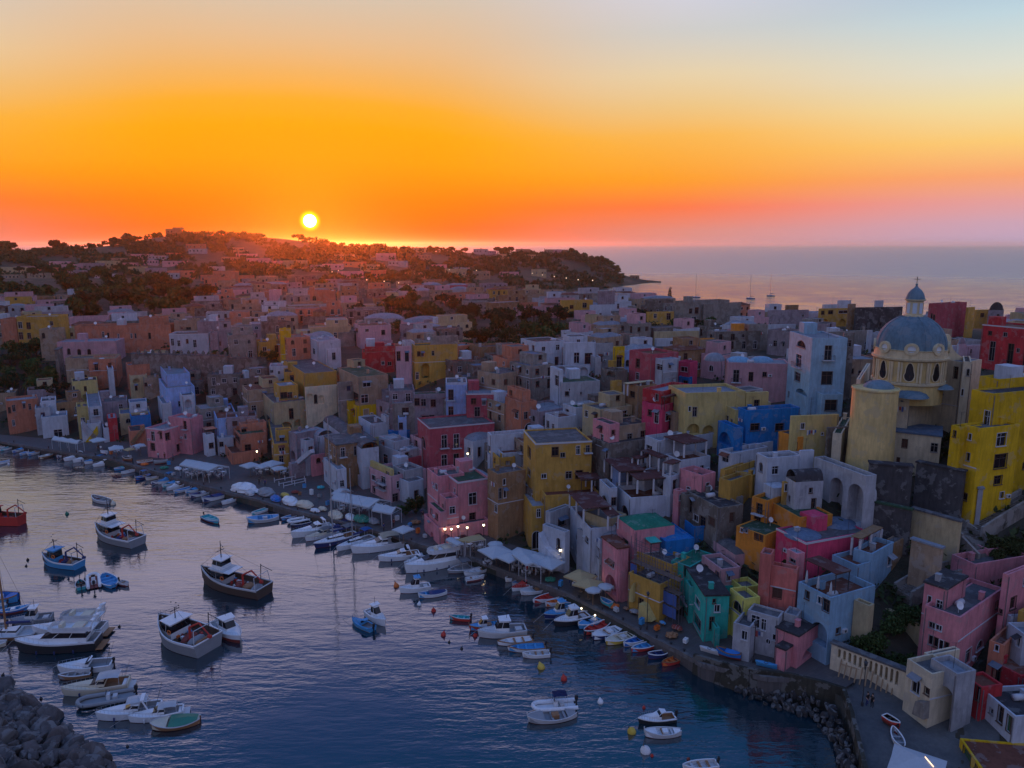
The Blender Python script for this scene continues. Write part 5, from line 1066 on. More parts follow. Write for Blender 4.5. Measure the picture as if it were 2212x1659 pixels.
def fillers():
    r = random.Random(21); n = 0; tries = 0; used = {}
    CL = ['v', 'p', 'C', 't', 'w', 'G', 'g', 'S', 'W', 'Y', 'r', 'n']
    while n < 300 and tries < 16000:
        tries += 1
        px = r.uniform(-60, 2270); py = r.uniform(740, 1250) if n < 95 and tries < 5000 else r.choice((r.uniform(606, 700), r.uniform(625, 790)))
        rw = rows_at(px)
        if py > rw[1][0] - 45 or py < rw[-1][0] + 2: continue
        if any(inpoly(px, py, w) for w in WOODS): continue
        if px > 1840 and py > 880: continue
        p = gpt(px, py); d = p.y
        wd = r.uniform(6, 10) if d < 260 else r.uniform(8, 16); dp = r.uniform(5, 9); h = r.uniform(3.2, 7.5) if d < 260 else r.uniform(3.2, 6.5)
        sc = 1640 / (p.y * _c); w_px, h_px = wd * sc * .95, h * sc
        mind = 7.5 if d < 240 else (11.5 if d < 400 else 15)
        if any((p.x - q[0]) ** 2 + ((p.y - q[1]) * .8) ** 2 < mind * mind for q in FILL): continue
        warm = px < 1150
        c = r.choices(CL, (4, 3, 3, 6, 1.5, 6, 5, 4, .6, 1.2, 1, 4) if warm else (4, 2, 3, 4, 6, 5, 4, 1, 4, 2, 1, 1))[0]
        m = Mass(); m.kv = {'rc': r.choice('aaaldilu'), 'p': str(r.choice((.15, .4, .6)))}; m.col = c; m.X0, m.Y0, m.zb, m.zt = p.x, p.y, p.z, p.z + h
        if r.random() < .12: m.kv['rf'] = 'tile'
        elif r.random() < .1: m.kv['rf'] = 'dome'; m.kv['rc'] = 'l'
        a = r.gauss(70 if d > 260 else 60, 9); m.ux, m.uy = math.sin(R(a)), math.cos(R(a)); m.lr, m.ll = wd, dp; m.ang = math.atan2(m.uy, m.ux)
        if cover_frac(*bbox_of(m), True) > (.08 if d < 260 else .2): continue
        FILL.append((p.x, p.y, c)); n += 1
        fl = 'one' if h < 4.2 else ('two' if h < 7 else 'three')
        band = 'in the densely built slope' if d < 250 else ('on the town plateau' if d < 400 else 'on the far edge of the town')
        side = 'at the far left' if px < 300 else 'left of the dark garden' if px < 800 else 'near the dark garden' if px < 1250 else 'between the garden and the sea' if px < 1650 else 'toward the church'
        rt = {'tile': 'tiled roof', 'dome': 'domed roof'}.get(m.kv.get('rf', ''), 'flat roof')
        lab = '%s %s storey house, %s, %s %s' % (CNAME[c], fl, rt, band, side)
        root = thing('house', ' '.join(lab.split()[:16]), 'house', p, 0, 'small houses crowding the slope and plateau')
        org = p.copy()
        def rm(x, y, z, m=m, org=org): return Vector((m.X0 + x * m.ux - y * m.uy, m.Y0 + x * m.uy + y * m.ux, z)) - org
        wins = auto_wins(m, r, .92 if d < 300 else .8)
        build_mass(root, m, rm, wins, sink=5, far=d > 300)
        if r.random() < .45 and d < 420:               # an upper storey set back
            m2 = Mass(); m2.kv = {'rc': m.kv['rc'], 'p': '.2', 'bare': 1}; m2.col = c if r.random() < .6 else r.choice('WwCp'); m2.zb = m.zt - 1; m2.zt = m.zt + r.uniform(2.0, 2.8)
            m2.ux, m2.uy = m.ux, m.uy; fx = r.uniform(0.1, .5); m2.X0 = m.X0 + m.ux * wd * fx - m.uy * dp * .3; m2.Y0 = m.Y0 + m.uy * wd * fx + m.ux * dp * .3; m2.lr = wd * (1 - fx) * .9; m2.ll = dp * .65
            def rm2(x, y, z, m=m2, org=org): return Vector((m.X0 + x * m.ux - y * m.uy, m.Y0 + x * m.uy + y * m.ux, z)) - org
            build_mass(root, m2, rm2, [('w', 'R', m2.lr * .4, m2.zb + 1.9, .9, 1.0)], sink=0, pname='wing', far=True)
    # the town goes on beyond the right of the view
    k = 0; pts = []
    while k < 60:
        px, py = r.uniform(2255, 2780), r.uniform(740, 1640); p = gpt(px, py)
        if cover_frac(px - 25, py - 60, px + 45, py) > .05: k += .2; continue
        if any((p - q).length < 8 for q in pts): k += .05; continue
        k += 1; pts.append(p); m = Mass(); c = r.choice(CL); m.kv = {'rc': r.choice('aladi'), 'p': '.4'}; m.col = c; m.X0, m.Y0, m.zb, m.zt = p.x, p.y, p.z, p.z + r.uniform(4, 8); m.ux, m.uy = math.sin(R(60)), math.cos(R(60)); m.lr, m.ll = r.uniform(6, 10), r.uniform(5, 8)
        root = thing('house', 'off', 'house', p, 0, 'off'); org = p.copy(); root['off'] = 1
        def rmo(x, y, z, m=m, org=org): return Vector((m.X0 + x * m.ux - y * m.uy, m.Y0 + x * m.uy + y * m.ux, z)) - org
        build_mass(root, m, rmo, auto_wins(m, r, .8), sink=8, far=True)
    # houses on the far hill
    spots = [(8, 592), (30, 596), (60, 590), (100, 592), (132, 580), (158, 588), (200, 585), (235, 580), (265, 572), (285, 578), (310, 560), (330, 572), (345, 562), (300, 592), (340, 596), (375, 556), (380, 575), (395, 600), (365, 604), (425, 541), (430, 548), (470, 590), (515, 545), (522, 552), (535, 560), (560, 572), (600, 575), (640, 580), (690, 585),
             (720, 583), (745, 560), (770, 578), (800, 585), (835, 562), (860, 575), (905, 545), (915, 560), (950, 583), (1000, 590), (1038, 543), (1060, 549), (1090, 560), (1130, 551), (1150, 560), (1190, 548), (1205, 550), (1165, 598), (1100, 600), (1040, 602), (985, 600), (30, 606), (90, 610), (170, 600), (232, 604), (500, 566), (490, 604), (760, 600), (820, 604), (900, 600)]
    for (px, py) in spots:
        hl = hill_at(px); rr, fr = hl[1], hl[3]
        if py < rr + 2: py = rr + 2
        t = min(1, max(0.02, 1 - ((py - rr) / (fr - rr)) )) if py < fr else .02
        t = 1 - (max(0, 1 - t)) if t < 1 else 1
        # invert py -> t
        u = (fr - py) / (fr - rr); t = 1 - (1 - max(0, min(1, u))) ** (1 / 1.25)
        p = hill_pt(px, max(.02, t)); c = r.choice('ppvCtSwC')
        wd, dp, h = r.uniform(13, 26), r.uniform(8, 12), r.uniform(5, 9)
        m = Mass(); m.kv = {'rc': r.choice('alda'), 'p': '.5'}; m.col = c; m.X0, m.Y0, m.zb, m.zt = p.x - wd / 2, p.y - 6, p.z, p.z + h; a = r.gauss(85, 10); m.ux, m.uy = math.sin(R(a)), math.cos(R(a)); m.lr, m.ll = wd, dp
        place = 'on the far hillside %s' % ('at the far left' if px < 200 else 'below the hilltop tower' if px < 450 else 'under the setting sun' if px < 800 else 'right of the sun' if px < 1050 else 'near the headland')
        root = thing('villa', '%s %s villa among the trees %s' % ('long' if wd > 19 else 'small', CNAME[c], place), 'house', p, 0, 'villas scattered on the far hill'); org = p.copy()
        def rm3(x, y, z, m=m, org=org): return Vector((m.X0 + x * m.ux - y * m.uy, m.Y0 + x * m.uy + y * m.ux, z)) - org
        w = [('w', 'R', wd * (i + .5) / 5 - .6, m.zb + h * .45, 1.3, 1.6) for i in range(5) if r.random() < .7]
        build_mass(root, m, rm3, w, sink=6, far=True)
    # the small look-out building on the hilltop and the hut on the point
    for (px, py, wd, h, lab, c) in ((358, 505, 20, 7, 'blocky tower building on the summit of the far hill', 'n'), (1362, 604, 13, 6, 'lone square house on the tip of the headland', 'n'), (1190, 548, 26, 6, 'long flat roofed villa on top of the headland', 'n')):
        hl = hill_at(px); p = ptY(px, py, hl[2] - 12); m = Mass(); m.kv = {'rc': 'd', 'p': '.4'}; m.col = c; m.X0, m.Y0, m.zb, m.zt = p.x, p.y, p.z - 2, p.z + h; m.ux, m.uy = 1, 0; m.lr, m.ll = wd, 9
        root = thing('hilltop_building', lab, 'building', p); org = p.copy()
        def rm4(x, y, z, m=m, org=org): return Vector((m.X0 + x * m.ux - y * m.uy, m.Y0 + x * m.uy + y * m.ux, z)) - org
        build_mass(root, m, rm4, [('w', 'R', 3, p.z + 2, 1.5, 2), ('w', 'R', 8, p.z + 2, 1.5, 2)], sink=8, far=True)
        if wd == 20:
            m2 = Mass(); m2.kv = {'rc': 'd', 'p': '.1'}; m2.col = c; m2.X0, m2.Y0, m2.zb, m2.zt = p.x + 10, p.y + 1, p.z + h - 1, p.z + h + 2; m2.ux, m2.uy = 1, 0; m2.lr, m2.ll = 14, 6
            def rm5(x, y, z, m=m2, org=org): return Vector((m.X0 + x * m.ux - y * m.uy, m.Y0 + x * m.uy + y * m.ux, z)) - org
            build_mass(root, m2, rm5, [], sink=0, far=True, pname='upper_deck')
def merge_far():
    """the houses past the three hundred that show largest become one mass"""
    hs = [o for o in C.objects if o.parent is None and o.name.split('.')[0] == 'house' and o.get('group')]
    n_keep = 300 - len([o for o in C.objects if o.parent is None and o.name.split('.')[0] == 'house' and not o.get('group')])
    hs.sort(key=lambda o: o.location.y + (9999 if o.get('off') else 0))
    rest = hs[n_keep:]; bm = bmesh.new(); mats = []
    for root in rest:
        kids = []; st = [root]
        while st:
            x = st.pop(); kids.append(x); st += list(x.children)
        for k in kids:
            if k.type == 'MESH':
                mp = []
                for m in k.data.materials:
                    if m not in mats: mats.append(m)
                    mp.append(mats.index(m))
                n0 = len(bm.faces); v0 = len(bm.verts); bm.from_mesh(k.data); bm.faces.ensure_lookup_table(); bm.verts.ensure_lookup_table()
                for f in bm.faces[n0:]: f.material_index = mp[min(f.material_index, len(mp) - 1)]
                for v in bm.verts[v0:]: v.co += root.location
        for k in kids[::-1]: bpy.data.objects.remove(k)
    tag(bm_obj('distant_houses', bm, mats), 'mass of small far off houses on the plateau edge below the hill', 'houses', kind='stuff')
fillers(); merge_far()

# ------------------------------------------------------------------ leaves and trees
def leafmat(name, col):
    if name in MATS: return MATS[name]
    m, nt, b = pbsdf(name); n = _noise(nt, .9, 4, .6); f = _noise(nt, 9, 2, .6)
    c = _mix(nt, _rampf(nt, n, .35, .65), tuple(v * .55 for v in col), tuple(v * 1.5 for v in col)); c = _mix(nt, _rampf(nt, f, .3, .7, 0, .5), c, tuple(v * .8 for v in col))
    oi = nt.nodes.new('ShaderNodeObjectInfo'); hs = nt.nodes.new('ShaderNodeHueSaturation'); nt.links.new(_rampf(nt, oi.outputs['Random'], 0, 1, .7, 1.35), hs.inputs['Value']); nt.links.new(_rampf(nt, oi.outputs['Random'], 0, 1, .47, .53), hs.inputs['Hue']); nt.links.new(c, hs.inputs['Color'])
    nt.links.new(hs.outputs[0], b.inputs['Base Color']); b.inputs['Roughness'].default_value = .8; b.inputs['Specular IOR Level'].default_value = .2; MATS[name] = m; return m
def leaf(bm, p, s, r):
    n = Vector((r.gauss(0, 1), r.gauss(0, 1), r.gauss(.4, .8))).normalized(); u = n.orthogonal().normalized(); u.rotate(Matrix.Rotation(r.uniform(0, 6.28), 3, n)); v = n.cross(u)
    k = r.uniform(.6, 1.3); a = [p + u * s * k, p + v * s * .55, p - u * s * k * .8, p - v * s * .6]; bm.faces.new([bm.verts.new(q) for q in a])
def crown_mesh(kind, seed, leaves, ls):
    r = random.Random(seed); bm = bmesh.new(); lobes = []
    if kind == 'round':
        for _ in range(11): a = r.uniform(0, 6.28); q = r.uniform(0, .62); lobes.append((Vector((q * math.cos(a), q * math.sin(a), r.uniform(.45, 1.15))), r.uniform(.26, .48)))
    elif kind == 'pine':
        for _ in range(12): a = r.uniform(0, 6.28); q = r.uniform(0, .85); lobes.append((Vector((q * math.cos(a), q * math.sin(a), r.uniform(1.0, 1.25) - q * .12)), r.uniform(.2, .36)))
    elif kind == 'cypress':
        for i in range(9): lobes.append((Vector((r.uniform(-.03, .03), r.uniform(-.03, .03), .15 + i * .2)), .2 * (1 - (i / 9) ** 2) + .05))
    else:
        for _ in range(10): a = r.uniform(0, 6.28); q = r.uniform(0, .8); lobes.append((Vector((q * math.cos(a), q * math.sin(a), r.uniform(.15, .5))), r.uniform(.25, .42)))
    tot = sum(l[1] ** 2 for l in lobes)
    for c, q in lobes:
        for _ in range(max(6, int(leaves * q * q / tot))):
            d = Vector((r.gauss(0, 1), r.gauss(0, 1), r.gauss(0, 1))).normalized() * q * r.uniform(.55, 1.12); d.z *= .75 if kind in ('round', 'pine') else 1
            leaf(bm, c + d, ls * r.uniform(.7, 1.3), r)
    me = bpy.data.meshes.new('crown'); bm.to_mesh(me); bm.free(); return me
def trunk_mesh(kind, seed):
    r = random.Random(seed); bm = bmesh.new(); top = {'round': .6, 'pine': 1.0, 'cypress': .4, 'bush': .2}[kind]; b = Vector((r.uniform(-.06, .06), r.uniform(-.06, .06), top))
    tube(bm, (0, 0, -.3), b * .5, .075, .055, 7); tube(bm, b * .5, b, .055, .035, 7)
    for _ in range(5):
        a = r.uniform(0, 6.28); q = r.uniform(.3, .6) if kind != 'cypress' else .05; tube(bm, b * r.uniform(.55, .95), b + Vector((q * math.cos(a), q * math.sin(a), .25)), .028, .012, 5)
    me = bpy.data.meshes.new('trunk'); bm.to_mesh(me); bm.free(); return me
BARK = plain('bark', (.07, .05, .04), .9)
TV = {}
def tree_kind(kind, lod):
    k = (kind, lod)
    if k not in TV:
        L_ = []
        for s in range(3):
            n, ls = {'near': (1500, .085), 'mid': (700, .11), 'far': (340, .21)}[lod]
            cm = crown_mesh(kind, 10 + s, n, ls if kind != 'cypress' else ls * .6); cm.materials.append(leafmat({'round': 'leaf_green', 'pine': 'pine_green', 'cypress': 'cypress_green', 'bush': 'leaf_olive'}[kind], {'round': (.045, .075, .022), 'pine': (.03, .05, .02), 'cypress': (.015, .03, .015), 'bush': (.06, .08, .025)}[kind]))
            tm = trunk_mesh(kind, s); tm.materials.append(BARK); L_.append((cm, tm))
        TV[k] = L_
    return TV[k]
def tree(p, size, kind, lod, label, group, name=None):
    cm, tm = rnd.choice(tree_kind(kind, lod))
    t = thing(name or {'round': 'tree', 'pine': 'pine_tree', 'cypress': 'cypress_tree', 'bush': 'shrub'}[kind], label, {'bush': 'shrub'}.get(kind, 'tree'), p, rnd.uniform(0, 6.28), group); s = size / 1.0
    t.scale = (s * rnd.uniform(.9, 1.15), s * rnd.uniform(.9, 1.15), s * rnd.uniform(.85, 1.15))
    link('crown', cm, t); link('trunk', tm, t)
    return t
def plant():
    r = random.Random(5)
    # dark garden in the middle and other green patches
    for k, (poly, n, sz, lab) in enumerate(((WOODS[0], 80, (3.2, 5.2), 'dark leafy tree in the large walled garden behind the town'), (WOODS[1], 75, (4.5, 7.5), 'dark tree in the wooded belt left of the town plateau'),
                                            (WOODS[2], 12, (2.5, 3.6), 'small tree in the green strip near the coast'), (WOODS[3], 22, (3, 5), 'scrubby tree on the cliff at the far left'))):
        xs = [q[0] for q in poly]; ys = [q[1] for q in poly]; c = 0; pts = []; tr = 0
        while c < n and tr < 4000:
            tr += 1
            x, y = r.uniform(max(-60, min(xs)), max(xs)), r.uniform(min(ys), max(ys))
            if not inpoly(x, y, poly): continue
            if cover_frac(x - 6, y - 8, x + 6, y) > .3: continue
            p = gptg(x, y)
            if any((p - q).length < 3.2 for q in pts): continue
            pts.append(p); s = r.uniform(*sz); tree(p - Vector((0, 0, .3)), s, r.choice(('round', 'round', 'pine')), 'mid' if p.y < 330 else 'far', lab, lab.replace('dark leafy tree', 'trees').replace('dark tree', 'trees').replace('small tree', 'trees').replace('scrubby tree', 'trees')); c += 1
    # ridge silhouettes
    rg = [(0, 9), (12, 11), (22, 9), (60, 5), (75, 7), (95, 6), (120, 11), (130, 9), (150, 5), (195, 6), (203, 5), (215, 5), (250, 8), (276, 10), (290, 7), (300, 6), (335, 6), (345, 6), (383, 6), (400, 6), (410, 5), (440, 5), (480, 6), (500, 5), (520, 5), (548, 5), (560, 5), (645, 8), (655, 6), (668, 7), (700, 5), (720, 5), (740, 5), (760, 5), (785, 5), (810, 6), (822, 7), (835, 5), (872, 7), (890, 5), (930, 8), (945, 8), (975, 7), (1005, 7), (1040, 6), (1075, 8), (1090, 9), (1100, 8), (1128, 7), (1150, 5), (1215, 6), (1225, 6), (1234, 10), (1246, 7), (1262, 7), (1277, 6), (1290, 7), (1300, 8), (1310, 8), (1318, 8), (1327, 7), (1334, 6), (1345, 4)]
    for px, s in rg:
        hl = hill_at(px); p = ptY(px, hl[1] + 3, hl[2] - 4); tree(p, s, r.choice(('round', 'pine')) if px < 1220 else 'round', 'far', 'tree standing dark against the orange sky along the far ridge' if px < 1150 else 'tree on the dark slope of the headland', 'trees along the far skyline' if px < 1150 else 'trees of the headland')
    p = gpt(1446, 664); tree(p, 5.2, 'cypress', 'mid', 'single tall dark cypress against the bright bay', None)
    # gardens among the houses: sheet, x, y, size, kind
    for pan, x, y, s, kd, lab in (('C4', 900, 520, 3.0, 'round', 'dense dark tree behind the striped ruin wall, left one'), ('C4', 850, 620, 2.4, 'bush', 'low spreading bush in the garden behind the ruin wall'), ('C4', 1130, 720, 2.8, 'round', 'round reddish green tree next to the arched stair house'), ('C4', 980, 650, 2.0, 'bush', 'small bush between the two garden trees'),
                                  ('C4', 1060, 560, 1.9, 'bush', 'flowering bush against the tan garden wall'), ('C4', 1210, 600, 1.9, 'bush', 'flowering shrub under the pink house'), ('C4', 1120, 220, 2.4, 'bush', 'dark shrub above the tan garden wall'), ('C4', 1250, 240, 2.6, 'round', 'dark tree wedged beside the tall pink house'), ('C4', 1190, 130, 1.8, 'bush', 'creeper covered rock below the stair'),
                                  ('B2', 1290, 1130, 2.1, 'round', 'bushy tree right of the large white marquee'), ('B2', 1380, 1100, 2.4, 'round', 'tree between the marquee and the pink restaurant'), ('B4', 1000, 1000, 1.6, 'bush', 'shrub growing on the dark retaining wall'), ('B4', 1400, 1080, 1.7, 'bush', 'green creeper on top of the tan wall, left end'), ('B4', 1530, 1110, 1.8, 'bush', 'green creeper on top of the tan wall, right end'),
                                  ('B4', 2080, 1230, 2.4, 'bush', 'dark scrub on the bank below the yellow house'), ('B4', 1960, 1290, 2.0, 'bush', 'scrub beside the pink parapet house'), ('B4', 2160, 1270, 2.2, 'bush', 'scrub at the right edge above the pink house'), ('A1', 1350, 1180, 2.6, 'round', 'tree in front of the salmon convent'), ('A1', 1545, 1200, 2.4, 'round', 'clipped tree before the white ridge villa'), ('A1', 1680, 1190, 2.0, 'round', 'small tree before the white ridge villa'),
                                  ('A1', 1850, 1180, 2.6, 'round', 'orange tree behind the crenellated wall, left'), ('A1', 1960, 1185, 2.6, 'round', 'orange tree behind the crenellated wall, middle'), ('A1', 2080, 1190, 2.8, 'round', 'orange tree behind the crenellated wall, right'), ('A1', 540, 1020, 2.4, 'round', 'dark tree beside the long salmon convent'), ('A1', 480, 1360, 2.2, 'bush', 'bush at the foot of the stone bastion'),
                                  ('A2', 120, 1200, 2.6, 'round', 'tree beside the white porch on the mid slope'), ('A2', 570, 620, 5, 'round', 'broad tree behind the brick orange house'), ('A2', 960, 580, 5, 'pine', 'umbrella pine among the plateau houses'), ('A2', 190, 470, 5, 'round', 'round tree under the sun on the plateau edge'), ('A3', 2190, 900, 3, 'round', 'tree on the coastal plateau near the mauve flat house'), ('A4', 80, 920, 3.2, 'round', 'tree in front of the mauve flat house, left'), ('A4', 200, 925, 2.8, 'round', 'tree in front of the mauve flat house, right'),
                                  ('A4', 840, 790, 2.6, 'round', 'palm like tree on the skyline left of the church lantern'), ('A3', 520, 890, 2.6, 'round', 'tree before the yellow villa near the coast'), ('A3', 270, 930, 3, 'round', 'tree among the white houses near the dark garden'), ('A3', 960, 760, 3, 'round', 'tree behind the bright bay houses'), ('B3', 1190, 1160, .9, 'bush', 'potted bush on the green roof'), ('B4', 680, 1460, 1.3, 'bush', 'potted plant on the crimson house terrace')):
        f = fp(pan, x, y)
        if pan + str(x) in ('B31190', 'B4680', 'A4840'): continue
        p = gptg(*f); tree(p, s, kd, 'near' if p.y < 130 else 'mid' if p.y < 330 else 'far', lab, None)
    # woodland on the far hill, one mass
    bm = bmesh.new(); rr = random.Random(9)
    for k in range(4600):
        px = rr.uniform(-80, 1345); t = rr.uniform(.0, 1.0) ** .8; p = hill_pt(px, t)
        if math.sin(px * .045 + t * 9) + math.sin(px * .017 - t * 7) + rr.gauss(0, .5) < -.35: continue
        R0 = rr.uniform(2.6, 5.5)
        for q in range(15):
            d = Vector((rr.gauss(0, 1), rr.gauss(0, 1), abs(rr.gauss(0, .7)))).normalized() * R0 * rr.uniform(.5, 1.05); leaf(bm, p + Vector((0, 0, R0 * .55)) + d, R0 * .5, rr)
    tag(bm_obj('woodland', bm, leafmat('wood_green', (.035, .05, .02))), 'dark woodland covering the far hill and headland', 'woodland', kind='stuff')
    bm = bmesh.new()
    for k in range(5200):
        px = rr.uniform(-60, 2260); py = rr.uniform(608, 1250); rw = rows_at(px)
        if py > rw[1][0] - 30 or py < rw[-1][0] + 6: continue
        inside = any(inpoly(px, py, w) for w in WOODS[:4])
        if not inside and rr.random() < .7: continue
        p = gptg(px, py); R0 = rr.uniform(.5, 1.4) * (1 + p.y / 400)
        for q in range(9):
            d = Vector((rr.gauss(0, 1), rr.gauss(0, 1), abs(rr.gauss(0, .7)))).normalized() * R0 * rr.uniform(.4, 1.05); leaf(bm, p + d, R0 * .4, rr)
    tag(bm_obj('undergrowth', bm, leafmat('scrub_green', (.04, .055, .022))), 'low scrub and weeds between the houses and on the banks', 'undergrowth', kind='stuff')
plant()

# ------------------------------------------------------------------ boulders
def boulders():
    stone = stucco('boulder_stone', (.15, .13, .13), .9); meshes = []
    for s in range(7):
        r = random.Random(s); bm = bmesh.new(); [bm.verts.new(Vector((r.gauss(0, 1), r.gauss(0, 1), r.gauss(0, .8))).normalized() * r.uniform(.8, 1.15)) for _ in range(15)]
        h_ = bmesh.ops.convex_hull(bm, input=bm.verts[:]); bmesh.ops.delete(bm, geom=[g for g in h_['geom_interior'] if isinstance(g, bmesh.types.BMVert)], context='VERTS'); bmesh.ops.bevel(bm, geom=bm.edges[:], offset=.07, segments=1, affect='EDGES')
        me = bpy.data.meshes.new('boulder'); bm.to_mesh(me); bm.free(); me.materials.append(stone); meshes.append(me)
    r = random.Random(4)
    edge = [(-260, 1150), (0, 1484), (20, 1492), (50, 1509), (85, 1527), (88, 1544), (120, 1559), (130, 1569), (172, 1587), (175, 1602), (200, 1622), (237, 1647), (262, 1700), (290, 1760)]
    poly = [(-260, 1484)] + edge[1:] + [(290, 1800), (-260, 1800)]
    bm = bmesh.new(); rings = [[], [], []]
    for (x, y) in edge[1:]:
        p = ptZ(x, y, 0); rings[0].append(bm.verts.new((p.x, p.y, -2))); rings[1].append(bm.verts.new((p.x - 1.2, p.y - .9, .1))); rings[2].append(bm.verts.new((p.x - 14, p.y - 11, 3.2)))
    for a, b in zip(rings, rings[1:]):
        for i in range(len(a) - 1): bm.faces.new((a[i], a[i + 1], b[i + 1], b[i]))
    o = bm_obj('breakwater_mound', bm, stucco('mound_dark', (.05, .045, .045), .9)); o['kind'] = 'structure'
    ps = []; n = 0; tr = 0
    while n < 215 and tr < 6000:
        tr += 1; x, y = r.uniform(-60, 290), r.uniform(1484, 1720)
        if not inpoly(x, y, poly): continue
        dd = min(math.hypot(x - a, y - b) for a, b in edge[1:]); z = min(3.2, dd / 55)
        p = ptZ(x, y, z * .9); s = r.uniform(.28, 1.1) if r.random() < .82 else r.uniform(1.2, 2.0)
        if any((p - q).length < .8 for q in ps): continue
        ps.append(p); n += 1
        o = link('boulder', r.choice(meshes)); o.location = p + Vector((0, 0, .05)); o.rotation_euler = (r.uniform(0, 6), r.uniform(0, 6), r.uniform(0, 6)); o.scale = (s * r.uniform(.8, 1.3), s * r.uniform(.8, 1.2), s * r.uniform(.7, 1.1))
        tag(o, 'grey angular boulder in the breakwater at the bottom left corner', 'boulder', 'boulders of the breakwater')
    top = [(1525, 1420), (1600, 1448), (1643, 1468), (1709, 1478), (1800, 1530), (1835, 1600), (1850, 1662)]; bot = [(1512, 1436), (1590, 1490), (1643, 1518), (1759, 1556), (1799, 1598), (1812, 1662)]
    n = 0; ps = []; wet = stucco('wet_rock', (.06, .058, .06), .9)
    for me in meshes[:]: m2 = me.copy(); m2.materials.clear(); m2.materials.append(wet); meshes.append(m2)
    meshes = meshes[7:]
    def lerp_path(P, t):
        k = t * (len(P) - 1); i = min(int(k), len(P) - 2); f = k - i; return P[i][0] + (P[i + 1][0] - P[i][0]) * f, P[i][1] + (P[i + 1][1] - P[i][1]) * f
    for _ in range(1500):
        t = r.random(); u = r.random(); a, b = lerp_path(top, t), lerp_path(bot, t); p = ptZ(a[0] + (b[0] - a[0]) * u, a[1] + (b[1] - a[1]) * u, .1 + (1 - u) * 1.5)
        if any((p - q).length < .62 for q in ps) or n >= 130: continue
        ps.append(p); n += 1; s = r.uniform(.3, .68); o = link('boulder', r.choice(meshes)); o.location = p; o.rotation_euler = (r.uniform(0, 6), r.uniform(0, 6), r.uniform(0, 6)); o.scale = (s * 1.2, s, s * .8)
        tag(o, 'dark wet rock at the foot of the quay wall on the right', 'rock', 'rocks along the right shore')
boulders()
# ================================================================== boats
BC = {'W': ('gelcoat_white', (.72, .74, .77)), 'w': ('paint_off_white', (.52, .53, .55)), 'b': ('paint_sky_blue', (.06, .30, .58)), 'n': ('paint_navy', (.02, .035, .14)), 'B': ('paint_blue', (.02, .16, .50)), 'r': ('paint_red', (.50, .04, .03)),
      'k': ('paint_black', (.02, .018, .02)), 'g': ('paint_grey', (.26, .27, .29)), 't': ('varnished_wood', (.30, .15, .07)), 'y': ('paint_yellow', (.62, .44, .07)), 'e': ('paint_green', (.03, .20, .13)), 'T': ('paint_turquoise', (.05, .42, .48)), 'c': ('paint_cream', (.62, .55, .42)), 'm': ('antifouling_red', (.22, .04, .03)), 'o': ('paint_orange', (.66, .16, .03)), 'D': ('weathered_planks', (.085, .055, .04))}
BN = {'W': 'white', 'w': 'off white', 'b': 'sky blue', 'n': 'navy', 'B': 'blue', 'r': 'red', 'k': 'black', 'g': 'grey', 't': 'varnished wood', 'y': 'yellow', 'e': 'green', 'T': 'turquoise', 'c': 'cream', 'm': 'dark red', 'o': 'orange', 'D': 'dark brown'}
def bmat(k): return plain(BC[k][0], BC[k][1], .35 if k in 'WkT' else .6, vary=.18, scale=1.5)
def hull_half(t, dbl, B):
    if dbl: return B / 2 * max(0.0, math.sin(math.pi * min(1, max(0, .04 + t * .955)))) ** .62
    return B / 2 * (.88 + .12 * min(1, t / .3)) * max(0.0, 1 - max(0, (t - .38) / .62) ** 2.3)
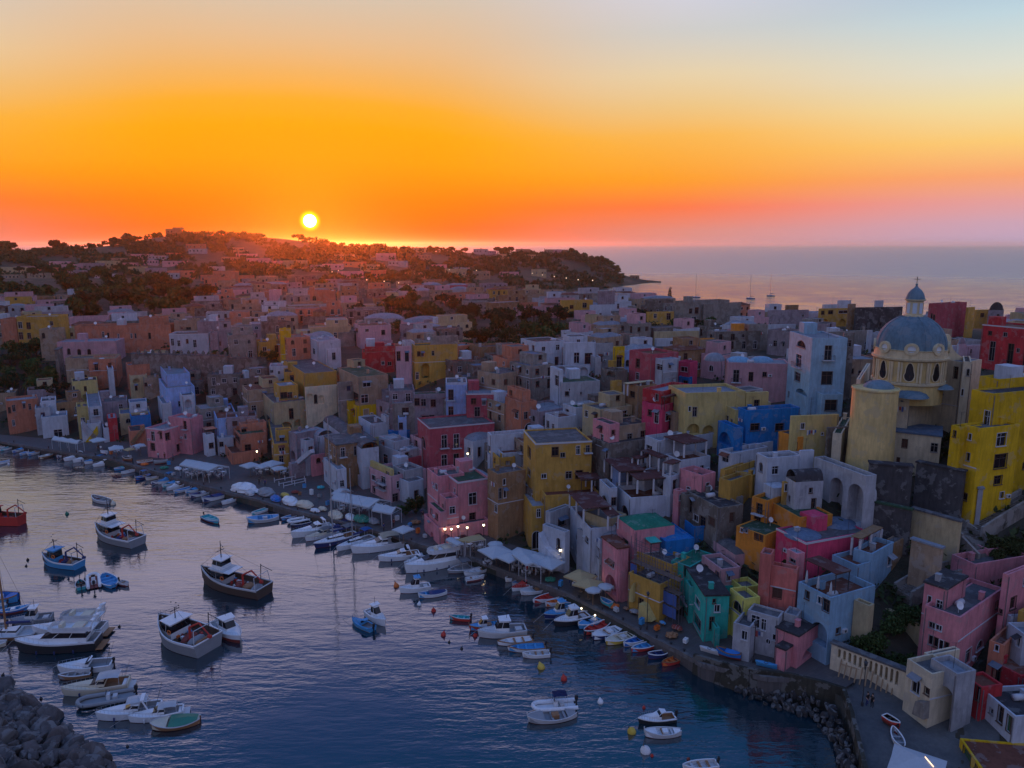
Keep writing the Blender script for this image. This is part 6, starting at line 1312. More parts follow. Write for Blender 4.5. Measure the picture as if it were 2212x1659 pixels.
class Hull:
    def __init__(s, L, B, H, dbl=False, sheer=.45, n=16): s.L, s.B, s.H, s.dbl, s.sheer, s.n = L, B, H, dbl, sheer, n
    def b(s, t): return hull_half(t, s.dbl, s.B)
    def h(s, t): return s.H * (1 + s.sheer * (max(0, t - .35) / .65) ** 2 + (.25 * (max(0, .3 - t) / .3) ** 2 if s.dbl else 0))
    def x(s, t, f=0): return -s.L / 2 + s.L * t - (0 if s.dbl else 0) 
    def build(s, root, c, band='W', anti='m', name='hull'):
        bm = bmesh.new(); rings = []
        for i in range(s.n + 1):
            t = i / s.n; b, h = max(s.b(t), .015), s.h(t); rake = .05 * s.L * max(0, t - .7) / .3
            x = s.x(t); pr = [(0, -.35, -rake * 1.6), (.55, -.22, -rake * 1.3), (.86, .06, -rake * .7), (.93, h * .45, -rake * .3), (1.0, h * .84, -rake * .06), (1.03, h, 0)]
            rings.append([bm.verts.new((x + dx, b * f, z)) for f, z, dx in reversed(pr)] + [bm.verts.new((x + dx, -b * f, z)) for f, z, dx in pr[1:]])
        k = len(rings[0])
        for a, q in zip(rings, rings[1:]):
            for j in range(k - 1):
                f = bm.faces.new((a[j], a[j + 1], q[j + 1], q[j])); f.material_index = {0: 1, k - 2: 1, 3: 2, 4: 2, k - 5: 2, k - 4: 2}.get(j, 0)
        if not s.dbl: bm.faces.new(rings[0])
        bmesh.ops.remove_doubles(bm, verts=bm.verts[:], dist=.002); bmesh.ops.recalc_face_normals(bm, faces=bm.faces[:])
        return bm_obj(name, bm, [bmat(c), bmat(band), bmat(anti)], root, smooth=False)
    def strip(s, bm, z_off, f=.97, t0=0., t1=1., mi=0, crown=0.):
        R_ = []; n = s.n
        for i in range(n + 1):
            t = t0 + (t1 - t0) * i / n; b = s.b(t) * f; z = s.h(t) + z_off; x = s.x(t) * .995
            R_.append([bm.verts.new((x, b, z)), bm.verts.new((x, 0, z + crown * math.sin(math.pi * min(1, max(0, (t - t0) / (t1 - t0)))))), bm.verts.new((x, -b, z))])
        for a, q in zip(R_, R_[1:]):
            for j in range(2): bm.faces.new((a[j], a[j + 1], q[j + 1], q[j])).material_index = mi
    def floor(s, bm, z, f=.86, t0=.03, t1=.95, mi=0):
        up = []; lo = []
        for i in range(s.n + 1):
            t = t0 + (t1 - t0) * i / s.n
            b = s.b(t); up.append((s.x(t), b * .97, s.h(t) - .01)); lo.append((s.x(t), b * f, z))
        for sg in (1, -1):
            U = [bm.verts.new((x, y * sg, z_)) for x, y, z_ in up]; D = [bm.verts.new((x, y * sg, z_)) for x, y, z_ in lo]; M_ = [bm.verts.new((x, 0, z_)) for x, y, z_ in lo]
            for i in range(s.n):
                bm.faces.new((U[i], U[i + 1], D[i + 1], D[i])).material_index = mi; bm.faces.new((D[i], D[i + 1], M_[i + 1], M_[i])).material_index = mi
        for e, tt in ((0, t0), (s.n, t1)):
            bm.faces.new([bm.verts.new(p) for p in (up[e], lo[e], (lo[e][0], -lo[e][1], lo[e][2]), (up[e][0], -up[e][1], up[e][2]))]).material_index = mi
    def rim(s, root, c, w=.09, z=.03, name='gunwale'):
        bm = bmesh.new(); R_ = []
        for sg in (1, -1):
            row = []
            for i in range(s.n + 1):
                t = i / s.n; b = s.b(t) * 1.035; zz = s.h(t); x = s.x(t); row.append([bm.verts.new((x, (max(b - w, 0)) * sg, zz + z)), bm.verts.new((x, (b + .02) * sg, zz + z)), bm.verts.new((x, (b + .02) * sg, zz - .05)), bm.verts.new((x, (max(b - w, 0)) * sg, zz - .05))])
            for a, q in zip(row, row[1:]):
                for j in range(4): bm.faces.new((a[j], a[(j + 1) % 4], q[(j + 1) % 4], q[j]))
        if not s.dbl:
            b = s.b(0); box(bm, s.x(0) - .02, s.x(0) + w, -b, b, s.h(0) - .05, s.h(0) + z)
        bmesh.ops.recalc_face_normals(bm, faces=bm.faces[:]); return bm_obj(name, bm, bmat(c), root)
def outboard(root, x, z, c='k', s=1.):
    bm = bmesh.new(); lathe(bm, [(.02, z + .95 * s), (.17 * s, z + .9 * s), (.2 * s, z + .7 * s), (.16 * s, z + .45 * s), (.05, z + .42 * s)], 8, (x - .2 * s, 0)); box(bm, x - .28 * s, x - .12 * s, -.05, .05, z - .6, z + .5 * s); box(bm, x - .12, x + .06, -.1, .1, z + .1, z + .35)
    bm_obj('outboard_motor', bm, bmat(c), root)
def cabin(root, x0, x1, w0, w1, z0, h, c='W', band=True, name='cabin', slope=.35, roof=None, over=.1):
    """tapered cabin from aft x0 to forward x1, with a dark window band"""
    bm = bmesh.new()
    def ring(z, e, fwd): return [(x0 + e * .3, w0 / 2 - e), (x1 - fwd, w1 / 2 - e), (x1 - fwd, -w1 / 2 + e), (x0 + e * .3, -w0 / 2 + e)]
    lv = [(z0 - .05, 0, 0, 0), (z0 + h * .38, .02, slope * h * .45, 1), (z0 + h * .85, .07, slope * h * 1.6, 0), (z0 + h, .08, slope * h * 1.9, 0)]
    R_ = [[bm.verts.new((x, y, z)) for x, y in ring(z, e, f)] for z, e, f, _ in lv]
    for q in range(3):
        for i in range(4): bm.faces.new((R_[q][i], R_[q][(i + 1) % 4], R_[q + 1][(i + 1) % 4], R_[q + 1][i])).material_index = 1 if (q == 1 and band) else 0
    bm.faces.new(R_[3])
    o = bm_obj(name, bm, [bmat(c), glassmat()], root)
    if roof:
        bm = bmesh.new(); t = ring(0, 0, slope * h * 1.9); z = z0 + h
        p = [(x + (over if x > x0 + .5 else -over * 1.5), y + (over if y > 0 else -over)) for x, y in t]; prism(bm, p, z + .01, z + .09); bm_obj('cabin_roof', bm, bmat(roof), o)
    if band:                                       # pillars between the panes
        bm = bmesh.new(); n = max(2, int((x1 - x0) / 1.9))
        for sg in (1, -1):
            for i in range(1, n):
                f = i / n; a = (x0 + (x1 - x0) * f, sg * (w0 / 2 + (w1 - w0) / 2 * f - .02 + .015), z0 + h * .38); b = (x0 + (x1 - slope * h - x0) * f, sg * (w0 / 2 + (w1 - w0) / 2 * f - .07 + .015), z0 + h * .85); tube(bm, a, b, .035, n=4)
        bm_obj('window_pillars', bm, bmat(c), o)
    return o
def canopy(root, x0, x1, w, z, c, posts=True, zb=.6, name='canopy'):
    bm = bmesh.new(); n = 4; rows = []
    for i in range(n + 1):
        x = x0 + (x1 - x0) * i / n; dz = -.12 * (2 * i / n - 1) ** 2
        rows.append([bm.verts.new((x, y * w / 2, z + dz - .1 * y * y)) for y in (-1, -.5, 0, .5, 1)])
    for a, q in zip(rows, rows[1:]):
        for j in range(4): bm.faces.new((a[j], a[j + 1], q[j + 1], q[j]))
    bmesh.ops.solidify(bm, geom=bm.faces[:], thickness=.04); o = bm_obj(name, bm, bmat(c), root)
    if posts:
        bm = bmesh.new()
        for x in (x0, x1):
            for sg in (1, -1): tube(bm, (x, sg * w / 2, zb), (x, sg * w / 2, z - .2), .025, n=4)
        bm_obj('canopy_frame', bm, FRAMEW(), o)
    return o
def rail(root, hl, t0, t1, hgt=.5, name='guard_rail'):
    bm = bmesh.new(); pts = []
    n = 7
    for sg in (1, -1):
        pr = None
        for i in range(n + 1):
            t = t0 + (t1 - t0) * i / n; p = Vector((hl.x(t) - .05, sg * hl.b(t) * .93, hl.h(t))); q = p + Vector((0, 0, hgt)); tube(bm, p, q, .018, n=3)
            if pr: tube(bm, pr, q, .018, n=3)
            pr = q
    bm_obj(name, bm, plain('stainless', (.5, .5, .52), .3, 1.), root)
def lifebuoy(root, p, c='o'):
    bm = bmesh.new(); n = 12
    for i in range(n):
        a, b = 2 * math.pi * i / n, 2 * math.pi * (i + 1) / n; tube(bm, (p[0] + .3 * math.cos(a), p[1], p[2] + .3 * math.sin(a)), (p[0] + .3 * math.cos(b), p[1], p[2] + .3 * math.sin(b)), .07, n=5, cap=False)
    bm_obj('lifebuoy', bm, bmat(c), root)
def fender(root, hl, c='W', k=3):
    for i in range(k):
        t = .25 + .45 * i / max(1, k - 1); sg = -1
        for sg in (1, -1):
            bm = bmesh.new(); x, y = hl.x(t), sg * (hl.b(t) * 1.03 + .12); lathe(bm, [(.01, .12), (.1, .2), (.11, .55), (.01, .66)], 6, (x, y)); bm_obj('fender', bm, bmat(c), root)
BOATS = []
def ec(e):
    for k in ('bimini ', 'cover ', 'roof '):
        if k in e: return e.split(k)[1][0]
    return 'W'
def boat(pan, bow, stern, kind, c='W', c2='W', label='', cat='boat', B=None, H=None, name=None, group=None, z=0., band=None, eng=True, extra='', tz=0.):
    a = ptZ(*fp(pan, *bow), z); b = ptZ(*fp(pan, *stern), z); d = a - b; L = d.length; ce = (a + b) / 2; ce.z = z; r = random.Random(int(abs(bow[0] * 7 + bow[1] * 3)))
    lim = {'open': (3.2, 9), 'gozzo': (4, 9), 'rib': (3, 7.5), 'cruiser': (6, 14), 'cuddy': (4.5, 8.5), 'yacht': (10, 17), 'trawler': (8, 22), 'sail': (7, 14), 'dinghy': (2, 3.6), 'pilot': (5, 10), 'canoe': (2.5, 5)}[kind]; L = max(lim[0], min(lim[1], L))
    nm = name or {'open': 'rowing_boat', 'gozzo': 'fishing_boat', 'rib': 'inflatable_boat', 'cruiser': 'cabin_cruiser', 'cuddy': 'motor_boat', 'yacht': 'motor_yacht', 'trawler': 'trawler', 'sail': 'sailing_boat', 'dinghy': 'dinghy', 'pilot': 'motor_boat', 'canoe': 'kayak'}[kind]
    root = thing(nm, label, cat, ce, math.atan2(d.y, d.x), group); band = band or r.choice('WWwt'); BOATS.append(root)
    if kind in ('open', 'gozzo', 'dinghy'):
        dbl = kind == 'gozzo' or (kind == 'open' and r.random() < .5); B = B or L * (.36 if kind != 'dinghy' else .5); H = H or (.55 if L < 6 else .75); hl = Hull(L, B, H, dbl, .55 if dbl else .35)
        hl.build(root, c, band); bm = bmesh.new(); hl.floor(bm, .12); bm_obj('interior', bm, bmat(c2), root); hl.rim(root, band)
        for t in ((.25, .5, .72) if L > 3.5 else (.3, .6)):
            bm = bmesh.new(); b_ = hl.b(t) * .93; box(bm, hl.x(t) - .13, hl.x(t) + .13, -b_, b_, hl.h(t) - .2, hl.h(t) - .14); bm_obj('thwart', bm, bmat(r.choice('wt') if c2 in 'Ww' else c2), root)
        if kind == 'gozzo':
            bm = bmesh.new(); hl.strip(bm, -.03, .93, .66, .985, crown=.08); bm_obj('foredeck', bm, bmat(c2), root); bm = bmesh.new(); hl.strip(bm, -.03, .93, .02, .2, crown=.03); bm_obj('stern_deck', bm, bmat(c2), root)
            bm = bmesh.new(); box(bm, hl.x(.36), hl.x(.5), -.4, .4, .1, H + .12); bm_obj('engine_box', bm, bmat(r.choice('wWt')), root); bm = bmesh.new(); tube(bm, (hl.x(.99), 0, H), (hl.x(1.0), 0, hl.h(1) + .4), .06, n=5); bm_obj('stem_post', bm, bmat(band), root)
        if 'cover' in extra:
            bm = bmesh.new(); hl.strip(bm, .06, .98, .05, .62, crown=.32); bm_obj('cover', bm, bmat(ec(extra)), root)
        if eng and not dbl and kind != 'gozzo': outboard(root, hl.x(0), H - .1, 'k', .8)
        if 'bimini' in extra: canopy(root, hl.x(.3), hl.x(.6), B * .85, H + 1.5, ec(extra), zb=H)
        if 'cab' in extra: cabin(root, hl.x(.5), hl.x(.75), B * .5, B * .4, H - .1, 1.15, 'W', roof='W')
    elif kind == 'canoe':
        hl = Hull(L, .7, .28, True, .2); hl.build(root, c, c, c); bm = bmesh.new(); hl.strip(bm, 0, .98, 0, 1, crown=.06); bm_obj('deck', bm, bmat(c), root); bm = bmesh.new(); lathe(bm, [(.2, .31), (.26, .36), (.3, .3)], 10); bm_obj('cockpit_rim', bm, bmat('k'), root)
    elif kind == 'rib':
        B = B or L * .4; bm = bmesh.new(); n = 18; rr = .25; pr = None; path = []
        for i in range(n + 1):
            t = i / n; u = -1 + 2 * t; path.append(Vector((L / 2 - L * abs(u) ** 2.6 * .98 - .25, u / max(.001, abs(u)) * (B / 2 - rr) * min(1, abs(u) * 2.2) if u else 0, .42 + .22 * (1 - abs(u)) ** 1)))
        for p, q in zip(path, path[1:]): tube(bm, p, q, rr, n=8)
        bm_obj('inflatable_tube', bm, bmat(c), root, smooth=False); bm = bmesh.new(); v = [bm.verts.new((p.x, p.y * .9, .2)) for p in path]; bm.faces.new(v); v = [bm.verts.new((p.x, p.y * .8, -.15)) for p in path]; bm.faces.new(v[::-1]); bm_obj('floor', bm, bmat(c2), root)
        bm = bmesh.new(); box(bm, -.5, -.1, -.3, .3, .2, 1.05); box(bm, -.14, -.08, -.3, .3, 1.05, 1.4, 1); bm_obj('console', bm, [bmat('W'), glassmat()], root); bm = bmesh.new(); box(bm, -1.3, -.8, -.4, .4, .2, .7); bm_obj('seat', bm, bmat('w'), root); outboard(root, -L / 2 + .1, .4, 'k', 1.2)
        if 'bimini' in extra: canopy(root, -L * .3, L * .02, B * .6, 2.1, ec(extra), zb=.4)
    elif kind in ('cruiser', 'cuddy', 'pilot', 'yacht', 'sail'):
        B = B or L * {'cruiser': .32, 'cuddy': .36, 'pilot': .36, 'yacht': .30, 'sail': .29}[kind]; H = H or {'cruiser': .12 * L, 'cuddy': .13 * L, 'pilot': .15 * L, 'yacht': .13 * L, 'sail': .10 * L}[kind]; H = min(H, 2.0)
        hl = Hull(L, B, H, False, .3, 18); hl.build(root, c, 'W', 'k' if c == 'k' else band if band in 'Wn' else 'm')
        ck = {'cruiser': .42, 'cuddy': .5, 'pilot': .4, 'yacht': .2, 'sail': .32}[kind]
        bm = bmesh.new(); hl.strip(bm, .01, 1.0, ck, 1.0, crown=.05 * B * 2); bm_obj('foredeck', bm, bmat(c2), root)
        bm = bmesh.new(); hl.floor(bm, H * .35, .82, .02, ck + .01); bm_obj('cockpit', bm, bmat(r.choice('wtg')), root); hl.rim(root, c2, .16 if kind != 'sail' else .25, .05, 'side_deck')
        if kind != 'pilot': rail(root, hl, .55, .98, .45 if L < 9 else .65)
        if kind == 'cruiser':
            cabin(root, hl.x(ck - .02), hl.x(.84), B * .74, B * .3, H + .1, L * .045, c2, band=False, name='coachroof', slope=1.6)
            cabin(root, hl.x(ck - .08), hl.x(.6), B * .8, B * .6, H + .1, L * .095, c2, name='windscreen', slope=.9, roof=c2 if 'hard' in extra else None)
            if 'arch' in extra or 'hard' in extra:
                bm = bmesh.new(); z = H + L * .17; x = hl.x(.2)
                for sg in (1, -1): tube(bm, (x - .1, sg * B * .42, H), (x + .5, sg * B * .34, z), .09, n=5)
                box(bm, x + .3, x + .75, -B * .35, B * .35, z - .05, z + .08); bm_obj('radar_arch', bm, bmat('W'), root)
            if 'hard' in extra: canopy(root, hl.x(.2), hl.x(.52), B * .75, H + L * .175, 'W', zb=H + .5, name='hardtop')
            if 'bimini' in extra: canopy(root, hl.x(.12), hl.x(.45), B * .8, H + L * .16, ec(extra), zb=H)
            bm = bmesh.new(); box(bm, hl.x(.04), hl.x(.09), -B * .35, B * .35, H * .35, H * .8); bm_obj('stern_bench', bm, bmat('W'), root)
            bm = bmesh.new(); box(bm, hl.x(0) - .7, hl.x(0) + .02, -B * .38, B * .38, .2, .3); bm_obj('swim_platform', bm, bmat('w'), root)
        elif kind == 'cuddy':
            cabin(root, hl.x(ck - .04), hl.x(.8), B * .7, B * .35, H + .02, .5, c2, band=False, name='coachroof', slope=1.2)
            cabin(root, hl.x(ck - .1), hl.x(.58), B * .72, B * .5, H + .05, .75, c2, name='windscreen', slope=1.0)
            if 'bimini' in extra: canopy(root, hl.x(.1), hl.x(.45), B * .8, H + 1.6, ec(extra), zb=H)
            outboard(root, hl.x(0), H * .6, 'k')
        elif kind == 'pilot':
            cabin(root, hl.x(.36), hl.x(.66), B * .66, B * .5, H * .8, 1.75, 'W', slope=.25, roof=ec(extra) if 'roof' in extra else 'W', name='wheelhouse', over=.15)
            rail(root, hl, .6, .97, .35); bm = bmesh.new(); tube(bm, (hl.x(.4), 0, H + 1.7), (hl.x(.4), 0, H + 2.8), .03, n=4); bm_obj('antenna', bm, IRON(), root)
            bm = bmesh.new(); box(bm, hl.x(.08), hl.x(.22), -.5, .5, H * .35, H * .95); bm_obj('engine_box', bm, bmat('w'), root)
        elif kind == 'yacht':
            s1 = cabin(root, hl.x(.1), hl.x(.72), B * .82, B * .5, H + .05, 1.45, 'W', name='saloon', slope=.9)
            cabin(root, hl.x(.6), hl.x(.88), B * .6, B * .25, H + .15, .45, 'W', band=False, name='coachroof', slope=1.4)
            z = H + 1.5; bm = bmesh.new()
            P = [(hl.x(.02), B * .4), (hl.x(.5), B * .36), (hl.x(.57), B * .2), (hl.x(.57), -B * .2), (hl.x(.5), -B * .36), (hl.x(.02), -B * .4)]; prism(bm, P, z + .02, z + .14); fb = bm_obj('flybridge_deck', bm, bmat('W'), root)
            bm = bmesh.new(); Q = [(x, y) for x, y in P]; n = len(Q)
            for i in range(n - 1):
                a, q = Vector((*Q[i], z + .14)), Vector((*Q[i + 1], z + .14)); v = [bm.verts.new(k) for k in (a, q, q + Vector((-.1, 0, .55)), a + Vector((-.1, 0, .55)))]; bm.faces.new(v)
            bmesh.ops.solidify(bm, geom=bm.faces[:], thickness=.06); bm_obj('bulwark', bm, bmat('W'), fb)
            bm = bmesh.new(); box(bm, hl.x(.4), hl.x(.44), -.6, .6, z + .14, z + .85); bm_obj('helm_console', bm, bmat('c'), fb); bm = bmesh.new(); box(bm, hl.x(.15), hl.x(.28), -B * .3, B * .3, z + .14, z + .5); bm_obj('flybridge_seat', bm, bmat('c'), fb)
            bm = bmesh.new()
            for sg in (1, -1): tube(bm, (hl.x(.06), sg * B * .38, z), (hl.x(.0), sg * B * .33, z + 1.5), .09, n=5)
            box(bm, hl.x(0) - .1, hl.x(0) + .35, -B * .34, B * .34, z + 1.42, z + 1.56); ar = bm_obj('radar_arch', bm, bmat('W'), root); bm = bmesh.new(); lathe(bm, [(.02, z + 1.85), (.28, z + 1.8), (.3, z + 1.6), (.05, z + 1.57)], 10, (hl.x(0) + .1, 0)); tube(bm, (hl.x(0), .5, z + 1.5), (hl.x(0) - .3, .5, z + 3.2), .02, n=4); bm_obj('radar', bm, bmat('W'), ar)
            if 'canvas' in extra:
                bm = bmesh.new(); v = [bm.verts.new(p) for p in ((hl.x(.5), B * .38, z + .7), (hl.x(.5), -B * .38, z + .7), (hl.x(.74), -B * .3, H + .25), (hl.x(.74), B * .3, H + .25))]; bm.faces.new(v); bmesh.ops.solidify(bm, geom=bm.faces[:], thickness=.05); bm_obj('canvas_cover', bm, bmat('W'), root)
            bm = bmesh.new(); box(bm, hl.x(0) - .9, hl.x(0) + .02, -B * .42, B * .42, .25, .36); bm_obj('swim_platform', bm, bmat('t'), root); fender(root, hl, 'n')
        elif kind == 'sail':
            cabin(root, hl.x(.34), hl.x(.74), B * .55, B * .3, H + .05, .5, 'W', name='coachroof', slope=1.0)
            mh = float(extra.split('mast')[1].split()[0]) if 'mast' in extra else L * 1.25; mx = hl.x(.56)
            bm = bmesh.new(); tube(bm, (mx, 0, H), (mx, 0, mh), .12 if 'old' not in extra else .17, .07, n=6)
            if 'old' not in extra:
                for zz in (mh * .45, mh * .72): tube(bm, (mx, -.9, zz), (mx, .9, zz), .03, n=4)
            ms = bm_obj('mast', bm, plain('mast_aluminium', (.42, .42, .45), .4, .6) if 'old' not in extra else bmat('t'), root)
            bm = bmesh.new()
            for q in ((hl.x(.99), 0, hl.h(1)), (hl.x(.0), 0, H), (mx, B * .45, H), (mx, -B * .45, H)): tube(bm, (mx, 0, mh * .96), q, .018, n=3)
            bm_obj('rigging', bm, IRON(), ms)
            bm = bmesh.new(); tube(bm, (mx, 0, H + 1.3), (hl.x(.1), 0, H + 1.25), .07, n=5); tube(bm, (mx - .1, 0, H + 1.48), (hl.x(.12), 0, H + 1.4), .2, .12, n=7); bm_obj('boom_with_furled_sail', bm, bmat('n'), ms)
            if 'bimini' in extra: canopy(root, hl.x(.08), hl.x(.3), B * .75, H + 2.0, ec(extra), zb=H)
        if L > 6 and kind != 'sail':
            bm = bmesh.new()
            for sg in (1, -1): tube(bm, (hl.x(.08), sg * B * .3, H), (hl.x(-.02), sg * B * .34, H + 2.4), .018, n=3)
            bm_obj('whip_antennas', bm, IRON(), root)
        bm = bmesh.new(); a_ = Vector((hl.x(1.0), 0, hl.h(1))); tube(bm, a_, a_ + Vector((2.2, .3, -hl.h(1) - .15)), .02, n=3); bm_obj('mooring_line', bm, bmat('w'), root)
        if kind in ('cruiser', 'sail'): fender(root, hl, r.choice('Wn'), 2)
    elif kind == 'trawler':
        B = B or L * .32; H = H or 1.5; hl = Hull(L, B, H, False, .75, 18); hl.build(root, c, band, 'm' if c != 'r' else 'k')
        bm = bmesh.new(); hl.floor(bm, H * .55, .93, .01, .97); bm_obj('deck', bm, bmat('D'), root); hl.rim(root, band, .14, .08, 'bulwark_rail')
        fwd = 'aft' not in extra; x0, x1 = (hl.x(.55), hl.x(.8)) if fwd else (hl.x(.1), hl.x(.35))
        zd = H * .6; wh = cabin(root, x0, x1, B * .62, B * .5, zd, 2.3, c2, slope=.12, roof=c2, name='wheelhouse', over=.25)
        if L > 11:
            cabin(root, x0 + .4, x1 - .6, B * .5, B * .4, zd + 2.4, 1.6, 'W', slope=.15, roof='W', name='upper_wheelhouse', over=.2)
            bm = bmesh.new(); box(bm, x0 - 1.6, x0 + .2, -B * .36, B * .36, zd + 2.25, zd + 2.36); bm_obj('boat_deck', bm, bmat('W'), root)
        zt = zd + (4.1 if L > 11 else 2.4); xm = (x0 + x1) / 2 - .3
        bm = bmesh.new(); tube(bm, (xm, 0, zt - .1), (xm, 0, zt + (2.8 if L > 11 else 1.6)), .09, .05, n=6); tube(bm, (xm, -.8, zt + 1.2), (xm, .8, zt + 1.2), .05, n=5)
        for q in range(4): lathe(bm, [(.01, zt + 1.3 + .32 * q), (.12, zt + 1.4 + .32 * q), (.01, zt + 1.5 + .32 * q)], 6, (xm + r.uniform(-.35, .35), r.uniform(-.45, .45)))
        bm_obj('mast', bm, IRON(), root)
        gc = extra.split('gear')[1][0] if 'gear' in extra else 'r'
        bm = bmesh.new()                                # crane with a bent jib
        p0 = Vector((hl.x(.3), B * .1, H * .5)); p1 = p0 + Vector((0, 0, 2.2)); p2 = p1 + Vector((-1.6, -.3, .9)); p3 = p2 + Vector((-1.7, -.2, -1.5)); tube(bm, p0, p1, .2, .16, n=7); tube(bm, p1, p2, .16, .13, n=6); tube(bm, p2, p3, .13, .09, n=6); box(bm, p3.x - .25, p3.x + .25, p3.y - .2, p3.y + .2, p3.z - .35, p3.z)
        bm_obj('deck_crane', bm, bmat('r' if L > 11 else gc), root)
        for k in range(3):                              # heaps of nets and fish boxes
            bm = bmesh.new(); bmesh.ops.create_icosphere(bm, subdivisions=2, radius=1); cx_ = hl.x(.12 + .13 * k); w = B * .28
            for v in bm.verts: v.co = Vector((cx_ + v.co.x * L * .06, v.co.y * w, H * .5 + max(0, v.co.z) * .75 * (1 + r.uniform(-.3, .3))))
            bm_obj('net_heap', bm, bmat(r.choice('mmtgn') if gc == 'r' else r.choice('ngt')), root)
        for k in range(4):
            bm = bmesh.new(); cx_, cy_ = hl.x(.4 + .05 * k), r.uniform(-.3, .3) * B; box(bm, cx_ - .3, cx_ + .3, cy_ - .2, cy_ + .2, H * .55, H * .55 + .35); bm_obj('fish_box', bm, bmat(r.choice('bWro')), root)
        bm = bmesh.new(); zz = H + 1.9
        for sg in (1, -1): tube(bm, (hl.x(.03), sg * B * .4, H), (hl.x(.05), sg * B * .36, zz), .06, n=5)
        tube(bm, (hl.x(.05), -B * .36, zz), (hl.x(.05), B * .36, zz), .06, n=5); bm_obj('stern_gantry', bm, bmat('g' if gc != 'r' else 'w'), root)
        for q in ((hl.x(.99), 0, hl.h(1)), (hl.x(.04), B * .36, H + 1.9), (hl.x(.04), -B * .36, H + 1.9)):
            bm = bmesh.new(); tube(bm, (xm, 0, zt + 1.5), q, .02, n=3); bm_obj('stay', bm, IRON(), root)
        bm = bmesh.new(); tube(bm, (hl.x(.12), -B * .2, H * .6), (hl.x(.1), -B * .2, H + 3.2), .07, n=5); tube(bm, (hl.x(.1), -B * .2, H + 3.0), (hl.x(-.04), -B * .3, H + 2.2), .05, n=5); bm_obj('derrick', bm, IRON(), root)
        for k in range(5):
            bm = bmesh.new(); lathe(bm, [(.18, H * .5), (.2, H * .5 + .3), (.17, H * .5 + .55), (.02, H * .5 + .56)], 7, (hl.x(.3 + .05 * k), B * r.uniform(-.36, .36))); bm_obj('barrel', bm, bmat(r.choice('brmkw')), root)
        rail(root, hl, .62, .98, .6); lifebuoy(root, (x0 - .05, B * .36, zd + 1.3)); lifebuoy(root, (hl.x(.1), -hl.b(.1) - .12, H * .7), 'r'); lifebuoy(root, (hl.x(.6), -hl.b(.6) - .12, H * .8), 'r')
    return root
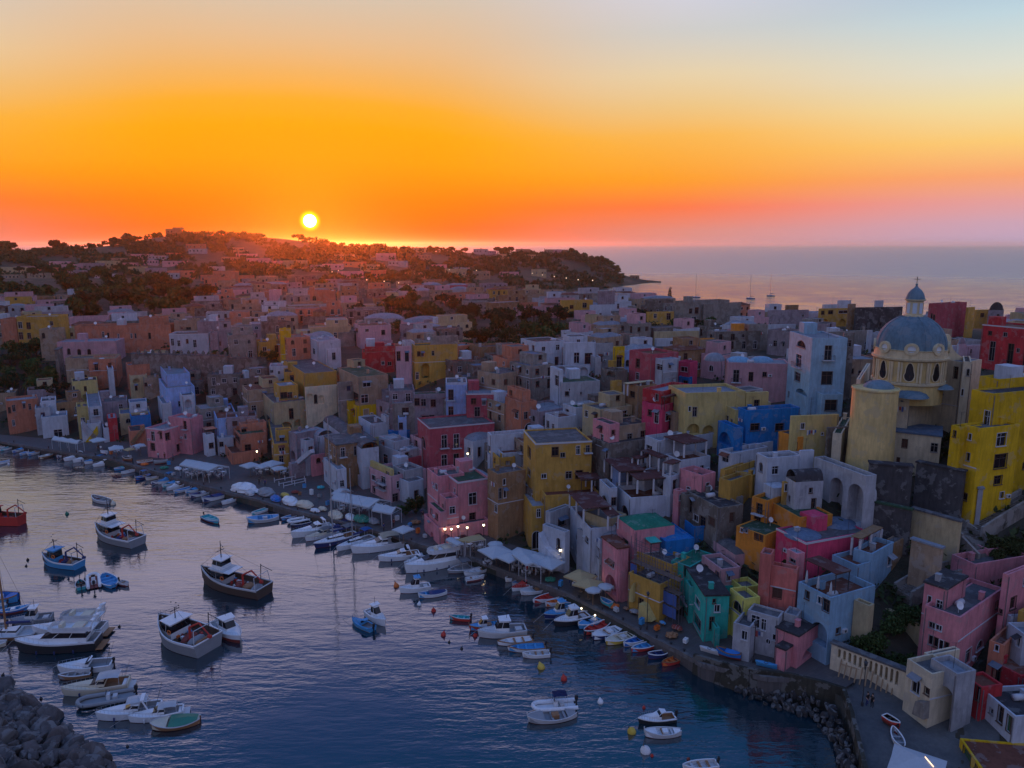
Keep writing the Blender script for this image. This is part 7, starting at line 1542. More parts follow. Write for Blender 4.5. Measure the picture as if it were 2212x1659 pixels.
def boats():
    F = boat
    # far left, along the quay (top left sheet)
    F('B1', (-30, 560), (105, 535), 'open', 'W', 'w', 'open white boat at the far left end of the quay, upper of two'); F('B1', (0, 585), (125, 548), 'open', 'W', 'T', 'white open boat with a green blue inside at the far left')
    F('B1', (0, 695), (50, 684), 'open', 'W', 'b', 'white and blue boat cut by the left edge below the quay boats')
    F('B1', (105, 600), (245, 560), 'open', 'w', 'B', 'boat under a bright blue cover near the left end', extra='cover b'); F('B1', (170, 625), (235, 600), 'dinghy', 'w', 'b', 'small pale dinghy beside the blue covered boat')
    F('B1', (250, 585), (345, 565), 'open', 'W', 'w', 'small white boat behind the long pale ones near the left'); F('B1', (235, 625), (385, 582), 'gozzo', 'w', 'b', 'long off white boat with a light blue deck near the left'); F('B1', (335, 655), (470, 612), 'gozzo', 't', 'c', 'tan wooden boat with dark nets near the left'); F('B1', (415, 612), (520, 590), 'open', 'w', 'w', 'grey white boat behind the tan wooden boat'); F('B1', (490, 643), (585, 612), 'open', 'W', 'n', 'white boat with navy inside right of the tan boat')
    F('B1', (550, 672), (760, 625), 'cruiser', 'W', 'W', 'white speed cruiser pointing left, first of the left trio', extra='arch'); F('B1', (630, 682), (840, 640), 'cruiser', 'W', 'W', 'white cruiser with a red stripe, middle of the left trio'); F('B1', (745, 694), (915, 655), 'cruiser', 'W', 'b', 'white cruiser with a blue canopy, right of the left trio', extra='bimini b'); F('B1', (815, 716), (955, 690), 'cuddy', 'W', 'W', 'small white motor boat tucked right of the three cruisers')
    F('B1', (985, 752), (1135, 722), 'open', 'b', 'b', 'boat under a pale turquoise tarpaulin by the quay wall', extra='cover T'); F('B1', (1055, 782), (1150, 758), 'open', 'W', 'w', 'white rowing boat just below the turquoise covered one'); F('B1', (1150, 752), (1208, 732), 'dinghy', 'W', 'W', 'tiny white dinghy against the quay wall')
    F('B1', (1168, 835), (1310, 795), 'gozzo', 'n', 'B', 'navy boat with a white frame under the pier', extra='bimini b'); F('B1', (1262, 836), (1378, 815), 'open', 'c', 'w', 'cream rowing boat beside the navy framed boat'); F('B1', (1310, 800), (1380, 780), 'dinghy', 'W', 'W', 'small white dinghy touching the quay behind the cream boat')
    for i, (b, s, k, c, c2, e, l) in enumerate((((1305, 872), (1450, 838), 'open', 'W', 'n', '', 'white boat with navy trim, leftmost of the packed row'), ((1375, 866), (1500, 828), 'cuddy', 'W', 'b', 'bimini b', 'white motor boat with a pale blue sunshade in the packed row'), ((1400, 900), (1550, 850), 'open', 'W', 'T', 'cover b', 'boat under a pale blue cover in the packed row'), ((1440, 925), (1590, 880), 'cuddy', 'W', 'W', '', 'white cuddy boat in the middle of the packed row'),
        ((1500, 952), (1660, 905), 'open', 'w', 'b', '', 'off white boat with blue benches in the packed row'), ((1590, 890), (1690, 858), 'open', 'W', 'W', '', 'white tender lying higher in the packed row'), ((1600, 952), (1760, 902), 'open', 'W', 'b', 'cover b', 'white boat with a vivid blue cover ending the packed row'), ((1635, 988), (1850, 930), 'gozzo', 'W', 'n', '', 'long white gozzo with a navy deck under the pier corner'), ((1745, 1025), (1985, 962), 'gozzo', 'W', 'n', 'cover n', 'long navy covered gozzo with a white gunwale'), ((1915, 1048), (2052, 1003), 'open', 'W', 'W', '', 'slim white rowing boat on the outer side of the pier'))):
        F('B1', b, s, k, c, c2, l, extra=e)
    F('B1', (800, 1000), (955, 1040), 'open', 'w', 'g', 'lone grey white boat at anchor in the dark reflection'); F('B1', (1895, 1212), (1765, 1155), 'open', 'b', 'T', 'lone bright turquoise rowing boat at anchor')
    F('B1', (830, 1310), (1195, 1400), 'trawler', 'g', 'w', 'grey trawler with red nets heaped on deck and white wheelhouse', cat='trawler', extra='gearr', band='W', H=1.5, B=4.2)
    F('B1', (370, 1545), (690, 1590), 'trawler', 'b', 'b', 'small blue trawler with a square blue wheelhouse and net roller', cat='trawler', extra='gearn', band='W', H=1.1, B=3)
    F('B1', (-160, 1200), (195, 1215), 'trawler', 'r', 'r', 'red trawler cut by the left edge of the picture', cat='trawler', extra='gearr', band='r', H=1.9)
    # quay below the square
    F('B2', (-80, 1200), (200, 1168), 'gozzo', 'w', 'b', 'broad gozzo with white bins and blue nets by the pier', B=3); F('B2', (-40, 1140), (90, 1095), 'open', 'W', 'T', 'white boat with blue cloth behind the broad gozzo'); F('B2', (215, 1186), (380, 1142), 'open', 'n', 'b', 'navy rowing boat beside the folded white inflatables'); F('B2', (268, 1212), (520, 1165), 'rib', 'W', 'w', 'long white inflatable left of the big cruisers'); F('B2', (298, 1244), (470, 1205), 'open', 'n', 'k', 'dark flat boat in front of the white inflatable')
    F('B2', (302, 1335), (680, 1250), 'cruiser', 'W', 'W', 'large white cruiser with a bronze windscreen, left of the yacht row', extra='arch'); F('B2', (600, 1290), (850, 1225), 'cruiser', 'W', 'n', 'cruiser with a navy cockpit cover behind the bronze one', extra='bimini n'); F('B2', (425, 1365), (680, 1290), 'cruiser', 'W', 'c', 'white cruiser with a beige cockpit tent', extra='bimini g')
    F('B2', (500, 1425), (870, 1320), 'sail', 'n', 'W', 'dark hulled sailing yacht with the tallest mast', cat='sailing boat', extra='bimini g mast24 '); F('B2', (695, 1450), (1010, 1345), 'sail', 'W', 'W', 'white sailing boat with a blue boom cover', cat='sailing boat', extra='mast15 bimini B')
    F('B2', (820, 1470), (1280, 1390), 'cruiser', 'W', 'W', 'long white open cruiser with a beige bimini', extra='bimini c'); F('B2', (1055, 1535), (1410, 1490), 'cruiser', 'W', 'W', 'white sports cruiser with a blue deck line', extra='arch'); F('B2', (1280, 1575), (1480, 1520), 'cuddy', 'W', 'W', 'small white motor boat tucked beside the flybridge yacht'); F('B2', (1320, 1400), (1420, 1440), 'canoe', 'W', 'W', 'white gangplank like paddle board beside the sports cruiser', name='paddle_board', cat='board')
    F('B2', (1305, 1635), (1730, 1545), 'yacht', 'W', 'W', 'big white flybridge yacht moored below the pink restaurant', cat='yacht'); F('B2', (1655, 1640), (1915, 1580), 'open', 'g', 'g', 'grey work boat with a centre frame beside the yacht', extra='bimini g', B=2.6); F('B2', (1795, 1660), (2005, 1612), 'open', 'W', 'W', 'slim white boat right of the grey work boat', eng=False)
    # open water, middle
    F('C2', (1242, 150), (1500, 112), 'pilot', 'W', 'W', 'white and blue cabin boat at anchor below the big yacht', extra='roof b', H=.8); F('C2', (1400, 190), (1650, 155), 'open', 'W', 'b', 'white boat with a dark seated hump anchored below the cabin boat', extra='cover n'); F('C2', (1697, 375), (1825, 385), 'open', 'r', 'T', 'little red and turquoise rowing boat')
    F('C2', (1840, 470), (2140, 425), 'gozzo', 'r', 'b', 'red hulled gozzo with a blue deck and blue cabin', extra='cab', band='t'); F('C2', (1915, 530), (2330, 490), 'pilot', 'w', 'w', 'white fishing launch with a small wheelhouse behind the red hulled gozzo', H=.9); F('C2', (2085, 600), (2385, 565), 'open', 'W', 'W', 'white open boat in front of the fishing launch'); F('C3', (-40, 648), (285, 628), 'open', 'W', 'b', 'long white open boat below the launch'); F('C3', (88, 705), (325, 690), 'open', 'W', 'w', 'white boat with bundled oars, lowest of the moored group')
    F('C2', (835, 400), (1005, 475), 'cuddy', 'b', 'b', 'turquoise boat with a cream hull rafted to a small cruiser'); F('C2', (1105, 430), (985, 345), 'pilot', 'W', 'W', 'small white cabin cruiser rafted to the turquoise boat', extra='roof W', H=.9)
    F('C2', (1960, 25), (1830, 45), 'open', 'W', 'W', 'low white boat at the foot of the quay terrace', eng=False)
    # bottom left group
    F('C1', (690, 60), (705, 120), 'dinghy', 'T', 'k', 'small round green dinghy, leftmost of the rafted four'); F('C1', (803, 5), (815, 112), 'rib', 'W', 'm', 'white inflatable seen from astern among the rafted four'); F('C1', (900, 10), (985, 110), 'open', 'b', 'b', 'blue open boat among the rafted four', B=2.5); F('C1', (1115, 90), (1035, 70), 'dinghy', 'W', 'w', 'small white dinghy with an outboard, rightmost of the rafted four')
    F('F', (436, 1256), (573, 1287), 'trawler', 'D', 'w', 'brown wooden trawler with a white wheelhouse and pale bulwark rail', cat='trawler', extra='gearr', band='w', H=1.6, B=4.4)
    F('C1', (1385, 510), (1810, 655), 'trawler', 'g', 'W', 'large grey white trawler with a red crane and high wheelhouse', cat='trawler', extra='gearr', band='W', H=1.9, B=5.4)
    F('C1', (2080, 590), (1880, 430), 'pilot', 'W', 'W', 'white pilot boat with a green windscreen beside the large trawler', H=1.0, B=2.9)
    F('C1', (-150, 545), (330, 505), 'sail', 't', 'w', 'old wooden boat with a tall brown mast at the left edge', cat='sailing boat', extra='old mast14 ', B=3.2)
    F('C1', (90, 420), (455, 375), 'pilot', 'g', 'g', 'narrow grey workboat with tackle at the stern', H=.7, B=2.2); F('C1', (290, 520), (900, 500), 'yacht', 'W', 'W', 'white flybridge yacht with a canvas screen, behind the black hulled one', cat='yacht', extra='canvas'); F('C1', (140, 655), (860, 610), 'yacht', 'k', 'W', 'black hulled motor yacht with a blue green window band', cat='yacht', H=1.5)
    F('C1', (-220, 230), (165, 215), 'gozzo', 'b', 'B', 'large blue fishing boat at the left edge, upper one', B=3, H=1.0); F('C1', (255, 290), (10, 330), 'gozzo', 'B', 'b', 'blue fishing boat with a pointed bow at the left edge'); F('C1', (-150, 300), (60, 265), 'open', 'b', 'W', 'pale blue boat wedged between the two blue fishing boats'); F('C1', (-300, 640), (60, 600), 'open', 'c', 'w', 'brown open boat behind the old mast'); F('C1', (-160, 470), (60, 440), 'open', 'w', 'g', 'white tender behind the old wooden boat')
    F('C1', (500, 838), (975, 790), 'cuddy', 'W', 'W', 'white open fishing cruiser with rod racks'); F('C1', (505, 895), (790, 860), 'open', 't', 'g', 'low brown wooden boat with a thin mast'); F('C1', (530, 1035), (1120, 955), 'cruiser', 'c', 'c', 'cream cabin cruiser with a white canopy', extra='bimini W'); F('C1', (655, 1135), (1170, 1040), 'rib', 'g', 'g', 'long grey inflatable between the cream and the blue white cruiser')
    F('C1', (830, 1250), (1400, 1160), 'cruiser', 'W', 'W', 'blue white sports cruiser with a hardtop', extra='hard'); F('C1', (1140, 1265), (1560, 1190), 'cruiser', 'W', 'W', 'smaller white cruiser under a white sunshade', extra='bimini W'); F('C1', (1300, 1320), (1735, 1260), 'gozzo', 't', 'c', 'wooden gozzo with a green cover, lowest of the cluster', extra='cover e', B=2.6)
    # along the right quay
    Q = [((-60, 55), (85, 15), 'open', 'W', 'c', '', 'white boat with a beige floor, first after the terrace'), ((0, 100), (150, 42), 'open', 'W', 'b', '', 'white boat with blue inside, second after the terrace'), ((20, 128), (165, 80), 'cuddy', 'W', 'r', '', 'white motor boat with red cushions by the quay'), ((110, 110), (272, 75), 'open', 'W', 'W', '', 'white boat with two benches by the quay'), ((70, 168), (345, 108), 'gozzo', 'W', 'w', '', 'long white gozzo left of the red one'), ((178, 240), (442, 170), 'open', 'W', 'r', '', 'white boat with a red deck edge beside the orange red boat'), ((285, 268), (475, 222), 'open', 'W', 'o', '', 'boat with an orange red inside'),
         ((430, 255), (568, 232), 'open', 'b', 'B', '', 'small sky blue boat right of the orange red one'), ((298, 368), (510, 320), 'pilot', 'n', 'b', 'roof b', 'blue and white cabin boat with a pale blue cabin'), ((362, 440), (655, 370), 'pilot', 'k', 'W', '', 'dark hulled launch with a round white wheelhouse'), ((585, 325), (712, 305), 'open', 'W', 'b', '', 'white boat with blue inside next to the white wheelhouse'), ((572, 462), (808, 365), 'gozzo', 'b', 'b', '', 'sky blue gozzo with a raised blue bow'), ((622, 515), (850, 410), 'open', 'k', 'r', '', 'dark boat with a red inside between blue and white ones'),
         ((690, 555), (955, 465), 'gozzo', 'n', 'W', '', 'white rimmed boat with a navy hull and red box'), ((805, 600), (1075, 515), 'gozzo', 'y', 'c', '', 'yellow hulled boat with a pale inside'), ((960, 615), (1150, 555), 'open', 'W', 'B', '', 'white boat with bright blue benches'), ((1028, 662), (1235, 605), 'open', 'r', 'b', '', 'red hulled boat with a faded blue inside and an oar'), ((1172, 715), (1362, 678), 'open', 'n', 'n', '', 'navy boat near the end of the row'), ((1292, 785), (1470, 725), 'open', 'r', 'o', '', 'red boat closing the row along the quay')]
    for b, s, k, c, c2, e, l in Q: F('C3', b, s, k, c, c2, l, extra=e, eng=False)
    F('C3', (165, 1165), (545, 1130), 'rib', 'W', 'W', 'white inflatable with a dark sunshade and big outboard', extra='bimini n'); F('C3', (130, 1262), (555, 1210), 'gozzo', 'w', 'g', 'grey white gozzo with an orange buoy rafted to the inflatable', B=2.3)
    F('C3', (1092, 1275), (1400, 1245), 'cuddy', 'k', 'W', 'dark hulled motor boat with a white cuddy'); F('C3', (1140, 1385), (1460, 1372), 'gozzo', 'w', 'W', 'white gozzo moored below the dark hulled boat'); F('C3', (1470, 1680), (1770, 1650), 'open', 'W', 'w', 'white boat cut by the bottom edge')
    # on land
    def land(pan, x, y): return gpt(*fp(pan, x, y))
    for pan, b, s, k, c, c2, z, l in (('C3', (762, 215), (855, 262), 'dinghy', 'T', 'b', 1.9, 'turquoise dinghy pulled up on the quay by the round umbrellas'), ('C4', (1110, 1300), (1030, 1250), 'dinghy', 'r', 'k', 2.75, 'round red dinghy beached on the slipway'), ('C4', (1085, 1375), (1150, 1495), 'open', 'W', 'g', 2.2, 'white rowing boat beached on the slipway'),
                                      ('C3', (1620, 620), (1790, 668), 'canoe', 'w', 'w', 2.9, 'white kayak lying on the sea wall path'), ('C3', (1790, 665), (1950, 705), 'open', 'B', 'B', 2.9, 'boat under a vivid blue tarpaulin on the path'), ('C3', (2100, 745), (2290, 790), 'canoe', 'b', 'b', 3.1, 'sky blue kayak on the path beside the cracked house'),
                                      ('B1', (1180, 688), (1320, 668), 'open', 'w', 'w', 1.9, 'white wooden boat standing on the quay by the pink house'), ('B1', (1330, 690), (1450, 675), 'open', 'g', 'g', 1.9, 'grey upturned looking boat on the quay right of the white wooden one'), ('B1', (1060, 650), (1140, 660), 'open', 't', 'k', 1.9, 'brown boat resting on the quay edge'),
                                      ('B1', (870, 595), (920, 600), 'dinghy', 'W', 'w', 1.8, 'tiny white tender ashore by the open awning')):
        F(pan, b, s, k, c, c2, l, z=z + .1, eng=False, extra='cover B' if 'tarpaulin' in l else '')
    for pan, x, y, mt, l in (('A3', 1590, 705, 34, 'sailing yacht anchored in the bright bay, leftmost of three'), ('A3', 2060, 715, 34, 'sailing yacht anchored in the bright bay, middle of three'), ('A4', 22, 692, 30, 'sailing yacht anchored in the bright bay, rightmost of three')):
        p = ptZ(*fp(pan, x, y), 0)
        q = F(pan, (x - 16, y), (x + 16, y), 'sail', 'n', 'W', l, cat='sailing boat', extra='mast20 ', group='yachts anchored offshore')
        q.scale = (1.25,) * 3
boats()
# ------------------------------------------------------------------ mooring buoys
def buoy(pan, x, y, c, s, lab):
    p = ptZ(*fp(pan, x, y), 0); t = thing('mooring_buoy', lab, 'buoy', p, rnd.uniform(0, 6)); bm = bmesh.new()
    lathe(bm, [(.01, -.35), (.25, -.28), (.42, 0), (.38, .28), (.2, .5), (.08, .72), (.02, .8)], 12); bo = bm_obj('float', bm, bmat(c), t, smooth=True); bm = bmesh.new()
    for i in range(8):
        a, b = math.pi * 2 * i / 8, math.pi * 2 * (i + 1) / 8; tube(bm, (.1 * math.cos(a), 0, .86 + .1 * math.sin(a)), (.1 * math.cos(b), 0, .86 + .1 * math.sin(b)), .025, n=4)
    bm_obj('ring', bm, IRON(), t); t.scale = (s,) * 3; t.rotation_euler = (R(rnd.uniform(-25, 25)), R(rnd.uniform(-25, 25)), rnd.uniform(0, 6))
for a in (('C3', 255, 795, 'y', 1.2, 'yellow buoy below the moored boats left of the red one'), ('C3', 450, 895, 'r', 1.0, 'red pointed buoy in open water'), ('C3', 765, 1095, 'W', .9, 'white buoy right of the rafted inflatable'), ('C3', 1140, 1142, 'r', .5, 'tiny red float above the dark hulled boat'), ('C3', 1037, 1350, 'y', 1.2, 'yellow buoy left of the white gozzo'), ('C3', 1155, 1518, 'W', 1.4, 'white and red buoy near the bottom edge'), ('C3', 1210, 1555, 'r', .45, 'tiny red float beside the white and red buoy'), ('C3', 1522, 1585, 'm', .45, 'dark red float near the bottom edge'),
          ('C2', 1215, 92, 'o', 1.1, 'orange buoy left of the anchored cabin boat'), ('C2', 1410, 250, 'W', .8, 'white buoy below the anchored boats'), ('C2', 1535, 303, 'r', .9, 'red buoy between the anchored boats and the rowing boat'), ('C2', 1618, 512, 'r', .9, 'red buoy in the middle of the harbour'), ('C2', 1668, 575, 'k', .45, 'small black float below the middle red buoy'), ('C2', 1776, 630, 'k', .5, 'small black float furthest into open water'), ('C2', 1895, 520, 'r', .8, 'red buoy at the bow of the fishing launch'),
          ('B1', 980, 1042, 'c', 1.3, 'cream buoy beside the lone grey boat'), ('B1', 240, 1522, 'k', .6, 'black float left of the small blue trawler, upper'), ('B1', 225, 1576, 'k', .5, 'black float left of the small blue trawler, lower'), ('B1', 580, 1125, 'e', .9, 'dark green buoy in the bright water'), ('B1', 75, 695, 'W', .7, 'white buoy near the left edge'), ('C1', 23, 860, 'k', .5, 'black float at the left edge above the boulders'), ('C1', 355, 1065, 'k', .45, 'black float beside the boulders'), ('C1', 1030, 440, 'k', .5, 'black float right of the flybridge yachts'), ('C1', 1103, 1477, 'k', .4, 'black float below the cluster of cruisers')): buoy(*a)
# ================================================================== life on the quay
CANV = lambda c: plain('canvas_' + BN[c].replace(' ', '_'), {'W': (.42, .46, .50), 'c': (.42, .32, .16), 'g': (.30, .28, .27)}[c], .85)
def G3(pan, x, y): return gpt(*fp(pan, x, y)) + Vector((0, 0, .12))
def umbrella(pan, x, y, wpx, c, sides, label, h=2.6):
    """x, y the middle of the canopy in sight; it stands on the quay below"""
    f = fp(pan, x, y); Y = gpt(f[0], f[1] + 20).y
    g = None
    for k in range(14):
        yy = f[1] + 6 + 5 * k; q = gpt(f[0], yy); top = ptY(f[0], f[1], q.y)
        if top.z - q.z >= h + .2: g = q; break
    if g is None: g = q
    t = thing('parasol', label, 'parasol', g, R(rnd.uniform(30, 60)), 'parasols of the quayside restaurants'); sc = 1640 / proj(g)[2]; w = wpx * PAN[pan][2] / sc / 2
    bm = bmesh.new(); n = 4 if sides == 4 else 8; k = .98 * w * (1.25 if n == 4 else 1.05); top = bm.verts.new((0, 0, h + w * .36)); rim = []; low = []
    for i in range(n * 2):
        a = 2 * math.pi * i / (n * 2) + math.pi / 4; r_ = k * (1 if i % 2 == 0 else (math.cos(math.pi / n) * .97)); rim.append(bm.verts.new((r_ * math.cos(a), r_ * math.sin(a), h + (0 if i % 2 == 0 else .04)))); low.append(bm.verts.new((r_ * math.cos(a), r_ * math.sin(a), h - .2)))
    m = n * 2
    for i in range(m): bm.faces.new((rim[i], rim[(i + 1) % m], top)); bm.faces.new((rim[i], low[i], low[(i + 1) % m], rim[(i + 1) % m]))
    bm_obj('canopy', bm, CANV(c), t); bm = bmesh.new(); tube(bm, (0, 0, 0), (0, 0, h + w * .34), .05, n=6); bm_obj('pole', bm, plain('parasol_wood', (.25, .15, .08), .7), t)
    bm = bmesh.new()
    for i in range(0, m, 2): tube(bm, (0, 0, h - .1 + w * .3), rim_p(k, i, m, h), .02, n=3)
    bm_obj('ribs', bm, plain('parasol_wood', (.25, .15, .08), .7), t)
    bm = bmesh.new(); lathe(bm, [(.4, 0), (.4, .08), (.06, .12)], 10); bm_obj('base', bm, wallmat('G'), t); return t
def rim_p(k, i, m, h):
    a = 2 * math.pi * i / m + math.pi / 4; return (k * math.cos(a) * .97, k * math.sin(a) * .97, h - .02)
def marquee(pan, quad, label, h=2.9, c='W', bays=4, peak=.7, z0=None):
    """quad: sight points of the eaves: front left, front right, back right, back left"""
    zg = z0 or 1.85; P = [ptZ(*fp(pan, *q), zg + h) for q in quad]; ce = sum(P, Vector()) / 4; t = thing('awning', label, 'awning', Vector((ce.x, ce.y, zg)), 0, None); o0 = Vector((ce.x, ce.y, zg))
    bm = bmesh.new(); rows = []; nb = bays * 4; nv = 6
    for i in range(nb + 1):
        u = i / nb; row = []
        for j in range(nv + 1):
            v = j / nv; p = P[0].lerp(P[1], u).lerp(P[3].lerp(P[2], u), v) - o0
            k = u * bays; fr = abs((k % 1) - .5) * 2 if i % 4 else 1.0
            p.z += peak * (1 - abs(2 * v - 1)) * (1.0 - .35 * (1 - fr)) - .05 * (1 - fr); row.append(bm.verts.new(p))
        rows.append(row)
    for a, b in zip(rows, rows[1:]):
        for j in range(nv): bm.faces.new((a[j], b[j], b[j + 1], a[j + 1]))
    e = [r_[0] for r_ in rows]; lo = [bm.verts.new(v.co - Vector((0, 0, .28))) for v in e]
    for i in range(nb): bm.faces.new((e[i], e[i + 1], lo[i + 1], lo[i]))
    e = rows[-1]; lo = [bm.verts.new(v.co - Vector((0, 0, .28))) for v in (r_[0] for r_ in (rows[-1][:1],))]
    for row in (rows[0], rows[-1]):
        lo = [bm.verts.new(v.co - Vector((0, 0, .28))) for v in row]
        for j in range(nv): bm.faces.new((row[j], row[j + 1], lo[j + 1], lo[j]))
    bm_obj('canopy', bm, CANV(c), t)
    for i in range(bays + 1):
        for v in (0, 1):
            u = i / bays; p = (P[0].lerp(P[1], u) if v == 0 else P[3].lerp(P[2], u)) - o0; bm = bmesh.new(); tube(bm, (p.x, p.y, 0), (p.x, p.y, h - .1), .05, n=5); bm_obj('post', bm, FRAMEW(), t)
    bm = bmesh.new()
    for i in range(bays + 1):
        u = i / bays; tube(bm, P[0].lerp(P[1], u) - o0 - Vector((0, 0, .12)), P[3].lerp(P[2], u) - o0 - Vector((0, 0, .12)), .04, n=4)
    bm_obj('beams', bm, FRAMEW(), t); return t
UMB = []
for a in (('B1', 1010, 535, 130, 'W', 4, 'white square parasol left of the pink house with white bands'), ('B1', 1125, 545, 80, 'c', 4, 'small greenish parasol beside the white square one'), ('B1', 1215, 512, 100, 'W', 4, 'white parasol touching the pink house with white bands'), ('B1', 855, 463, 130, 'W', 4, 'white parasol at the foot of the yellow stair'),
          ('B1', 2165, 690, 150, 'W', 4, 'white parasol, leftmost of the four by the lilac house'), ('B2', 60, 700, 110, 'W', 4, 'grey white parasol, second of the four by the lilac house'), ('B2', 145, 675, 170, 'W', 4, 'large white parasol, rear of the four by the lilac house'), ('B2', 200, 718, 120, 'W', 4, 'white parasol, front right of the four by the lilac house'),
          ('B2', 1275, 1228, 160, 'W', 4, 'square white parasol standing alone between the tarpaulins and the pink restaurant'), ('B2', 2068, 1360, 130, 'W', 8, 'small white parasol right of the pink restaurant'), ('B2', 2075, 1425, 270, 'W', 4, 'broad white parasol right of the pink restaurant'), ('B2', 2190, 1478, 200, 'W', 4, 'white parasol at the right end of the restaurant terrace'),
          ('B3', 80, 1445, 230, 'W', 4, 'large pale parasol below the ochre stair, left'), ('B3', 200, 1495, 250, 'W', 4, 'large pale parasol below the ochre stair, middle'), ('B3', 320, 1530, 240, 'W', 4, 'large pale parasol below the ochre stair, right'), ('B3', 590, 1630, 240, 'c', 4, 'beige parasol with lights under it, upper left'), ('C3', 655, 35, 230, 'c', 4, 'beige parasol with lights under it, lower right'),
          ('C3', 698, 92, 135, 'W', 8, 'round white parasol at the water side of the beige ones'), ('C3', 805, 62, 130, 'W', 8, 'round white parasol in front of the pink archway'), ('B2', 1900, 1150, 70, 'W', 8, 'tiny parasol on the restaurant balcony')):
    if 'balcony' in a[-1]: continue
    UMB.append(umbrella(*a))
UMB.append(umbrella('C4', 1265, 1610, 480, 'W', 4, 'big white parasol with a lit tube at the bottom edge', 2.8))
bm = bmesh.new(); p = Vector((.3, -.9, 3.35)); tube(bm, p + Vector((-.45, -.5, -.02)), p + Vector((.35, .35, .22)), .035, n=6); bm_obj('light_tube', bm, emis('tube_glow', (1, .62, .32), 3.5), UMB[-1])
marquee('B1', [(1550, 695), (1800, 748), (1978, 712), (1665, 655)], 'long white segmented awning over the tables on the left quay', bays=5)
marquee('B1', [(445, 478), (665, 512), (722, 498), (500, 458)], 'long white awning before the white houses at the far left', bays=3, h=2.6)
marquee('B2', [(640, 990), (975, 1065), (1165, 1008), (760, 945)], 'large white tent roof on the square behind the sailing boats', bays=4, peak=1.0)
marquee('B2', [(1000, 1088), (1170, 1120), (1255, 1075), (1075, 1040)], 'smaller white tent roof adjoining the large one', bays=2, peak=.9)
marquee('B2', [(645, 945), (700, 958), (815, 922), (800, 908)], 'small white awning behind the large tent roof', bays=2)
marquee('B2', [(1640, 1340), (1735, 1392), (1798, 1380), (1700, 1325)], 'white awning at the corner of the pink restaurant', bays=2, peak=.2, h=2.6)
marquee('B2', [(1730, 1345), (1850, 1362), (1985, 1340), (1930, 1298)], 'reddish awning along the pink restaurant front', c='c', bays=3, peak=.1, h=2.7)
marquee('B3', [(0, 1470), (120, 1560), (250, 1580), (160, 1440)], 'pale tent cloth joining the large parasols', bays=2, peak=.5)
# tables with chairs ------------------------------------------------
def chair_tree(c):
    t = thing('chair', 'white slatted chair at a restaurant table on the quay', 'chair'); m = bmat(c); bm = bmesh.new(); box(bm, -.22, .22, -.22, .22, .43, .47); bm_obj('seat', bm, m, t); bm = bmesh.new(); box(bm, -.22, .22, .19, .23, .5, .92); bm_obj('backrest', bm, m, t)
    for x in (-.19, .19):
        for y in (-.19, .19): bm = bmesh.new(); tube(bm, (x, y, 0), (x, y, .45), .02, n=4); bm_obj('leg', bm, m, t)
    return t
def table_tree():
    t = thing('table', 'small square restaurant table with a white top on the quay', 'table'); bm = bmesh.new(); box(bm, -.42, .42, -.42, .42, .72, .76); bm_obj('table_top', bm, bmat('W'), t); bm = bmesh.new(); tube(bm, (0, 0, 0), (0, 0, .72), .04, n=6); lathe(bm, [(.28, 0), (.28, .03), (.04, .06)], 10); bm_obj('pedestal', bm, IRON(), t); return t
CH, TB = chair_tree('w'), table_tree(); used = [0, 0]
def put(proto, k, p, rz, label, group):
    o = proto if not used[k] else copy_tree(proto); used[k] += 1; o.location = p; o.rotation_euler = (0, 0, rz); o['label'] = label; o['group'] = group
AREAS = (('B1', (1580, 1930, 750, 815), 14, 'under the long segmented awning'), ('B1', (980, 1230, 560, 600), 5, 'left of the pink banded house'), ('B2', (0, 250, 740, 790), 7, 'by the four parasols of the lilac house'), ('B2', (700, 1100, 1075, 1120), 10, 'under the large tent roof'), ('B2', (1250, 1340, 1275, 1300), 2, 'under the lone square parasol'), ('B2', (1700, 1950, 1400, 1440), 6, 'before the pink restaurant'),
         ('B2', (1990, 2200, 1490, 1570), 6, 'on the terrace right of the pink restaurant'), ('B3', (30, 380, 1590, 1650), 10, 'under the large pale parasols'), ('C3', (540, 760, 90, 130), 5, 'under the beige parasols'), ('C3', (690, 830, 130, 160), 3, 'at the round parasols'))
for pan, (x0, x1, y0, y1), n, where in AREAS:
    pts = []
    for _ in range(300):
        if len(pts) >= n: break
        u = rnd.random(); x = x0 + (x1 - x0) * u; y = y0 + (y1 - y0) * rnd.random(); p = G3(pan, x, y)
        if any((p - q).length < 1.7 for q in pts): continue
        pts.append(p); a = rnd.uniform(0, 1.5); put(TB, 1, p, a, 'small square table %s' % where, 'tables ' + where)
        for q in range(4):
            if rnd.random() < .2: continue
            b = a + q * math.pi / 2; put(CH, 0, p + Vector((math.sin(b) * .72, -math.cos(b) * .72, 0)), b + math.pi, 'white chair at a table %s' % where, 'chairs ' + where)
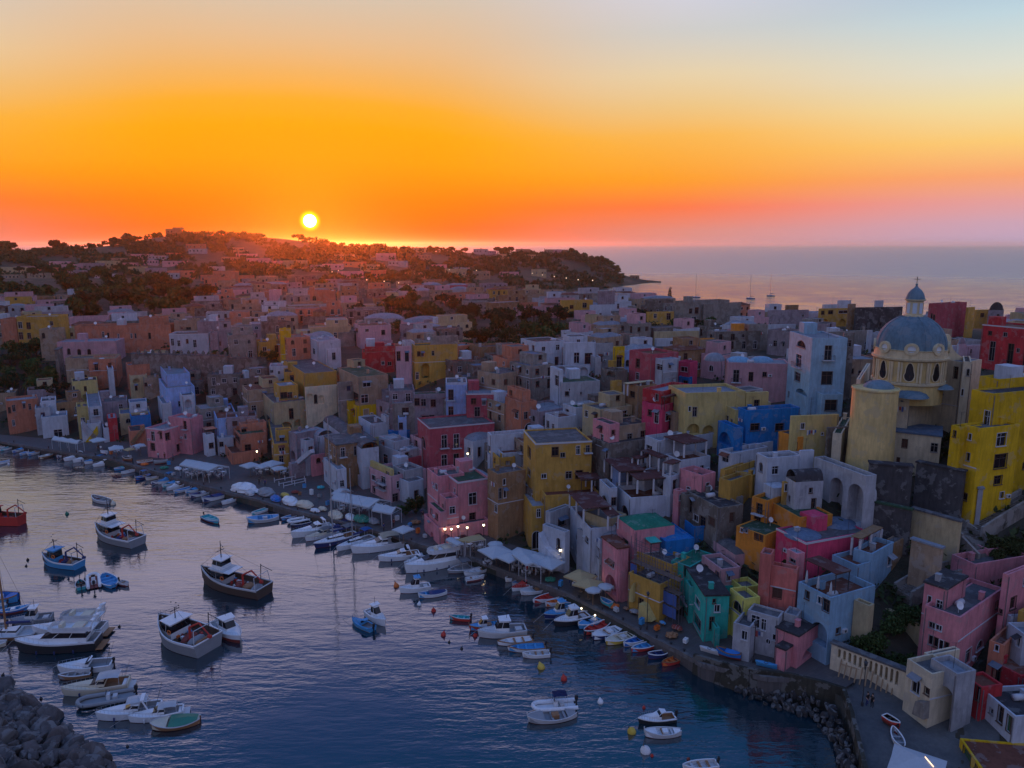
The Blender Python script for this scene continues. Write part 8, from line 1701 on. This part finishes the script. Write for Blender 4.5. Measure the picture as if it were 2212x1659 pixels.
# tarpaulin covered boats and stores ------------------------------------------------
def heap(pan, x, y, wpx, c, label, hk=.45):
    p = G3(pan, x, y + 20); sc = 1640 / proj(p)[2]; w = wpx * PAN[pan][2] / sc / 2; t = thing('covered_boat', label, 'covered boat', p, R(rnd.uniform(-60, -20))); r = random.Random(int(x)); bm = bmesh.new(); n, mrows = 14, 7; rows = []
    for j in range(mrows):
        v = j / (mrows - 1); ph = v * math.pi / 2; row = []
        for i in range(n):
            a = 2 * math.pi * i / n; rr = math.cos(ph) ** .7 * (1 + r.uniform(-.09, .09)); row.append(bm.verts.new((w * 1.1 * rr * math.cos(a), w * .62 * rr * math.sin(a), w * hk * 1.2 * math.sin(ph) * (1 + r.uniform(-.1, .1)) + .05)))
        rows.append(row)
    for a, b in zip(rows, rows[1:]):
        for i in range(n): bm.faces.new((a[i], a[(i + 1) % n], b[(i + 1) % n], b[i]))
    bm_obj('tarpaulin', bm, bmat(c), t); bm = bmesh.new()
    for k in (-.5, 0, .5):
        pr = None
        for i in range(9):
            a = math.pi * i / 8; q = Vector((w * k, w * .66 * math.cos(a) * math.sqrt(1 - k * k), w * hk * 1.28 * math.sin(a) * (1 - k * k) ** .5 + .06))
            if pr: tube(bm, pr, q, .02, n=3)
            pr = q
    bm_obj('rope', bm, bmat('w'), t)
    for sx in (-.6, .6): bm = bmesh.new(); box(bm, w * sx - .12, w * sx + .12, -w * .5, w * .5, -.05, .2); bm_obj('chock', bm, bmat('t'), t)
for a in (('B2', 0, 915, 90, 'W', 'white covered boat at the root of the pier'), ('B2', 90, 935, 190, 'g', 'brown grey tarpaulin heap on the pier'), ('B2', 170, 985, 130, 'B', 'deep blue tarpaulin heap on the pier'), ('B2', 250, 950, 90, 'y', 'mustard tarpaulin heap behind the blue one'), ('B2', 295, 1010, 190, 'W', 'bright white tarpaulin on the pier'), ('B2', 420, 1040, 170, 'c', 'beige stack of covered boats'), ('B2', 510, 1085, 90, 'W', 'small white covered table like boat'), ('B2', 575, 1070, 90, 'c', 'pale covered bundle right of the white one'),
          ('B2', 690, 1130, 170, 'c', 'beige wrapped boat behind the large cruiser'), ('B2', 815, 1145, 130, 'W', 'lilac white wrapped boat behind the large cruiser'), ('B2', 915, 1165, 170, 'e', 'green wrapped boat behind the sailing boats'), ('B2', 1015, 1180, 130, 'g', 'grey wrapped boat behind the sailing boats'), ('B1', 2110, 905, 240, 'W', 'long white covered boat at the left end of the pier'), ('B1', 2160, 935, 120, 'w', 'off white covered boat in front of the long one'), ('B1', 1540, 722, 80, 'W', 'white covered scooter sized boat beside the segmented awning'),
          ('C3', 1060, 300, 90, 'g', 'grey heap of nets beside the yellow stair'), ('C3', 985, 270, 50, 't', 'brown heap of crates beside the pink archway'), ('C3', 1425, 440, 100, 'm', 'dark red bundle at the corner of the teal house'), ('C3', 1300, 395, 60, 'b', 'pale blue bundle below the scaffolding')): heap(*a)
# pier boards between the square and the water (white benches by the lilac house)
def railings():
    t = thing('timber_barrier', 'white timber barrier with rails beside the lilac stepped house', 'barrier', G3('B2', 160, 870)); o0 = Vector(t.location)
    for (x0, y0, x1, y1) in ((160, 855, 340, 820), (200, 885, 420, 840), (240, 905, 430, 860)):
        a, b = G3('B2', x0, y0), G3('B2', x1, y1); bm = bmesh.new()
        tube(bm, a - o0 + Vector((0, 0, .5)), b - o0 + Vector((0, 0, .5)), .09, n=5); bm_obj('rail', bm, FRAMEW(), t)
        for k in range(3): p = a.lerp(b, k / 2) - o0; bm = bmesh.new(); tube(bm, p, p + Vector((0, 0, 1.1)), .09, n=6); bm_obj('post', bm, FRAMEW(), t)
railings()
# scaffolding ------------------------------------------------
def scaffold():
    xs = [745, 830, 900, 975, 1045, 1120, 1205, 1300]; base = [(745, 1330), (1300, 1600)]; t = thing('scaffolding', 'steel scaffolding with blue netting round the ochre house', 'scaffolding', gpt(*fp('D', 1000, 1440))); o0 = Vector(t.location)
    a, b = gpt(*fp('D', 770, 1330)), gpt(*fp('D', 1310, 1590)); inn = Vector((.55, .75, 0)).normalized() * 1.1; iron = plain('scaffold_steel', (.12, .10, .12), .5)
    n = 9; lv = [0, 2.1, 4.2, 6.3, 8.4]
    for i in range(n + 1):
        for e in (0, 1):
            p = a.lerp(b, i / n) - o0 + inn * e; hh = 10.2 - 3.2 * i / n * (0 if i < 3 else 1); bm = bmesh.new(); tube(bm, p + Vector((0, 0, -.5)), p + Vector((0, 0, hh)), .045, n=5); bm_obj('standard', bm, iron, t)
    for z in lv[1:]:
        for e in (0, 1):
            for dz in (0, .9): bm = bmesh.new(); tube(bm, a - o0 + inn * e + Vector((0, 0, z + dz)), b - o0 + inn * e + Vector((0, 0, z + dz)), .035, n=4); bm_obj('ledger', bm, iron, t)
        if z < 8: bm = bmesh.new(); q = [a - o0, b - o0, b - o0 + inn, a - o0 + inn]; prismV(bm, lambda x, y, zz: Vector((x, y, zz)), [(v.x, v.y) for v in q], z - .06 + .0, z - .01); bm_obj('deck_boards', bm, plain('scaffold_boards', (.16, .10, .07), .8), t)
    bm = bmesh.new()
    for i in range(0, n, 2): tube(bm, a.lerp(b, i / n) - o0, a.lerp(b, (i + 1) / n) - o0 + Vector((0, 0, 4.2)), .03, n=4)
    bm_obj('braces', bm, iron, t)
    net = plain('scaffold_net', (.05, .10, .30), .8)
    for (u0, u1, z0, z1) in ((.62, .95, .4, 2.0), (.6, .95, 2.3, 4.0), (.0, .14, 2.2, 6.0)):
        p, q = a.lerp(b, u0) - o0, a.lerp(b, u1) - o0; bm = bmesh.new(); k = 8; top = []; bot = []
        for i in range(k + 1):
            v = p.lerp(q, i / k) - inn * .06 * (1 + math.sin(i * 1.7)); top.append(bm.verts.new(v + Vector((0, 0, z1)))); bot.append(bm.verts.new(v + Vector((0, 0, z0))))
        for i in range(k): bm.faces.new((bot[i], bot[i + 1], top[i + 1], top[i]))
        bm_obj('netting', bm, net, t)
scaffold()
# lamps ------------------------------------------------
def lamp(p, h, lit, label, group=None, s=1.):
    t = thing('street_lamp', label, 'street lamp', p, 0, group); bm = bmesh.new(); lathe(bm, [(.16, 0), (.15, .4), (.07, .6), (.05, 1.6), (.045, h)], 8); bm_obj('pole', bm, IRON(), t); bm = bmesh.new(); tube(bm, (-.35, 0, h - .25), (.35, 0, h - .25), .03, n=4); bm_obj('crossbar', bm, IRON(), t)
    bm = bmesh.new(); lathe(bm, [(.1 * s, h), (.17 * s, h + .1 * s), (.2 * s, h + .35 * s), (.1 * s, h + .45 * s)], 8); l = bm_obj('lantern', bm, (emis('far_lamp_glow', (1, .80, .52), 1.8) if s > 1.2 else emis('lamp_glow', (1, .80, .52), 6)) if lit else IRON(), t, smooth=True); bm = bmesh.new(); lathe(bm, [(.26 * s, h + .42 * s), (.06, h + .62 * s), (.02, h + .75 * s)], 8); bm_obj('cap', bm, IRON(), l)
for pan, x, y, h, lit, l in (('C3', 1165, 465, 5, 0, 'black street lamp on the quay before the yellow stair'), ('C3', 2085, 752, 5, 0, 'black street lamp with a reddish head before the cracked house'), ('C4', 812, 1130, 5, 0, 'black street lamp beside the two people at the sea wall'), ('B1', 1440, 600, 2.2, 1, 'lit wall lamp at the pink banded house'), ('B2', 15, 705, 3.2, 1, 'bright lamp at the left of the four parasols'), ('B2', 183, 690, 3.2, 1, 'warm lamp on the yellow stair'), ('B2', 120, 790, 2.2, 1, 'lamp among the tables by the four parasols'),
                       ('B2', 1635, 1385, 2.6, 1, 'lit bulb at the pink restaurant, first from the left'), ('B2', 1690, 1385, 2.6, 1, 'lit bulb at the pink restaurant, second from the left'), ('B2', 1747, 1372, 2.8, 1, 'lit bulb at the pink restaurant, third from the left'), ('B2', 1826, 1368, 2.5, 1, 'lit bulb at the pink restaurant, fourth from the left'), ('B2', 1968, 1360, 2.8, 1, 'lit bulb at the pink restaurant, rightmost'), ('B3', 272, 1590, 3, 1, 'lamp left of the pale parasols foot'), ('B3', 415, 1600, 3, 1, 'bright lamp at the white arcade house'),
                       ('C3', 592, 130, 2.1, 1, 'warm bulb under the upper beige parasol'), ('C3', 717, 120, 1.9, 1, 'warm bulb under the lower beige parasol'), ('B2', 1830, 700, 2.2, 1, 'small lamp on the terrace of the rose palace'), ('B1', 35, 640, .1, 1, '')):
    if l: lamp(G3(pan, x, y), h, lit, l)
for i, (pan, x, y) in enumerate((('A2', 715, 505), ('A2', 660, 520), ('A2', 960, 605), ('A2', 1110, 620), ('A2', 1235, 635), ('A2', 1315, 655), ('A2', 1670, 495), ('A2', 1905, 500), ('A3', 175, 530), ('A3', 262, 548), ('A3', 365, 565), ('A3', 468, 582), ('A3', 570, 600), ('A3', 695, 608))):
    f = fp(pan, x, y); p = gpt(f[0], f[1] + 8); lamp(p, 6, 1, 'distant lit street lamp on the coast road' if pan == 'A3' else 'distant lit street lamp among the plateau houses', 'lit lamps of the coast road' if pan == 'A3' else 'lit lamps of the plateau', 1.5)
for (pan, x, y, lab) in (('C3', 600, 285, 'lit lantern on the wheelhouse launch mooring'), ('C3', 717, 345, 'lit lantern beside the sky blue gozzo')):
    p = ptZ(*fp(pan, x, y), .8); bm = bmesh.new(); bmesh.ops.create_icosphere(bm, subdivisions=1, radius=.14)
    for v in bm.verts: v.co.z += .1
    t = thing('mooring_light', lab, 'light', p); bm_obj('bulb', bm, emis('lamp_glow', (1, .80, .52), 14), t); bm = bmesh.new(); tube(bm, (0, 0, -1.2), (0, 0, 0), .04, n=5); bm_obj('stake', bm, IRON(), t)
# glowing veranda on the plateau
p = gpt(*fp('A2', 530, 872)); t = thing('veranda', 'lit veranda glowing orange under a dark roof on the plateau', 'veranda', p, R(-6)); bm = bmesh.new(); box(bm, -3.2, 3.2, .6, .7, .2, 2.9); bm_obj('lit_window', bm, emis('veranda_glow', (1, .42, .08), 1.1), t)
bm = bmesh.new(); a = [bm.verts.new(v) for v in ((-4.2, -1, 2.9), (4.2, -1, 2.9), (4.2, 3, 2.9), (-4.2, 3, 2.9))]; c0, c1 = bm.verts.new((-1.4, 1, 4.2)), bm.verts.new((1.4, 1, 4.2)); [bm.faces.new(f) for f in ((a[0], a[1], c1, c0), (a[1], a[2], c1), (a[2], a[3], c0, c1), (a[3], a[0], c0), a[::-1])]; bm_obj('roof', bm, roofmat('d'), t)
for x in (-3.6, -1.2, 1.2, 3.6): bm = bmesh.new(); tube(bm, (x, -.6, -1), (x, -.6, 2.95), .12, n=6); bm_obj('post', bm, wallmat('n'), t)
# crates, nets and bollards along the quay edge
def crate(pan, x, y, c, k):
    t = thing('crate_stack', 'stack of %d %s fish crates on the quay %s' % (k, BN[c], 'near the left awnings' if pan == 'B1' else 'near the square' if pan == 'B2' else 'by the right hand boats'), 'crates', G3(pan, x, y), rnd.uniform(0, 3), 'fish crates on the quay')
    for i in range(k):
        bm = bmesh.new(); o = rnd.uniform(-.04, .04); z = .3 * i; box(bm, -.38 + o, .38 + o, -.25, .25, z, z + .05)
        for q in ((-.38, .38, -.25, -.22), (-.38, .38, .22, .25), (-.38, -.35, -.22, .22), (.35, .38, -.22, .22)): box(bm, q[0] + o, q[1] + o, q[2], q[3], z + .02, z + .28)
        bm_obj('crate', bm, bmat(c), t)
for pan, x, y, c, k in (('B1', 1460, 700, 'b', 3), ('B1', 1120, 640, 'W', 2), ('B1', 960, 610, 'o', 3), ('B1', 1500, 790, 'w', 2), ('B2', 420, 900, 'b', 3), ('B2', 480, 960, 'W', 4), ('B2', 550, 980, 'g', 2), ('B2', 620, 1050, 'b', 3), ('B2', 380, 960, 't', 2), ('B2', 1220, 1180, 'W', 3), ('B2', 1330, 1230, 'b', 2), ('B2', 1400, 1290, 'o', 3), ('B2', 1460, 1330, 'w', 2), ('C3', 420, 90, 'b', 3), ('C3', 900, 310, 'w', 2), ('C3', 1120, 420, 'b', 3), ('C3', 1250, 470, 'o', 2), ('C3', 1500, 580, 'W', 2)): crate(pan, x, y, c, k)
for i in range(1, len(QE) - 3):
    for f in (.2, .7):
        (x0, y0), (x1, y1) = QE[i], QE[i + 1]
        if x0 < 0: continue
        p = ptZ(x0 + (x1 - x0) * f, y0 + (y1 - y0) * f - 4, QZ[i] + .1); bm = bmesh.new(); lathe(bm, [(.14, -.1), (.11, .3), (.2, .38), (.2, .46), (.02, .5)], 8); t = thing('bollard', 'short black iron bollard on the quay edge', 'bollard', p, 0, 'mooring bollards along the quay'); bm_obj('post', bm, IRON(), t)
def net(pan, x, y, c, w, l):
    t = thing('net_pile', l, 'fishing net', G3(pan, x, y)); r = random.Random(x); bm = bmesh.new(); bmesh.ops.create_icosphere(bm, subdivisions=3, radius=1)
    for v in bm.verts: n = 1 + .25 * math.sin(v.co.x * 9 + v.co.y * 5) * math.sin(v.co.y * 8) + r.uniform(-.07, .07); v.co = Vector((v.co.x * w * n, v.co.y * w * .7 * n, max(-.05, v.co.z * .45 * n)))
    bm_obj('netting', bm, bmat(c), t)
for a in (('B1', 1250, 700, 'o', .9, 'orange net heap on the quay by the pale wooden boats'), ('B1', 1420, 730, 'e', 1.0, 'green net heap beside the segmented awning'), ('B2', 340, 940, 'm', .9, 'dark red net heap at the pier root'), ('B2', 560, 900, 'T', .8, 'turquoise net heap before the white arched house'), ('B2', 1380, 1200, 't', 1.0, 'brown net heap left of the pink restaurant'), ('C3', 330, 40, 'e', .9, 'green net heap near the beige parasols'), ('C3', 880, 270, 'o', .8, 'orange net heap beside the turquoise dinghy'), ('C3', 1380, 520, 't', .9, 'brown net heap before the teal house')): net(*a)
# people ------------------------------------------------
def person_mesh(pose, seed):
    r = random.Random(seed); st = .16 if pose == 'walk' else .04
    V = [(0, 0, .93), (0, .0, 1.18), (0, .01, 1.40), (0, .0, 1.50), (0, -.02, 1.60), (0, -.02, 1.72), (-.1, 0, .88), (-.11, -st, .48), (-.11, st * .6, .08), (-.11, st * .6 - .12, .03), (.1, 0, .88), (.11, st, .48), (.11, st * 1.5, .08), (.11, st * 1.5 - .12, .03), (-.19, 0, 1.40), (-.25, .03, 1.12), (-.24, -.12 - st, .90), (.19, 0, 1.40), (.25, -.02, 1.12), (.24, -.12 + st * .5, .92)]
    E = [(0, 1), (1, 2), (2, 3), (3, 4), (4, 5), (0, 6), (6, 7), (7, 8), (8, 9), (0, 10), (10, 11), (11, 12), (12, 13), (2, 14), (14, 15), (15, 16), (2, 17), (17, 18), (18, 19)]
    Rr = [.15, .14, .15, .06, .095, .085, .10, .07, .05, .045, .10, .07, .05, .045, .065, .045, .04, .065, .045, .04]
    me = bpy.data.meshes.new('skeleton'); me.from_pydata(V, E, []); o = bpy.data.objects.new('tmp', me); C.objects.link(o); md = o.modifiers.new('s', 'SKIN'); o.modifiers.new('u', 'SUBSURF').levels = 1
    for i, q in enumerate(me.skin_vertices[0].data): q.radius = (Rr[i], Rr[i] * .85); q.use_root = i == 0
    dg = bpy.context.evaluated_depsgraph_get(); ev = o.evaluated_get(dg); m2 = bpy.data.meshes.new_from_object(ev); bpy.data.objects.remove(o); m2.name = 'body'; return m2
PM = [person_mesh('walk', 1), person_mesh('stand', 2)]; SK = plain('skin', (.42, .25, .18), .7); PN = 0
def person(p, rz, shirt, legs, label):
    global PN
    me = PM[PN % 2].copy(); PN += 1
    for m in (bmat(legs), bmat(shirt), SK): me.materials.append(m)
    for f in me.polygons: z = f.center.z; f.material_index = 2 if z > 1.46 or (abs(f.center.x) > .2 and z < 1.15 and z > .8) else (1 if z > .92 else 0); f.use_smooth = True
    t = link('person', me); t.location = p; t.rotation_euler = (0, 0, rz); tag(t, label, 'person'); bm = bmesh.new(); bmesh.ops.create_icosphere(bm, subdivisions=2, radius=.115)
    for v in bm.verts: v.co = Vector((v.co.x * .95, v.co.y * 1.02 + .02, max(v.co.z, -.04) + 1.70))
    bm_obj('hair', bm, plain('hair_dark', (.03, .02, .015), .8), t)
for pan, x, y, rz, sh, lg, l in (('C4', 855, 1130, .5, 'k', 'n', 'person in dark clothes standing at the sea wall, left of a pair'), ('C4', 895, 1145, -1.2, 'k', 'k', 'person in black at the sea wall, right of a pair'), ('B1', 1498, 668, 2, 'n', 'k', 'person in dark clothes walking on the quay right of the pink banded house'), ('B1', 1370, 650, 1, 'w', 'n', 'person in a pale shirt before the pink banded house'), ('B1', 1425, 655, 4, 'm', 'k', 'person in dark red standing before the pink banded house'), ('B1', 850, 580, 1, 'k', 'k', 'person in black near the quay lamp at the far left'), ('B1', 875, 588, 3, 'W', 'k', 'person in a white shirt at the far left quay'),
                                 ('B1', 1685, 790, 3, 'W', 'n', 'waiter in white at the front of the segmented awning'), ('B1', 1790, 845, .4, 'k', 'k', 'person in black in front of the segmented awning, left'), ('B1', 1915, 830, 1.4, 'n', 'k', 'person in navy in front of the segmented awning, right'), ('B1', 1890, 800, 2.4, 'w', 'g', 'person in grey trousers beside the segmented awning'), ('B2', 30, 880, 0, 'k', 'k', 'person in black walking by the pier root, left'), ('B2', 80, 890, .3, 'n', 'k', 'person in navy walking by the pier root, right'), ('B2', 1190, 1240, 1, 'm', 'k', 'person in dark red between the tent and the square parasol'),
                                 ('B2', 1430, 1150, 2, 'n', 'k', 'person in navy left of the pink restaurant'), ('B2', 1445, 1175, 4, 'k', 'g', 'person in grey trousers left of the pink restaurant'), ('B2', 1880, 1500, 5, 'k', 'k', 'person in black beside the restaurant tables'), ('C3', 498, 65, 1.2, 'W', 'n', 'waiter in a white shirt left of the beige parasols'), ('C3', 520, 95, 2.2, 'k', 'k', 'person in black below the beige parasols'), ('B3', 130, 1650, 1, 'r', 'k', 'person in red at the pale parasols'), ('B2', 160, 800, 1, 'n', 'n', 'person in navy among the tables by the lilac house'), ('B2', 1105, 1280, 1, 'n', 'k', 'person in navy behind the long white cruiser')):
    person(G3(pan, x, y), rz, sh, lg, l)
# furled parasols on the roof terrace of the pale blue house, and railings of the sea wall
def furled(u, v, l):
    m = BLUE[1][0]; x, y = u, v * m.ll; t = thing('furled_parasol', l, 'parasol', (m.X0 + x * m.ux - y * m.uy, m.Y0 + x * m.uy + y * m.ux, m.zt - .9)); bm = bmesh.new(); lathe(bm, [(.03, 2.6), (.1, 2.3), (.22, 1.0), (.16, .9)], 8); bm_obj('cloth', bm, CANV('W'), t, smooth=True); bm = bmesh.new(); tube(bm, (0, 0, 0), (0, 0, 2.5), .03, n=5); lathe(bm, [(.28, 0), (.28, .08), (.04, .1)], 8); bm_obj('pole', bm, FRAMEW(), t)
furled(.7, .88, 'furled white parasol on the roof terrace of the pale blue house, left'); furled(.7, .52, 'furled white parasol on the roof terrace of the pale blue house, middle'); furled(.7, .14, 'furled white parasol on the roof terrace of the pale blue house, right')
def seawall():
    pts = [(1500, 1418, 2.3), (1560, 1436, 2.7), (1620, 1450, 3), (1709, 1461, 3.2), (1780, 1478, 3.2), (1824, 1492, 3.1), (1842, 1545, 2.8), (1858, 1610, 2.4), (1872, 1668, 2.1), (1884, 1730, 1.9)]
    P = [ptZ(x, y, z) for x, y, z in pts]; o0 = P[0].copy(); t = thing('sea_wall', 'low rough stone sea wall above the rocks, turning down to the slipway', 'wall', o0); bm = bmesh.new()
    for i, (a, b) in enumerate(zip(P, P[1:])):
        d = (b - a); d.z = 0; d.normalize(); n = Vector((d.y, -d.x, 0)); 
        v = [bm.verts.new(c - o0 + n * e + Vector((0, 0, z))) for c in (a, b) for e, z in ((.42, -3.6), (.32, .45), (-.12, .45), (-.12, -.4))]
        for q in ((0, 1, 5, 4), (1, 2, 6, 5), (2, 3, 7, 6)): bm.faces.new([v[k] for k in q])
    bmesh.ops.recalc_face_normals(bm, faces=bm.faces[:]); bm_obj('masonry', bm, stucco('sea_wall_stone', (.075, .07, .055), 1.0), t)
seawall()
